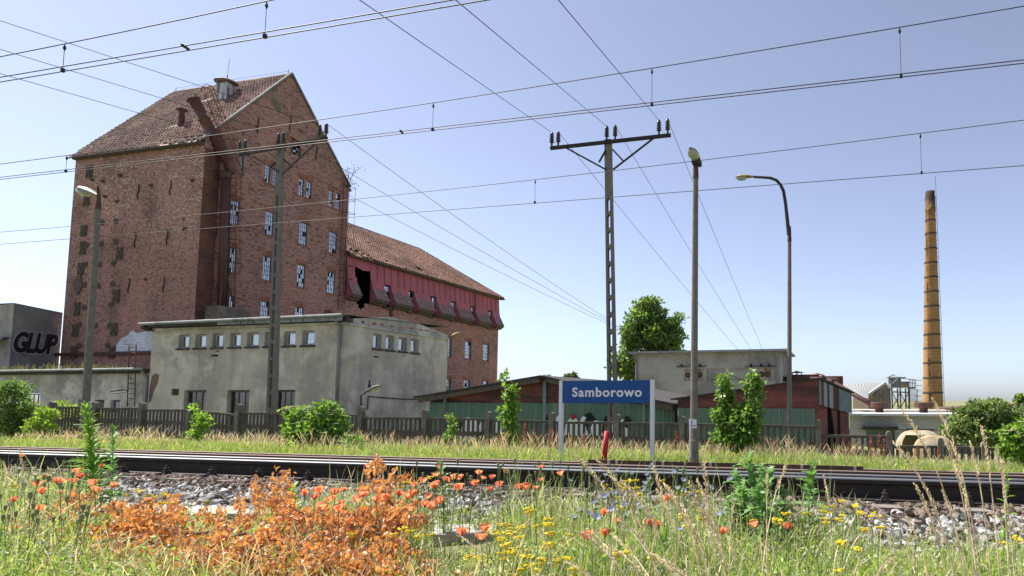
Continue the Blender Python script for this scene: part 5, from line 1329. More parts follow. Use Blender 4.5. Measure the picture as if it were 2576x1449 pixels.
# ------------------------------------------------------------------ lamps, sign, small posts
def lamp_pole(name, label, base, top, Y, r0, r1, ground=-.9):
    b, t = un(*base, Y=Y), un(*top, Y=Y); d = (b - t); b = b + d * ((b.z - ground) / (t.z - b.z))
    th = thing(name, label, 'street lamp', tuple(b), 'lamps along the railway')
    mb = MB(); mb.tube([b, b.lerp(t, .12), b.lerp(t, .121), t], [r0 * 1.35, r0 * 1.3, r0, r1], 12); obj('pole', mb, 'concrete_pole', th, False)
    dd = (t - b).normalized()
    mb = MB(); mb.lathe([(r1 * 1.15, -.02), (r1 * 1.15, .0), (.045, .42), (.03, .44)], t, 12, dd); obj('cone_cap', mb, 'rust', th)
    return th, t, dd
def luminaire(th, p, d, L, mat='lamp_shell', glass='lamp_glass'):
    d = Vector(d).normalized(); s = d.cross(Vector((0, 0, 1))).normalized(); u = s.cross(d)
    if u.z < 0: u = -u
    mb = MB(); n = 12; prof_ = [(0, .05, .06), (.12, .07, .08), (.3, .11, .11), (.6, .135, .13), (.85, .11, .1), (1.0, .03, .03)]
    for (t_, w, h) in prof_:
        for k in range(n):
            a = 2 * math.pi * k / n; y_ = math.sin(a)
            mb.v.append(tuple(p + d * L * t_ + s * math.cos(a) * w * L * 1.5 + u * (y_ * h * L * 1.1 if y_ > 0 else y_ * h * .35 * L)))
    for i in range(len(prof_) - 1):
        for k in range(n): mb.f.append((i * n + k, i * n + (k + 1) % n, (i + 1) * n + (k + 1) % n, (i + 1) * n + k))
    o = obj('lamp_head', mb, mat, th, True)
    mb = MB(); mb2 = []
    for i, (t_, w, h) in enumerate([(.38, .03, .0), (.45, .12, .10), (.7, .14, .13), (.9, .1, .08), (.97, .02, 0)]):
        for k in range(9):
            a = math.pi + math.pi * k / 8; mb.v.append(tuple(p + d * L * t_ + s * math.cos(a) * w * L * 1.4 + u * (math.sin(a) * h * L * 1.3 - .03 * L)))
    for i in range(4):
        for k in range(8): mb.f.append((i * 9 + k, i * 9 + k + 1, (i + 1) * 9 + k + 1, (i + 1) * 9 + k))
    obj('lamp_glass', mb, glass, o, True)
th, t, dd = lamp_pole('street_lamp', 'concrete lamp post with bowl head in front of the windowless mill wall', (211, 1090), (247, 525), 15.0, .11, .075)
mb = MB(); q = un(*zoom(230, 620, .4693)(243, 148), Y=15.0); mb.tube([t + dd * .4, t + dd * .55 + Vector((-.0, 0, 0)), t + dd * .75 + Vector((-.07, 0, 0)), q], .035, 8); obj('arm', mb, 'rust', th)
e = un(*zoom(230, 620, .4693)(97, 88), Y=15.0); luminaire(th, q, e - q, (e - q).length)
mb = MB(); b_ = un(207, 1068, Y=15.0); mb.lathe([(.2, -.01), (.205, .01), (.2, .02)], b_, 14); obj('strap', mb, 'alu', th)
th, t, dd = lamp_pole('street_lamp', 'thick concrete lamp post carrying a small white number plate', (1745, 1145), (1750, 446), 12.6, .078, .056, -.6)
mb = MB(); q = un(1749, 400, Y=12.6); mb.tube([t + dd * .4, q], .028, 8); obj('arm', mb, 'arm_steel', th)
c_ = un(1743, 383, Y=12.35); luminaire(th, c_ + Vector((.05, .35, -.14)), (-.12, -1, .32), .55)
mb = MB(); mb.box(c_.x - .05, c_.x + .11, 12.45, 12.7, c_.z - .19, c_.z - .08); obj('socket', mb, 'arm_steel', th)
pp = un(*Z7(610, 876), Y=12.5); mb = MB(); w_, h_ = .068, .085; mb.box(pp.x - w_, pp.x + w_, 12.495, 12.505, pp.z - h_, pp.z + h_); o = obj('number_plate', mb, 'white_paint', th)
for txt, dx, dz in (('9', -.026, .03), ('8', -.026, -.038), ('9', .032, -.038)):
    me = fit_text(txt, .03, .048, offset=.02); me.transform(Matrix(((1, 0, 0, 0), (0, 0, -1, 0), (0, 1, 0, 0), (0, 0, 0, 1)))); k = link('digit', me, 'black_paint', o); k.location = Vector((pp.x + dx, 12.492, pp.z + dz)) - wloc(th)
mb = MB(); b_ = un(1737, 1150, Y=12.45); mb.tube([b_, b_ + Vector((-.02, 0, .75))], .012, 5); obj('earthing_strip', mb, 'white_paint', th)
th, t, dd = lamp_pole('street_lamp', 'slender lamp post with long curved arm behind the fence', (1986, 1060), (1986, 606), 19.0, .075, .055, -1.0)
CL = zoom(2350, 480, .28986)
mb = MB(); mb.tube([un(*CL(x, y), Y=19) for x, y in ((1460, 1190), (1440, 1000), (1418, 800), (1395, 660), (1360, 585), (1310, 530), (1235, 502), (1130, 494), (1035, 490))], [.06, .055, .05, .048, .045, .045, .045, .04, .04], 8); obj('arm', mb, 'arm_steel', th)
q, e = un(*CL(1035, 490), Y=19), un(*CL(812, 495), Y=19); luminaire(th, q, e - q, (e - q).length, 'lamp_ochre')
q, e = un(*Z4(1838, 772), Y=20), un(*Z4(1962, 715), Y=20); b_ = un(*Z4(1800, 880), Y=20)
th = thing('street_lamp', 'short rusty post with upturned lamp head near the grey building', 'street lamp', (b_.x, 20, -1.0), 'lamps along the railway')
mb = MB(); mb.tube([(b_.x, 20, -1.0), b_, un(*Z4(1800, 795), Y=20), q], .035, 8); obj('pole', mb, 'rust', th); luminaire(th, q, e - q, (e - q).length, 'steel_green')
mb = MB(); p_ = un(*Z4(1868, 735), Y=20); mb.lathe([(.05, 0), (.05, .12), (.03, .16), (.03, .28)], p_, 8); obj('bulb_holder', mb, 'arm_steel', th)

SGY = 13.5
a, b = un(1409, 957, Y=SGY), un(1646, 957, Y=SGY); c = un(1420, 1014, Y=SGY)
sg = thing('station_sign', 'blue station name sign with white letters on two white posts', 'sign', ((a.x + b.x) / 2, SGY, -.5))
for x0 in (a.x, b.x - .08):
    mb = MB(); mb.box(x0, x0 + .08, SGY - .05, SGY + .05, -.55, a.z); obj('post', mb, 'alu', sg)
mb = MB(); mb.box(a.x + .083, b.x - .083, SGY - .035, SGY + .02, c.z, a.z - .01); pl_ = obj('name_plate', mb, 'sign_blue', sg)
x0, x1 = un(*Z6(1453, 590), Y=SGY).x, un(*Z6(2082, 590), Y=SGY).x; z1_, z0_ = un(*Z6(1700, 545), Y=SGY).z, un(*Z6(1700, 632), Y=SGY).z
me = fit_text('Samborowo', x1 - x0, z1_ - z0_, offset=.026, extrude=.001, spacing=1.12)
me.transform(Matrix(((1, 0, 0, 0), (0, 0, -1, 0), (0, 1, 0, 0), (0, 0, 0, 1)))); o = link('lettering', me, 'white_paint', pl_); o.location = Vector(((x0 + x1) / 2, SGY - .0375, (z0_ + z1_) / 2)) - wloc(sg)
a, b = un(1521, 1145, Y=13.0), un(1527, 1085, Y=13.0)
mb = MB(); mb.tube([b + (a - b) * 1.4, b], .058, 12); tag(obj('marker_post', mb, 'red_post', None, True), 'leaning red plastic marker post in the grass under the sign', 'post')

# ------------------------------------------------------------------ vegetation
def blades(P, H, W, lean, colr, prof=(1, .9, .55, .06), ts=(0, .4, .75, 1.0), rngv=rng):
    n = len(P); k = len(ts)
    az = rngv.uniform(0, 2 * np.pi, n); wa = rngv.uniform(0, 2 * np.pi, n)
    V = np.zeros((n, k, 2, 3))
    for i, (t, w) in enumerate(zip(ts, prof)):
        off = lean * H * t ** 2
        c = P + np.stack([np.cos(az) * off, np.sin(az) * off, H * t * np.sqrt(np.clip(1 - (lean * t) ** 2 * .5, .3, 1))], -1)
        d = np.stack([np.cos(wa), np.sin(wa), np.zeros(n)], -1) * (W * w / 2)[:, None]
        V[:, i, 0] = c - d; V[:, i, 1] = c + d
    b = (np.arange(n) * k * 2)[:, None]
    F = np.concatenate([np.stack([b[:, 0] + 2 * i, b[:, 0] + 2 * i + 1, b[:, 0] + 2 * i + 3, b[:, 0] + 2 * i + 2], -1) for i in range(k - 1)])
    C = np.repeat(colr[:, None], k * 2, 1).reshape(-1, 3)
    return V.reshape(-1, 3), F, C
def palette(cols, n, var=.25):
    c = np.array(cols)[rng.integers(0, len(cols), n)]
    return np.clip(c * rng.uniform(1 - var, 1 + var, (n, 1)) * rng.uniform(.92, 1.08, (n, 3)), 0, 1)
def merge(parts):
    V, F, C = [], [], []; o = 0
    for v, f, c in parts:
        V.append(v); F.append(f + o); C.append(c); o += len(v)
    return np.concatenate(V), np.concatenate(F), np.concatenate(C)
def stuff(name, label, parts, mat='leafy'):
    V, F, C = merge(parts); return tag(link(name, np_mesh(name, V, F, C), mat), label, kind='stuff')
def leaves(P, size, colr, dirs=None, asp=.55, fold=.25):      # diamond leaves, slightly folded
    n = len(P); d = rng.normal(size=(n, 3)) if dirs is None else dirs + rng.normal(size=(n, 3)) * .35
    d /= np.linalg.norm(d, axis=1)[:, None]; u = rng.normal(size=(n, 3)); s = np.cross(d, u); s /= np.linalg.norm(s, axis=1)[:, None] + 1e-6; nn = np.cross(s, d)
    L = size[:, None]
    V = np.stack([P, P + d * L * .45 + s * L * asp * .5 + nn * L * fold * .3, P + d * L, P + d * L * .45 - s * L * asp * .5 + nn * L * fold * .3], 1)
    F = (np.arange(n) * 4)[:, None] + np.arange(4)[None]
    return V.reshape(-1, 3), F, np.repeat(colr, 4, 0)

GREEN = [(.24, .33, .07), (.32, .40, .10), (.38, .45, .14), (.22, .30, .09), (.46, .49, .22)]
LIME = [(.30, .47, .06), (.38, .53, .08), (.25, .41, .05)]
STRAW = [(.64, .52, .32), (.72, .6, .41), (.56, .43, .26), (.70, .54, .4)]
SAGE = [(.36, .42, .24), (.43, .48, .29), (.29, .36, .18)]

# verge grass beyond the tracks
def scatter(n, x0, x1, y0, y1):
    x, y = rng.uniform(x0, x1, n), rng.uniform(y0, y1, n)
    return np.stack([x, y, gz(x, y)], -1)
def clumpy(P, s=.8, th=.5):
    v = np.sin(P[:, 0] * s * 2.1 + 1.3) * np.sin(P[:, 1] * s * 3.3 + .7) + np.sin(P[:, 0] * s * 5.3 + P[:, 1] * 4.1) * .6
    return P[(v + rng.normal(size=len(P)) * .7) > th - .7]
def wedge(n, y0, y1, px0=-60, px1=2640):       # even scatter inside the view wedge between two depths
    y = rng.uniform(y0, y1, n); a = np.array([un(px0, 1100, Y=1.0).x, un(px1, 1100, Y=1.0).x])
    x = y * rng.uniform(a[0], a[1], n); return np.stack([x, y, gz(x, y)], -1)
P = wedge(76000, 12.25, 17.4, -200, 3500)
hh = rng.uniform(.12, .34, len(P)) * np.where(P[:, 1] < 13.2, .75, 1.0)
g1 = blades(P, hh, rng.uniform(.008, .02, len(P)), rng.uniform(.1, .7, len(P)), palette(GREEN + LIME[:1], len(P)))
P = wedge(9000, 17.6, 21.0); g2 = blades(P, rng.uniform(.2, .6, len(P)), rng.uniform(.01, .025, len(P)), rng.uniform(.1, .6, len(P)), palette(GREEN, len(P)))
stuff('verge_grass', 'green grass on the verge between tracks and fence', [g1, g2])
P = wedge(30000, 12.6, 17.4, -200, 3500)
P = clumpy(P, .45, .75 if True else 0)
wgt = np.clip((P[:, 1] - 12.4) / 3.5, .1, 1.0); P = P[rng.random(len(P)) < wgt]
tall = np.where(P[:, 0] > -1.0, .72, 1.0) + .35 * np.clip(np.sin(P[:, 0] * .9 + 2) + .3 * np.sin(P[:, 0] * 3.1), 0, 1)
d1 = blades(P, (.22 + .36 * rng.random(len(P)) ** 1.5) * tall, rng.uniform(.006, .016, len(P)), rng.uniform(.15, .6, len(P)), palette(STRAW + [(.5, .5, .2), (.66, .44, .34), (.6, .36, .28)], len(P)), (.28, .25, .28, .9, .8, .1), (0, .4, .6, .72, .88, 1.0))
stuff('dry_grass', 'straw coloured seeding grass in front of the fence', [d1])
P = wedge(1500, 12.3, 14.5); dots = leaves(P + np.stack([np.zeros(len(P)), np.zeros(len(P)), rng.uniform(.12, .28, len(P))], -1), rng.uniform(.03, .05, len(P)), palette([(.7, .5, .02)], len(P)))
stuff('verge_flowers', 'tiny yellow flowers dotted through the verge grass', [dots])

# foreground turf and weeds
def fg(n, y0=2.0, y1=4.5): return wedge(int(n * 1.25), y0, y1, -500, 3200)
bare = lambda P: ~(((P[:, 1] > 4.15) & (P[:, 0] / P[:, 1] > -1.4) & (P[:, 0] / P[:, 1] < -.98)) | ((P[:, 1] > 4.0) & (P[:, 0] / P[:, 1] > .02)))
px_of = lambda P: PPX + FPX * ((P[:, :2] @ _rt[:2]) / (P[:, :2] @ _fw[:2]))
def keepmask(P):
    x = px_of(P); k = bare(P)
    k &= ~((P[:, 1] > 3.75) & (x > 262) & (x < 800) & (rng.random(len(P)) < .9))     # stones and slab stay open
    k &= ~((P[:, 1] > 3.45) & (x > 1080) & (x < 1250) & (P[:, 1] < 3.9))
    return k
def hs(P):                                        # grass stays short round the slabs
    x = px_of(P)
    return np.where(((x > 250) & (x < 660) & (P[:, 1] > 2.5)) | ((x > 1060) & (x < 1270) & (P[:, 1] > 2.7)), .4, 1.0)
parts = []
P = fg(27000); P = P[keepmask(P)]
parts.append(blades(P, rng.uniform(.06, .27, len(P)) * hs(P), rng.uniform(.004, .010, len(P)), rng.uniform(.1, .9, len(P)), palette(GREEN + LIME, len(P))))
P = fg(8000); P = P[keepmask(P)]; P = clumpy(P, 1.6, .6)
parts.append(blades(P, rng.uniform(.12, .34, len(P)) * hs(P), rng.uniform(.006, .014, len(P)), rng.uniform(.1, .8, len(P)), palette(LIME + GREEN, len(P))))
P = fg(5000, 2.6, 4.9); x = px_of(P); P = P[(rng.random(len(P)) < np.where((x > 1000) & (x < 2000), .8, .25)) & keepmask(np.where(P[:, 1:2] > 4.2, P * [1, .97, 1], P))]
parts.append(blades(P, rng.uniform(.18, .42, len(P)) * hs(P), rng.uniform(.003, .007, len(P)), rng.uniform(.05, .5, len(P)), palette(SAGE + GREEN, len(P))))
stuff('meadow_grass', 'green foreground grass among the trackside flowers', parts)
P = fg(5200); P = P[keepmask(P)]
stuff('dry_stems', 'thin straw coloured grass stems in the foreground meadow', [blades(P, rng.uniform(.1, .38, len(P)) * hs(P), rng.uniform(.003, .007, len(P)), rng.uniform(.1, .9, len(P)), palette(STRAW, len(P)), (.5, .45, .5, 1.0, .2), (0, .4, .75, .88, 1.0))])
# leafy low weeds
def weed_leaves(n, hmax, size, cols, mask=None, y0=2.0, y1=4.4):
    P = fg(n, y0, y1); P = P[keepmask(P)]
    if mask is not None: P = P[mask(P)]
    P = P + np.stack([np.zeros(len(P)), np.zeros(len(P)), rng.random(len(P)) ** 1.4 * hmax * hs(P)], -1)
    return leaves(P, rng.uniform(*size, len(P)), palette(cols, len(P)), np.stack([rng.normal(size=len(P)) * .8, rng.normal(size=len(P)) * .8, np.full(len(P), .55)], -1), .4)
left = lambda P: px_of(P) < 420
mid = lambda P: (px_of(P) > 980) & (px_of(P) < 2000)
right = lambda P: px_of(P) > 1900
stuff('weed_foliage', 'small mixed weed leaves in the foreground meadow', [weed_leaves(16000, .30, (.015, .045), SAGE + GREEN, left), weed_leaves(26000, .24, (.014, .04), GREEN + LIME + SAGE), weed_leaves(12000, .2, (.02, .06), LIME, right, 2.0, 3.9), weed_leaves(22000, .30, (.008, .02), SAGE + [(.62, .58, .38), (.7, .66, .5)]), weed_leaves(5000, .34, (.006, .014), [(.8, .78, .66), (.85, .8, .6)])])  # the palest tiny bits are added as overexposed flecks on the grass
# broad dock leaves low in front
n = 280; P = fg(n, 2.0, 3.4); P = P[px_of(P) > 1500]
P2_ = np.repeat(P, 4, 0) + rng.normal(size=(len(P) * 4, 3)) * [.03, .03, .0]; P2_[:, 2] = gz(P2_[:, 0], P2_[:, 1]) + np.repeat(rng.uniform(.02, .14, len(P)), 4)
stuff('dock_leaves', 'broad bright green dock leaves at the front of the meadow', [leaves(P2_, rng.uniform(.08, .17, len(P2_)), palette(LIME, len(P2_)), np.stack([rng.normal(size=len(P2_)) * .5, rng.normal(size=len(P2_)) * .5, np.full(len(P2_), .6)], -1), .42)])

def mesh_only(name, mb, mat, smooth=False):
    me = mb.mesh(name, (0, 0, 0), smooth); me.materials.append(MATS[mat]); return me
def part(name, me, parent, loc=(0, 0, 0)):
    o = bpy.data.objects.new(name, me); COL.objects.link(o); o.parent = parent; o.location = loc; return o

# poppies
def petal_mesh(seed):
    r = random.Random(seed); mb = MB(); nu_, nv_ = 6, 5
    wob = [r.uniform(-.004, .004) for _ in range(64)]
    for j in range(nv_):
        t_ = j / (nv_ - 1)
        for i in range(nu_):
            a = (i / (nu_ - 1) - .5) * 2.0
            rr = .038 * t_ * (1 - .12 * abs(a) ** 2); z = .028 * t_ ** 1.6 + wob[i + j * 6] * t_
            mb.v.append((math.sin(a) * rr * 1.15, math.cos(a * .8) * rr, z))
    for j in range(nv_ - 1):
        for i in range(nu_ - 1): mb.f.append((j * nu_ + i, j * nu_ + i + 1, (j + 1) * nu_ + i + 1, (j + 1) * nu_ + i))
    return mesh_only('petal', mb, 'poppy_petal', True)
petals = [petal_mesh(k) for k in range(5)]
mb = MB(); mb.lathe([(.0, .0), (.004, .002), (.005, .006), (.005, .009), (.0, .01)], (0, 0, 0), 8); heart = mesh_only('seed_heart', mb, 'black_paint')
def stem_mesh(h, bend, seed, r=.0017):
    mb = MB(); rr = random.Random(seed); a = rr.uniform(0, 6.28)
    mb.tube([(math.cos(a) * bend * ((k / 6) ** 2 - 1), math.sin(a) * bend * ((k / 6) ** 2 - 1), -h + h * k / 6) for k in range(7)], r, 4, False); return mb
stems = [(h, mesh_only('stem', stem_mesh(h, random.uniform(.01, .06), k), 'poppy_green')) for k, h in enumerate((.18, .25, .32, .38, .44, .5, .56))]
def nearest_stem(h): return min(stems, key=lambda s: abs(s[0] - h))[1]
poppies = [FA(x, y) for x, y in ((170, 485), (830, 575), (625, 612), (652, 660), (365, 660), (300, 718), (465, 703), (525, 692), (602, 692), (745, 712), (920, 735), (345, 785), (500, 785), (110, 850), (318, 930), (2480, 790), (770, 770), (690, 640))]
poppies += [FB(x, y) for x, y in ((730, 490), (1070, 580), (1365, 500), (855, 632), (850, 695), (525, 705), (180, 745), (315, 720), (445, 735), (265, 778), (420, 795), (500, 825), (325, 835), (328, 875), (640, 800), (690, 755), (810, 800), (480, 880), (1155, 660), (1225, 625), (1340, 570), (1340, 680), (1425, 610), (1455, 620), (1500, 595), (1550, 600), (1130, 750), (1095, 775), (1275, 760), (1520, 690), (1550, 690), (1725, 560), (1755, 600), (1840, 595), (1685, 655), (1825, 705), (1905, 668), (1955, 545), (2275, 505), (2450, 560), (2265, 610), (2075, 685), (2145, 685), (2225, 690), (1245, 840), (1310, 870), (1380, 820), (1115, 880), (1735, 1135), (1565, 1100), (1780, 1055), (665, 770), (1010, 750), (925, 740), (350, 860), (870, 790))]
poppies += [FC(x, y) for x, y in ((815, 915), (1235, 1020), (675, 1130), (825, 1105), (1860, 1085), (2150, 1020), (2435, 1050), (940, 990), (1355, 800), (1300, 1030))]
def flower_spot(x, y, hlo, hhi):
    for _ in range(12):
        h = random.uniform(hlo, hhi); p = un(x, y, Z=h)
        if 2.3 < p.y < 4.7: return p, h
    p = un(x, y, Y=min(4.7, max(2.4, p.y))); return p, max(.08, p.z)
for k, (x, y) in enumerate(poppies):
    p, h = flower_spot(x, y, .30, .46)
    if x < 420 and y > 1200: lab = 'red poppy in the grey green weeds at the foot of the tall weed'
    elif y < 1215: lab = 'red poppy flower standing tall against the dark rail'
    elif x > 1400: lab = 'large red poppy flower among the yellow flowers'
    else: lab = 'red poppy flower in the patch behind the dead branches'
    th = thing('poppy', lab, 'poppy', tuple(p - Vector((0, 0, h))), 'poppies: ' + lab[:60])
    tl_ = (random.uniform(-.3, .35), 0, random.uniform(0, 6.28)); sc = random.uniform(.68, 1.0)
    M = Matrix.Rotation(tl_[2], 3, 'Z') @ Matrix.Rotation(tl_[0], 3, 'X')
    open_ = random.uniform(.15, .95)
    for q in range(4):
        o = part('petal', petals[(k + q) % 5], th, (0, 0, h)); Mq = M @ Matrix.Rotation(q * math.pi / 2 + random.uniform(-.2, .2), 3, 'Z') @ Matrix.Rotation(open_ + random.uniform(-.15, .15), 3, 'X')
        o.rotation_euler = Mq.to_euler(); o.scale = (sc, sc, sc)
    part('seed_heart', heart, th, (0, 0, h)).rotation_euler = M.to_euler()
    s = part('stem', nearest_stem(h), th, (0, 0, h)); s.rotation_euler = (0, 0, random.uniform(0, 6.28)); s.scale = (1, 1, h / min(stems, key=lambda q: abs(q[0] - h))[0])
# poppy seed heads
mb = MB(); mb.lathe([(.0, -.004), (.003, 0), (.0065, .008), (.0075, .016), (.005, .021), (.008, .022), (.008, .0245), (.0, .026)], (0, 0, 0), 8); pod = mesh_only('capsule', mb, 'poppy_green', True)
for k in range(130):
    if k < 50: x, y = random.uniform(0, 270), random.uniform(1165, 1330)
    else: x, y = random.uniform(1040, 1760), random.uniform(1165, 1260)
    p, h = flower_spot(x, y, .3, .52)
    lab = 'grey green poppy seed capsule on thin stalk in the left hand weeds' if k < 50 else 'grey green poppy seed capsule on thin stalk before the dark rail'
    th = thing('poppy_capsule', lab, 'seed head', tuple(p - Vector((0, 0, h))), 'poppy capsules left' if k < 50 else 'poppy capsules middle')
    o = part('capsule', pod, th, (0, 0, h)); s_ = random.uniform(.8, 1.4); o.scale = (s_, s_, s_)
    s = part('stem', nearest_stem(h), th, (0, 0, h)); s.rotation_euler = (0, 0, random.uniform(0, 6.28)); s.scale = (1, 1, h / min(stems, key=lambda q: abs(q[0] - h))[0])
# yellow flat-topped flowers
def umbel(seed, r=.03, n=16, mat='yellow_petal'):
    rr = random.Random(seed); mb = MB()
    for k in range(n):
        a, d = rr.uniform(0, 6.28), r * math.sqrt(rr.random()); x, y, z = math.cos(a) * d, math.sin(a) * d * .8, rr.uniform(-.004, .004) - d * .12
        mb.lathe([(.0, .004), (.0055, .003), (.0065, 0), (.003, -.003)], (x, y, z), 6)
        mb.tube([(0, 0, -.028), (x, y, z - .003)], .0004, 3, False)
    return mesh_only('flower_cluster', mb, mat)
ums = [umbel(k, random.uniform(.022, .038)) for k in range(6)]
yel = [FB(x, y) for x, y in ((1050, 620), (1095, 615), (1030, 660), (1050, 1020), (1115, 1045), (1080, 1180), (1300, 1080), (1190, 1090), (965, 1075), (735, 1000), (1640, 1275), (1850, 1050), (1935, 990), (2000, 995), (2000, 1025), (2095, 1015), (1880, 1070), (1985, 1065), (2040, 1065), (1915, 1115), (2240, 1000), (2340, 985), (2160, 850), (2185, 870), (2335, 945), (2355, 1070), (1960, 1165), (1945, 1235), (2040, 1210), (2030, 1235), (2150, 1215), (2080, 1100), (2335, 1155), (2360, 1170), (2315, 1195), (1750, 1280), (1945, 1295), (2155, 1270), (2285, 1300), (2270, 1330), (2150, 1345), (2180, 1345), (2070, 1385), (2240, 1395), (2410, 1305), (2500, 1285), (1290, 570), (600, 1070), (850, 955), (2050, 1440), (1460, 655))]
yel += [FC(x, y) for x, y in ((820, 640), (950, 625), (1035, 600), (1090, 600), (960, 655), (1000, 670), (1100, 665), (870, 680), (820, 700), (1145, 715), (1100, 755), (1330, 600), (1380, 655), (1475, 650), (1535, 700), (1480, 720), (1575, 655), (1660, 700), (1150, 955), (1055, 825), (975, 830), (1520, 915), (1675, 870), (1690, 935), (1730, 930), (1280, 965), (940, 1240), (1010, 1230), (1220, 1220), (1545, 1000), (2140, 950), (2310, 950), (2345, 945), (2430, 890), (560, 1380), (510, 1080), (340, 1065), (480, 1140), (320, 985), (140, 850), (165, 870), (900, 710), (960, 745), (1255, 1275))]
yel += [FD(x, y) for x, y in ((900, 780), (750, 825), (825, 825), (1025, 820), (740, 870), (590, 890), (790, 880), (910, 910), (885, 945), (750, 940), (1070, 880), (1070, 890), (1190, 885), (1240, 915), (1170, 915), (1245, 1015), (1105, 1030), (760, 970), (415, 890), (480, 930), (330, 950), (905, 1150), (1050, 1205), (2350, 1150), (2480, 1115), (875, 1395))]
yel += [FA(x, y) for x, y in ((1100, 745), (1150, 760), (1210, 790), (1260, 800), (1350, 780), (1210, 920), (1330, 850), (1410, 850), (1690, 840), (120, 710), (1500, 925))]
for k, (x, y) in enumerate(yel):
    p, h = flower_spot(x, y, .2, .42)
    if x > 2040: lab = 'flat yellow flower cluster beside the right hand ballast'
    elif y < 1255 and x > 1400: lab = 'flat yellow flower cluster against the rail behind the dry stalks'
    elif x < 700: lab = 'yellow flower cluster near the left hand concrete slab'
    else: lab = 'flat yellow flower cluster in the middle of the meadow'
    th = thing('yellow_flower', lab, 'flower', tuple(p - Vector((0, 0, h))), 'yellow flowers: ' + lab)
    o = part('flower_cluster', ums[k % 6], th, (0, 0, h)); o.rotation_euler = (random.uniform(-.2, .2), random.uniform(-.2, .2), random.uniform(0, 6.28)); s_ = random.uniform(.7, 1.15); o.scale = (s_, s_, s_)
    s = part('stem', nearest_stem(h), th, (0, 0, h - .04)); s.scale = (1.3, 1.3, (h - .04) / min(stems, key=lambda q: abs(q[0] - h))[0])
# cornflowers gone pale
mb = MB()
for k in range(9):
    a = k * .7; mb.add([(0, 0, 0), (math.cos(a) * .012 - math.sin(a) * .004, math.sin(a) * .012 + math.cos(a) * .004, .009), (math.cos(a) * .019, math.sin(a) * .019, .012), (math.cos(a) * .012 + math.sin(a) * .004, math.sin(a) * .012 - math.cos(a) * .004, .009)], [(0, 1, 2, 3)])
corn = mesh_only('florets', mb, 'blue_petal'); mb = MB(); mb.lathe([(.002, -.012), (.006, -.006), (.005, .001), (.0, .004)], (0, 0, 0), 7); bud = mesh_only('bud', mb, 'poppy_green')
for k in range(46):
    x, y = random.gauss(1640, 110), random.uniform(1150, 1330); p, h = flower_spot(x, y, .3, .5)
    th = thing('cornflower', 'faded blue cornflower among the tall dry stalks before the rail', 'flower', tuple(p - Vector((0, 0, h))), 'cornflowers among the dry stalks')
    o = part('florets', corn, th, (0, 0, h)); o.rotation_euler = (random.uniform(-.8, .8), random.uniform(-.8, .8), 0); s_ = random.uniform(.8, 1.3); o.scale = (s_,) * 3
    part('bud', bud, th, (0, 0, h)); s = part('stem', nearest_stem(h), th, (0, 0, h)); s.scale = (1, 1, h / min(stems, key=lambda q: abs(q[0] - h))[0])

# tall dry grass stalks close to the camera
def seed_head(seed, L, w, fluffy):
    rr = random.Random(seed); mb = MB(); n = int(L / .0028)
    for k in range(n):
        t_ = k / n; a = rr.uniform(0, 6.28); e = w * math.sin(math.pi * min(1, t_ * .9 + .08)) * rr.uniform(.5, 1.1); z = t_ * L
        d = Vector((math.cos(a), math.sin(a), 1.1)).normalized(); p0 = Vector((0, 0, z)); q = p0 + d * (e + .006)
        s_ = Vector((-math.sin(a), math.cos(a), 0)) * .003
        mb.add([p0, p0.lerp(q, .55) + s_, q, p0.lerp(q, .55) - s_], [(0, 1, 2, 3)])
        u = Vector((0, 0, .003)); mb.add([p0, p0.lerp(q, .55) + u, q, p0.lerp(q, .55) - u], [(0, 1, 2, 3)])
    mb.tube([(0, 0, 0), (0, 0, L)], .0008, 3, False); return mb
def stalk(base, tip, Y, tipY, hl, label, group, w=.006, seed=0, curve=0.0):
    tp = un(*tip, Y=tipY); bs = un(*base, Y=Y); g = float(gz(bs.x, bs.y)); bs = Vector((bs.x, bs.y, g))
    th = thing('dry_grass_stalk', label, 'grass stalk', tuple(bs), group)
    d = tp - bs; ctrl = bs + Vector((d.x * .15 + curve, d.y * .3, d.z * .75))
    pts = [bs * (1 - t_) ** 2 + ctrl * 2 * t_ * (1 - t_) + tp * t_ ** 2 for t_ in [k / 14 for k in range(15)]]
    tot = sum((pts[k + 1] - pts[k]).length for k in range(14)); acc = 0; cut = 14
    for k in range(14):
        acc += (pts[k + 1] - pts[k]).length
        if acc > tot - hl: cut = k; break
    mb = MB(); mb.tube(pts[:cut + 1], [.0026 - .001 * k / 14 for k in range(cut + 1)], 5, False); o = obj('culm', mb, 'straw', th)
    # the head follows the culm's end
    hp = pts[cut:]; hm = seed_head(seed, 1.0, w / max(hl, .05) * 1.0, True); mb = MB(); m_ = len(hp) - 1
    hv = []
    src = seed_head(seed, hl, w, True)
    for (x, y, z) in src.v:
        t_ = min(max(z / hl, 0), 1.08) * m_; i = min(int(t_), m_ - 1); f = t_ - i; c = hp[i].lerp(hp[i + 1], f); dd = (hp[i + 1] - hp[i]).normalized()
        s_ = dd.cross(Vector((0, 1, 0))).normalized(); u = s_.cross(dd); hv.append(tuple(c + s_ * x + u * y))
    src.v = hv; obj('seed_head', src, 'straw', th)
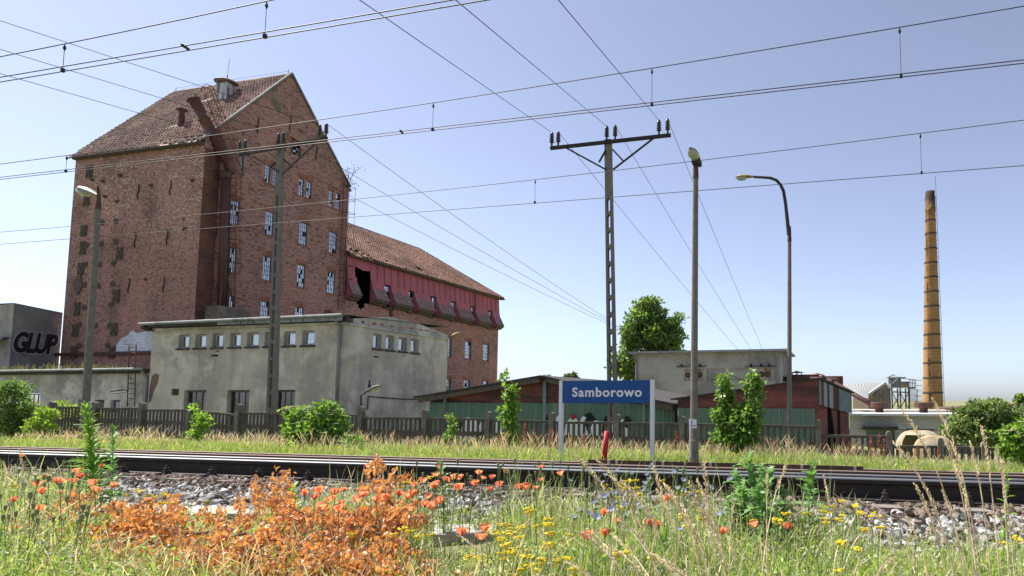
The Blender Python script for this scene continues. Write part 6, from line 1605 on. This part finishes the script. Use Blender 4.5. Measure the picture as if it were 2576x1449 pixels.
near = [((1690, 1449), (1500, 1155), 2.1, 2.0, .16), ((1720, 1449), (1640, 1165), 2.0, 1.95, .14), ((1790, 1449), (1768, 1122), 2.1, 2.0, .2), ((1760, 1449), (1650, 1230), 2.1, 2.05, .13), ((1800, 1449), (1700, 1262), 2.0, 2.0, .15), ((1830, 1449), (1845, 1255), 2.2, 2.2, .1), ((1870, 1449), (1775, 1290), 2.0, 2.0, .14),
        ((1840, 1449), (1732, 1210), 1.9, 1.9, .2), ((1740, 1449), (1560, 1205), 2.0, 1.95, .1), ((1700, 1449), (1590, 1330), 2.2, 2.2, .12), ((1850, 1440), (1640, 1400), 2.0, 1.9, .14), ((1760, 1449), (1535, 1453 - 80), 1.9, 1.9, .15), ((1650, 1449), (1420, 1410), 1.9, 1.8, .14),
        ((1640, 1449), (1490, 1340), 2.0, 1.95, .13), ((1930, 1449), (1930, 1190), 2.4, 2.3, .08)]
rightst = [((2450, 1449), (2268, 1030), 2.3, 2.1, .17), ((2480, 1449), (2345, 1000), 2.4, 2.2, .22), ((2440, 1449), (2245, 1110), 2.2, 2.1, .12), ((2465, 1449), (2370, 1085), 2.3, 2.2, .12), ((2430, 1449), (2310, 1195), 2.2, 2.2, .13), ((2400, 1449), (2300, 1215), 2.3, 2.2, .12), ((2500, 1449), (2440, 1110), 2.4, 2.3, .14), ((2520, 1449), (2468, 1070), 2.3, 2.2, .16),
           ((2560, 1449), (2505, 1120), 2.3, 2.2, .13), ((2470, 1449), (2410, 1180), 2.2, 2.2, .12), ((2540, 1449), (2520, 1160), 2.4, 2.4, .12), ((2450, 1449), (2370, 1230), 2.2, 2.2, .09), ((2120, 1449), (2250, 1400), 2.0, 1.9, .1), ((2360, 1449), (2280, 1300), 2.4, 2.4, .1), ((2100, 1449), (2072, 1195), 3.2, 3.2, .12)]
leftst = [((1010, 1449), (1010, 1335), 2.4, 2.4, .05), ((60, 1449), (48, 1130), 2.3, 2.3, .12), ((30, 1449), (8, 1160), 2.4, 2.3, .14), ((100, 1449), (60, 1200), 2.4, 2.4, .1), ((960, 1300), (945, 1120), 4.3, 4.3, .05), ((1270, 1449), (1330, 1330), 2.2, 2.2, .1), ((1330, 1449), (1150, 1345), 2.2, 2.2, .14), ((1400, 1449), (1365, 1330), 2.2, 2.2, .1)]
near += [((b_[0] + random.uniform(-60, 60), b_[1]), (t_[0] + random.uniform(-70, 60), t_[1] + random.uniform(-25, 110)), y0_ + random.uniform(-.2, .3), y1_ + random.uniform(-.2, .3), hl * random.uniform(.7, 1.1)) for (b_, t_, y0_, y1_, hl) in list(near)]
for k, (b_, t_, y0_, y1_, hl) in enumerate(near): stalk(b_, t_, y0_, y1_, hl, 'tall dry grass stalk with drooping seed head in the central clump', 'dry stalks in the central clump', .0105, k)
for k, (b_, t_, y0_, y1_, hl) in enumerate(rightst): stalk(b_, t_, y0_, y1_, hl, 'tall dry grass stalk with slim seed head before the right hand ballast', 'dry stalks before the right hand ballast', .008, 40 + k)
for k, (b_, t_, y0_, y1_, hl) in enumerate(leftst): stalk(b_, t_, y0_, y1_, hl, 'thin dry grass stalk rising beside the orange dead branches', 'dry stalks beside the dead branches', .005, 80 + k)

# tall leafy weeds
def weed(name, label, base, top, Y, leaf_len, leaf_w, n, mat, cone=True, lobed=False, flat=False, seed=3, droop=.3, group=None):
    rr = random.Random(seed); b = un(*base, Y=Y); b.z = float(gz(b.x, b.y)); t_ = un(*top, Y=Y)
    th = thing(name, label, 'weed', tuple(b), group); bend = Vector((rr.uniform(-.03, .03), rr.uniform(-.02, .02), 0))
    axis = lambda s: b.lerp(t_, s) + bend * math.sin(math.pi * s)
    mb = MB(); mb.tube([axis(k / 10) for k in range(11)], [.006 - .0035 * k / 10 for k in range(11)], 6); obj('stem', mb, mat, th)
    cnt = 0
    for k in range(n):
        s = .08 + .92 * (k / n) ** .85; p = axis(min(s, 1)); a = k * 2.4 + rr.uniform(-.3, .3)
        L = leaf_len * ((1 - s) * .75 + .3 if cone else .8 + .4 * math.sin(math.pi * s)) * rr.uniform(.75, 1.15)
        el = (.25 + .9 * s if not flat else .15 + .75 * s) + rr.uniform(-.2, .2) * (2.6 if lobed else 1)
        d = Vector((math.cos(a) * math.cos(el), math.sin(a) * math.cos(el), math.sin(el))); sd = d.cross(Vector((0, 0, 1))).normalized(); u = sd.cross(d)
        mb = MB(); m_ = 8 if lobed else 4; vs = []
        for i in range(m_ + 1):
            q = i / m_; w = leaf_w * L * math.sin(math.pi * min(.97, q * .85 + .12)); w *= (1.5 if i % 2 else .3) if lobed else 1
            c = p + d * L * q - Vector((0, 0, 1)) * droop * L * q * q + u * .0
            vs += [c - sd * w / 2 + u * w * .2, c, c + sd * w / 2 + u * w * .2]
        mb.add(vs, [f for i in range(m_) for f in ((3 * i, 3 * i + 1, 3 * i + 4, 3 * i + 3), (3 * i + 1, 3 * i + 2, 3 * i + 5, 3 * i + 4))]); obj('leaf', mb, mat, th, True)
    return th
weed('horseweed', 'tall bright green weed with narrow leaves beside the dead branches', (228, 1300), (212, 1022), 3.9, .29, .095, 300, 'green_leaf', True, False, False, seed=2, droop=.35)
weed('wild_lettuce', 'slim leafy weed with pale stalk behind the tall bright one', (278, 1220), (283, 1075), 4.1, .12, .35, 26, 'thistle_leaf', False, True, seed=5)
th_lab = ('tallest lobed thistle in the middle of the clump before the rail', 'lobed thistle leaning towards the single thistle beside the clump', 'lobed thistle of the clump nearest the dry stalks', 'low lobed thistle at the front foot of the clump', 'short lobed thistle at the clump edge facing the ballast', 'shortest lobed thistle of the clump among yellow flowers', 'slim lobed thistle standing behind the tallest of the clump', 'bent lobed thistle hidden inside the clump', 'lobed thistle with drooping lower leaves at the clump edge')
for k, (bx0, tx, ty, Y_, L_) in enumerate(((1895, 1882, 1148, 4.0, .15), (1930, 1938, 1188, 4.1, .13), (1870, 1848, 1195, 3.9, .13), (1915, 1903, 1235, 3.7, .13), (1960, 1970, 1232, 4.1, .11), (1850, 1835, 1258, 3.8, .12), (1905, 1915, 1172, 4.3, .12), (1880, 1868, 1225, 3.8, .13), (1940, 1955, 1262, 3.8, .12))):
    weed('sow_thistle', th_lab[k], (bx0, 1340), (tx, ty), Y_, L_, .42, 30, 'thistle_leaf', False, True, seed=20 + k, droop=.55, group='thistles of the clump before the rail')
weed('sow_thistle', 'single lobed green thistle standing right of the thistle clump', (2042, 1300), (2050, 1172), 4.3, .13, .42, 24, 'thistle_leaf', False, True, seed=31)
weed('groundsel', 'spindly weed with small buds at the right hand rail', (2510, 1350), (2535, 1185), 3.6, .06, .4, 18, 'green_leaf', False, True, seed=33)
weed('mugwort', 'feathery grey green weed growing before the rail among poppies', (1118, 1330), (1108, 1165), 3.9, .09, .3, 60, 'poppy_green', False, True, seed=35)
weed('prickly_weed', 'small bright green weed in front of the long pale slab', (735, 1345), (735, 1225), 3.5, .1, .4, 20, 'green_leaf', False, False, seed=36)

# red sorrel spikes on the verge
def sorrel_mesh(seed):
    rr = random.Random(seed); mb = MB()
    mb.tube([(0, 0, 0), (0, 0, .8)], .006, 4, False)
    for k in range(130):
        z = rr.uniform(.3, .85); r = .09 * math.sin(math.pi * min(1, (z - .25) / .62)); a = rr.uniform(0, 6.28)
        p = Vector((math.cos(a) * r * rr.random(), math.sin(a) * r * rr.random(), z)); d = Vector((rr.uniform(-1, 1), rr.uniform(-1, 1), rr.uniform(-.2, 1))).normalized() * .03; s_ = d.cross(Vector((rr.uniform(-1, 1), rr.uniform(-1, 1), rr.uniform(-1, 1)))).normalized() * .011
        mb.add([p, p + d * .5 + s_, p + d, p + d * .5 - s_], [(0, 1, 2, 3)])
    return mesh_only('sorrel', mb, 'sorrel_red')
sors = [sorrel_mesh(k) for k in range(4)]
sorpx = [(150, 1110), (165, 1105), (178, 1098), (190, 1108), (205, 1095), (1028, 1108), (1033, 1112), (1130, 1105), (1255, 1095), (1275, 1090), (1320, 1070), (1345, 1085), (1385, 1085), (1400, 1100), (1440, 1100), (1470, 1095), (1700, 1090), (1790, 1110), (1950, 1118), (2005, 1122), (2080, 1125), (2120, 1110), (2135, 1118), (2155, 1108), (2190, 1105), (2210, 1098), (2225, 1110), (2310, 1125), (2360, 1130), (2405, 1128), (2300, 1135)]
for k, (x, y) in enumerate(sorpx):
    Yv = random.uniform(13.5, 16.8) if x > 250 else 14.2; t_ = un(x, y, Y=Yv); g = float(gz(t_.x, Yv)); h = max(.35, t_.z - g + .05)
    lab = 'rusty red sorrel plant at the foot of the left hand lamp post' if x < 250 else ('rusty red sorrel plant in dry grass right of the red shed' if x > 1900 else 'rusty red sorrel plant in the grass before the green shed')
    o = bpy.data.objects.new('sorrel', sors[k % 4]); COL.objects.link(o); o.location = (t_.x, Yv, g); s_ = h / .85; o.scale = (s_, s_, s_); o.rotation_euler = (0, random.uniform(-.08, .08), random.uniform(0, 6))
    tag(o, lab, 'sorrel', 'sorrel: ' + lab)

# dead orange branches
def fgY(y): return 3.45 - (y - 1200) / 249 * 1.0
main = [[(1330, 1050), (1460, 1085), (1700, 1100), (2000, 1115), (2250, 1170), (2330, 1240)], [(500, 915), (800, 910), (1100, 930), (1330, 1050)], [(1150, 1280), (1550, 1270), (1800, 1270), (1980, 1330), (2250, 1420)],
        [(1320, 1420), (1500, 1370), (1900, 1340), (2250, 1330)], [(240, 1120), (500, 930), (560, 915)], [(900, 1060), (1100, 1020), (1330, 1050)], [(620, 1440), (900, 1330), (1200, 1400)], [(2050, 1440), (2250, 1300), (2400, 1440)]]
up_tw = [[(2110, 900), (2090, 650)], [(2320, 1000), (2325, 590)], [(1480, 980), (1415, 760)], [(2260, 800), (2262, 610)], [(1700, 1000), (1650, 900)], [(580, 900), (575, 770)], [(500, 930), (520, 800)], [(1820, 1100), (1815, 870)], [(1000, 1020), (950, 880)], [(1390, 1000), (1380, 900)], [(2000, 1010), (1950, 780)], [(2420, 1100), (2380, 850)]]
fb_main = [[(-60, 780), (150, 900), (330, 960), (520, 1000)], [(120, 1420), (380, 1330), (560, 1300), (960, 1400)], [(930, 1100), (945, 900), (900, 640), (800, 420)], [(350, 1180), (620, 1080), (800, 990), (960, 1010)]]
f2a = lambda x, y: ((x * .28395 + 715.6) / .30867, (y * .28395 + 1037.6 - 1001.8) / .30867)
main += [[f2a(*p) for p in l] for l in fb_main]
up_tw += [[f2a(*a), f2a(*b)] for a, b in (((540, 1080), (545, 890)), ((950, 1060), (930, 720)), ((700, 1000), (705, 860)), ((40, 950), (40, 790)), ((880, 900), (790, 400)), ((330, 1100), (390, 960)), ((1290, 1449), (1280, 1290)), ((1640, 1449), (1600, 1380)))]
labels_b = ['dead branch with orange leaves, thick bare middle stem', 'dead branch with orange leaves reaching over the pale slab', 'dead branch with orange leaves, long pale low stem', 'dead branch with orange leaves, forked stem at the bottom', 'dead branch with orange leaves arching over the poppies at its tip', 'dead branch with orange leaves, thin inner stem', 'dead branch with dense orange leaves lowest in the heap', 'dead branch with orange leaves at the meadow end of the heap', 'dead branch with orange leaves dipping under the poppy patch', 'dead branch with orange leaves lying low before the yellow flowers', 'thin upright dead twig with orange leaves reaching the rail', 'dead branch with orange leaves, crossed by the upright twig']
lf = []
for k in range(6):
    mb = MB(); rr = random.Random(k); c = rr.uniform(-.6, .6)
    vs = []
    for i in range(5):
        q = i / 4; w = .017 * math.sin(math.pi * min(.97, q * .8 + .14)); z = c * .03 * math.sin(q * 3); vs += [(q * .058, -w, z + .35 * w), (q * .058, 0, z), (q * .058, w, z + .35 * w)]
    mb.add(vs, [f for i in range(4) for f in ((3 * i, 3 * i + 1, 3 * i + 4, 3 * i + 3), (3 * i + 1, 3 * i + 2, 3 * i + 5, 3 * i + 4))]); lf.append(mb)
lfm = [mesh_only('leaf', m, 'dead_leaf') for m in lf]
fa3 = lambda x, y, dY=0.0: (lambda q: un(q[0], q[1], Y=fgY(q[1]) + dY))(FA(x, y))
LV = np.array([m.v for m in lf])
for bi, pl_ in enumerate(main):
    pts = [fa3(*p) for p in pl_]; th = thing('dead_branch', labels_b[bi], 'branch', tuple(pts[0]), 'dead orange branches heaped in the meadow')
    fine = []
    for i in range(len(pts) - 1):
        for k in range(6): fine.append(pts[i].lerp(pts[i + 1], k / 6) + Vector((random.gauss(0, .004), random.gauss(0, .01), random.gauss(0, .004))))
    fine.append(pts[-1]); r0 = .011 if bi in (0, 2, 3) else .0075
    mb = MB(); mb.tube(fine, [r0 * (1 - .5 * k / len(fine)) for k in range(len(fine))], 6); obj('stem', mb, 'twig', th)
    twigs = []
    for k in range(20 if bi not in (4,) else 12):
        s = random.random() * (len(fine) - 1); p = fine[int(s)]; a = random.uniform(0, 6.28); el = random.uniform(-.5, .8)
        L_ = random.uniform(.12, .3); twigs.append([p, p + Vector((math.cos(a) * math.cos(el) * L_, math.sin(a) * math.cos(el) * L_ * .8, math.sin(el) * L_ * .6))])
    for k, tw_ in enumerate(up_tw):
        if k % len(main) == bi: twigs.append([fa3(*tw_[0]), fa3(*tw_[1])])
    # low filler twigs so the heap covers the ground in front
    for k in range(11):
        x, y = random.uniform(480, 3250), random.uniform(1080, 1449)
        if y < 1080 + max(0, 900 - x) * .35: y += 200
        if bi == 10: x = random.uniform(2900, 3260)
        if bi == 4: x = random.uniform(150, 700); y = random.uniform(950, 1200)
        p = fa3(x, y, random.uniform(-.1, .15)); a = random.uniform(0, 6.28); twigs.append([p, p + Vector((math.cos(a) * .2, math.sin(a) * .1, random.uniform(-.08, .1)))])
    mb = MB(); LP = []
    for p, q in twigs:
        q = Vector((q.x, q.y, max(q.z, .03))); md = (p + q) / 2 + Vector((random.gauss(0, .015), 0, random.gauss(0, .015))); mb.tube([p, md, q], [.004, .003, .0015], 4, False)
        n = int((q - p).length / .008)
        for k in range(n):
            t_ = k / max(1, n); c = p.lerp(md, t_ * 2) if t_ < .5 else md.lerp(q, t_ * 2 - 1); LP.append(c + Vector((random.gauss(0, .018), random.gauss(0, .018), random.gauss(0, .018))))
    tag(obj('twigs', mb, 'twig', th), kind='stuff')
    V_, F_ = [], []; base = wloc(th)
    f0 = np.array(lf[0].f)
    for k, c in enumerate(LP):
        e = (random.uniform(0, 6.28), random.gauss(1.15, .45), random.uniform(0, 6.28)); sc = random.uniform(.36, .78)
        if k % max(1, len(LP) // 24) == 0 and k // max(1, len(LP) // 24) < 25:
            o = part('leaf', lfm[k % 6], th, c - base); o.rotation_euler = e; o.scale = (sc,) * 3
        else:
            from mathutils import Euler
            M = np.array(Euler(e).to_matrix()); F_.append(f0 + 15 * len(V_)); V_.append(LV[k % 6] * sc @ M.T + np.array(c - base))
    tag(link('dead_leaves', np_mesh('dead_leaves', np.concatenate(V_), np.concatenate(F_)), 'dead_leaf', th), kind='stuff')

# ------------------------------------------------------------------ trees, saplings and shrubs
def crown_np(blobs, n, size, cols, up=.3, shell=.55):
    sub = []
    for (cx, cy, cz, rx, ry, rz) in blobs:
        sub.append((cx, cy, cz, rx * .62, ry * .62, rz * .62))
        for _ in range(11):
            d = rng.normal(size=3); d /= np.linalg.norm(d); q = rng.uniform(.28, .46); sub.append((cx + d[0] * rx * .7, cy + d[1] * ry * .7, cz + d[2] * rz * .7, rx * q, ry * q, rz * q * .8))
    blobs = sub
    tot = sum(b[3] * b[4] * b[5] for b in blobs); out = []
    for (cx, cy, cz, rx, ry, rz) in blobs:
        m = int(n * rx * ry * rz / tot); d = rng.normal(size=(m, 3)); d /= np.linalg.norm(d, axis=1)[:, None]
        r = (shell + (1 - shell) * rng.random(m) ** .6) * (1 + .18 * np.sin(d[:, 0] * 7 + cx) * np.sin(d[:, 2] * 6 + cz) + .1 * rng.normal(size=m))
        P = np.array([cx, cy, cz]) + d * r[:, None] * np.array([rx, ry, rz]); P = P + rng.normal(size=P.shape) * size[0] * .4
        dirs = d * .6 + np.array([0, 0, up]) * rng.uniform(-1, 1, (m, 1))
        out.append(leaves(P, rng.uniform(*size, m), palette(cols, m), dirs, .65))
    return merge(out)
def tree(name, label, base, blobs, n, size, cols, trunk_r, cat='tree', group=None, crown='crown', umbels=0):
    th = thing(name, label, cat, tuple(base), group); b = Vector(base)
    top = max(blobs, key=lambda q: q[2] + q[5]); mb = MB(); tp = Vector((top[0], top[1], top[2] + top[5] * .4))
    mb.tube([b, b.lerp(tp, .35) + Vector((trunk_r, 0, 0)), b.lerp(tp, .7), tp], [trunk_r, trunk_r * .8, trunk_r * .5, trunk_r * .15], 7); obj('trunk', mb, 'bark', th)
    for q in blobs:
        s = b.lerp(tp, min(.9, max(.15, (q[2] - q[5] * .7 - b.z) / max(.1, tp.z - b.z)))); mb = MB(); c = Vector(q[:3]); mb.tube([s, s.lerp(c, .5) + Vector((0, 0, .05 * q[5])), c + Vector((0, 0, q[5] * .3))], [trunk_r * .45, trunk_r * .3, trunk_r * .08], 5, False); obj('limb', mb, 'bark', th)
    V, F, C = crown_np(blobs, n, size, cols); V = V - np.array(b)
    tag(link(crown, np_mesh(crown, V, F, C), 'leafy', th))
    if umbels:
        mb = MB()
        for k in range(umbels):
            q = random.choice(blobs); a = random.uniform(0, 6.28); el = random.uniform(.1, 1.3)
            c = Vector((q[0] + math.cos(a) * math.cos(el) * q[3] * 1.02, q[1] - abs(math.sin(a)) * math.cos(el) * q[4] * 1.02, q[2] + math.sin(el) * q[5] * 1.02)); r = random.uniform(.05, .09)
            for s in range(9):
                aa = s * 2.4; mb.lathe([(.0, .006), (.022, .0), (.0, -.004)], c + Vector((math.cos(aa) * r * (s / 9) ** .5, math.sin(aa) * r * (s / 9) ** .5, random.uniform(-.008, .008))), 5)
        obj('flower_umbels', mb, 'umbel_cream', th)
    return th
def bl(px_, py_, rw, rh, Y, ry=None):             # a crown lobe read in the photo: centre and half sizes in picture units at depth Y
    c = un(px_, py_, Y=Y); k = np.linalg.norm(np.array(c) - _c) / np.linalg.norm(ray(px_, py_)); rx = rw * k; return (c.x, c.y + random.uniform(-.1, .1), c.z, rx, ry or rx * .8, rh * k)
MAPLE = [(.17, .32, .035), (.21, .38, .045), (.13, .25, .03), (.27, .42, .06)]
DEEP = [(.13, .235, .045), (.17, .28, .05), (.10, .19, .04), (.23, .34, .06)]
B_ = un(1560, 960, Y=52); tree('maple_tree', 'large dense green tree behind the grey transformer block', (un(1640, 960, Y=52).x, 52, -1.2), [bl(1640, 830, 70, 60, 52), bl(1590, 850, 38, 48, 51), bl(1695, 840, 40, 45, 52), bl(1630, 780, 42, 34, 52), bl(1580, 910, 45, 38, 51), bl(1555, 930, 28, 24, 51), bl(1660, 890, 60, 45, 53), bl(1600, 800, 30, 28, 51), bl(1712, 800, 18, 18, 52), bl(1615, 950, 50, 40, 52)], 20000, (.16, .4), DEEP + [(.26, .37, .07)], .32)
tree('weeping_tree', 'small pale feathery tree far behind the green shed roof', (un(1435, 990, Y=110).x, 110, -1.4), [bl(1425, 955, 10, 20, 110), bl(1442, 950, 10, 18, 110), bl(1452, 968, 14, 16, 110), bl(1415, 970, 12, 14, 110)], 2600, (.25, .6), [(.12, .16, .07), (.16, .2, .09)], .2)
tree('far_tree', 'tree top just showing over the green shed ridge', (un(1375, 990, Y=100).x, 100, -1.4), [bl(1375, 955, 10, 9, 100), bl(1258, 970, 8, 14, 100)], 1200, (.25, .5), DEEP, .2)
Ys = 14.6; gB = lambda x, Y: (un(x, 1120, Y=Y).x, Y, float(gz(un(x, 1120, Y=Y).x, Y)))
tree('maple_sapling', 'double crowned leafy maple sapling hiding the red shed wall', gB(1850, 15.2), [bl(1822, 985, 22, 40, 15.2), bl(1895, 975, 22, 45, 15.2), bl(1822, 1050, 30, 50, 15.2), bl(1885, 1050, 34, 58, 15.2), bl(1855, 1085, 45, 42, 15.2), bl(1830, 945, 9, 22, 15.2), bl(1888, 935, 9, 16, 15.2), bl(1810, 1100, 22, 18, 15.2)], 3800, (.08, .17), MAPLE + DEEP, .035, 'sapling')
tree('maple_sapling', 'slender upright maple sapling before the green shed left of the sign', gB(1282, 15.4), [bl(1276, 950, 8, 22, 15.4), bl(1283, 990, 17, 24, 15.4), bl(1290, 1025, 16, 26, 15.4), bl(1268, 1043, 14, 18, 15.4), bl(1288, 1065, 16, 24, 15.4), bl(1285, 1095, 18, 16, 15.4)], 1000, (.09, .15), MAPLE + [(.2, .32, .04)], .025, 'sapling')
tree('maple_sapling', 'small bright maple sapling against the fence beneath the grey building', gB(500, 15.8), [bl(484, 1030, 10, 14, 15.8), bl(500, 1055, 22, 16, 15.8), bl(512, 1072, 18, 14, 15.8), bl(495, 1092, 20, 14, 15.8)], 420, (.10, .18), [(.30, .47, .06), (.23, .39, .045)], .02, 'sapling')
tree('oak_sapling', 'thin sapling at the fence between the elder bush and slim maple', gB(1132, 15.8), [bl(1130, 1055, 9, 14, 15.8), bl(1134, 1080, 11, 16, 15.8), bl(1130, 1103, 12, 12, 15.8)], 300, (.06, .11), MAPLE, .015, 'sapling')
tree('elder_bush', 'flowering elder bush at the fence before the grey building', gB(790, 14.9), [bl(745, 1055, 38, 34, 14.9), bl(805, 1050, 48, 38, 14.9), bl(845, 1070, 32, 34, 14.9), bl(770, 1095, 50, 38, 14.9), bl(835, 1105, 42, 28, 14.9), bl(890, 1112, 28, 18, 14.6), bl(720, 1038, 16, 14, 14.9)], 3300, (.08, .18), [(.17, .32, .04), (.23, .40, .05), (.28, .44, .08), (.12, .22, .03)], .03, 'bush', None, 'crown', 42)
tree('dark_bush', 'dark glossy bush at the left hand end of the fence', (un(30, 1100, Y=15.5).x, 15.5, -.6), [bl(20, 1005, 48, 45, 15.5), bl(60, 1030, 36, 36, 15.5), bl(15, 1060, 60, 40, 15.5), bl(75, 970, 22, 12, 15.5), bl(30, 965, 24, 14, 15.5)], 5200, (.06, .12), DEEP + [(.12, .21, .03)], .04, 'bush')
tree('lime_bush', 'yellow green shrub in front of the fence beside the dark bush', gB(105, 15.2), [bl(110, 1045, 26, 26, 15.2), bl(90, 1070, 34, 22, 15.2), bl(130, 1075, 18, 18, 15.2)], 1500, (.06, .12), [(.32, .46, .055), (.25, .38, .045)], .02, 'bush')
tree('fence_shrub', 'sprig of bright leaves showing behind the fence at the annex', (un(215, 1100, Y=18.4).x, 18.4, -.9), [bl(195, 1030, 30, 14, 18.4), bl(150, 1015, 24, 10, 18.4), bl(210, 1050, 40, 30, 18.4)], 1300, (.07, .13), [(.32, .46, .055), (.25, .38, .045)], .02, 'bush')
tree('dark_bush', 'broad dark green bush behind the fence at the white brick building', (un(2470, 1120, Y=25).x, 25, -1.8), [bl(2430, 1065, 50, 42, 25), bl(2490, 1050, 62, 44, 25), bl(2550, 1060, 48, 36, 25), bl(2400, 1090, 36, 34, 25), bl(2500, 1095, 80, 30, 25), bl(2455, 1025, 28, 20, 25), bl(2600, 1080, 50, 40, 25)], 9500, (.09, .2), [(.16, .25, .06), (.21, .30, .08), (.12, .2, .05), (.27, .35, .11)], .06, 'bush')
tree('elder_bush', 'bright flowering elder bush on the verge at the right hand end', gB(2565, 14.0), [bl(2545, 1105, 34, 28, 14), bl(2585, 1085, 40, 30, 14), bl(2560, 1135, 40, 24, 14)], 2600, (.06, .12), [(.24, .42, .04), (.30, .48, .055), (.16, .29, .03)], .02, 'bush', None, 'crown', 36)
tree('dark_bush', 'distant tree tops rising behind the long pipeline', (un(2560, 1030, Y=80).x, 80, -2), [bl(2570, 1005, 14, 10, 80), bl(2520, 1015, 10, 6, 80)], 700, (.3, .6), DEEP, .2, 'tree')
# birch twigs growing from the mill eave and weeds on the annex roof
q0 = un(*Z1(2385, 1075), X=XG + .2); th = thing('eave_birch', 'scrawny birch growing from the mill gable eave', 'tree', tuple(q0)); LP = []
for k in range(9):
    tgt = un(*Z1(random.uniform(2290, 2520), random.uniform(850, 1080)), X=XG + random.uniform(-.3, .8)); md = q0.lerp(tgt, .5) + Vector((0, random.gauss(0, .2), .25)); mb = MB(); mb.tube([q0, md, tgt], [.03, .018, .006], 4, False); obj('twig', mb, 'bark', th)
    for s in range(14): LP.append(np.array(md.lerp(tgt, random.random()) + Vector((random.gauss(0, .12), random.gauss(0, .16), random.gauss(0, .14)))))
LP = np.array(LP) - np.array(q0); V, F, C = leaves(LP, rng.uniform(.1, .2, len(LP)), palette([(.12, .10, .06), (.10, .12, .05)], len(LP))); tag(link('foliage', np_mesh('foliage', V, F, C), 'leafy', th))
rx = rng.uniform(un(10, 925, Y=30).x, un(300, 925, Y=30).x, 900); ry = rng.uniform(GYF - .1, GYF + 2.5, 900); Pw = np.stack([rx, ry, np.full(900, AZ + .14)], -1)
stuff('roof_weeds', 'weeds growing along the flat annex roof', [blades(Pw, rng.uniform(.08, .4, 900) * (1 + .6 * np.sin(rx * 2.1)), rng.uniform(.02, .05, 900), rng.uniform(.1, .7, 900), palette([(.16, .15, .06), (.22, .19, .09), (.12, .15, .04)], 900))])

# far wood beyond the yard, to the right of the pipeline
wb2 = [(75 + k * 11 + random.uniform(-3, 3), 250 + random.uniform(-12, 12), 3.2 + random.uniform(-1, 1.5), 7, 6, random.uniform(5, 8)) for k in range(34)]
stuff('far_wood', 'distant belt of green trees beyond the yard', [crown_np(wb2, 22000, (.8, 1.8), DEEP)])
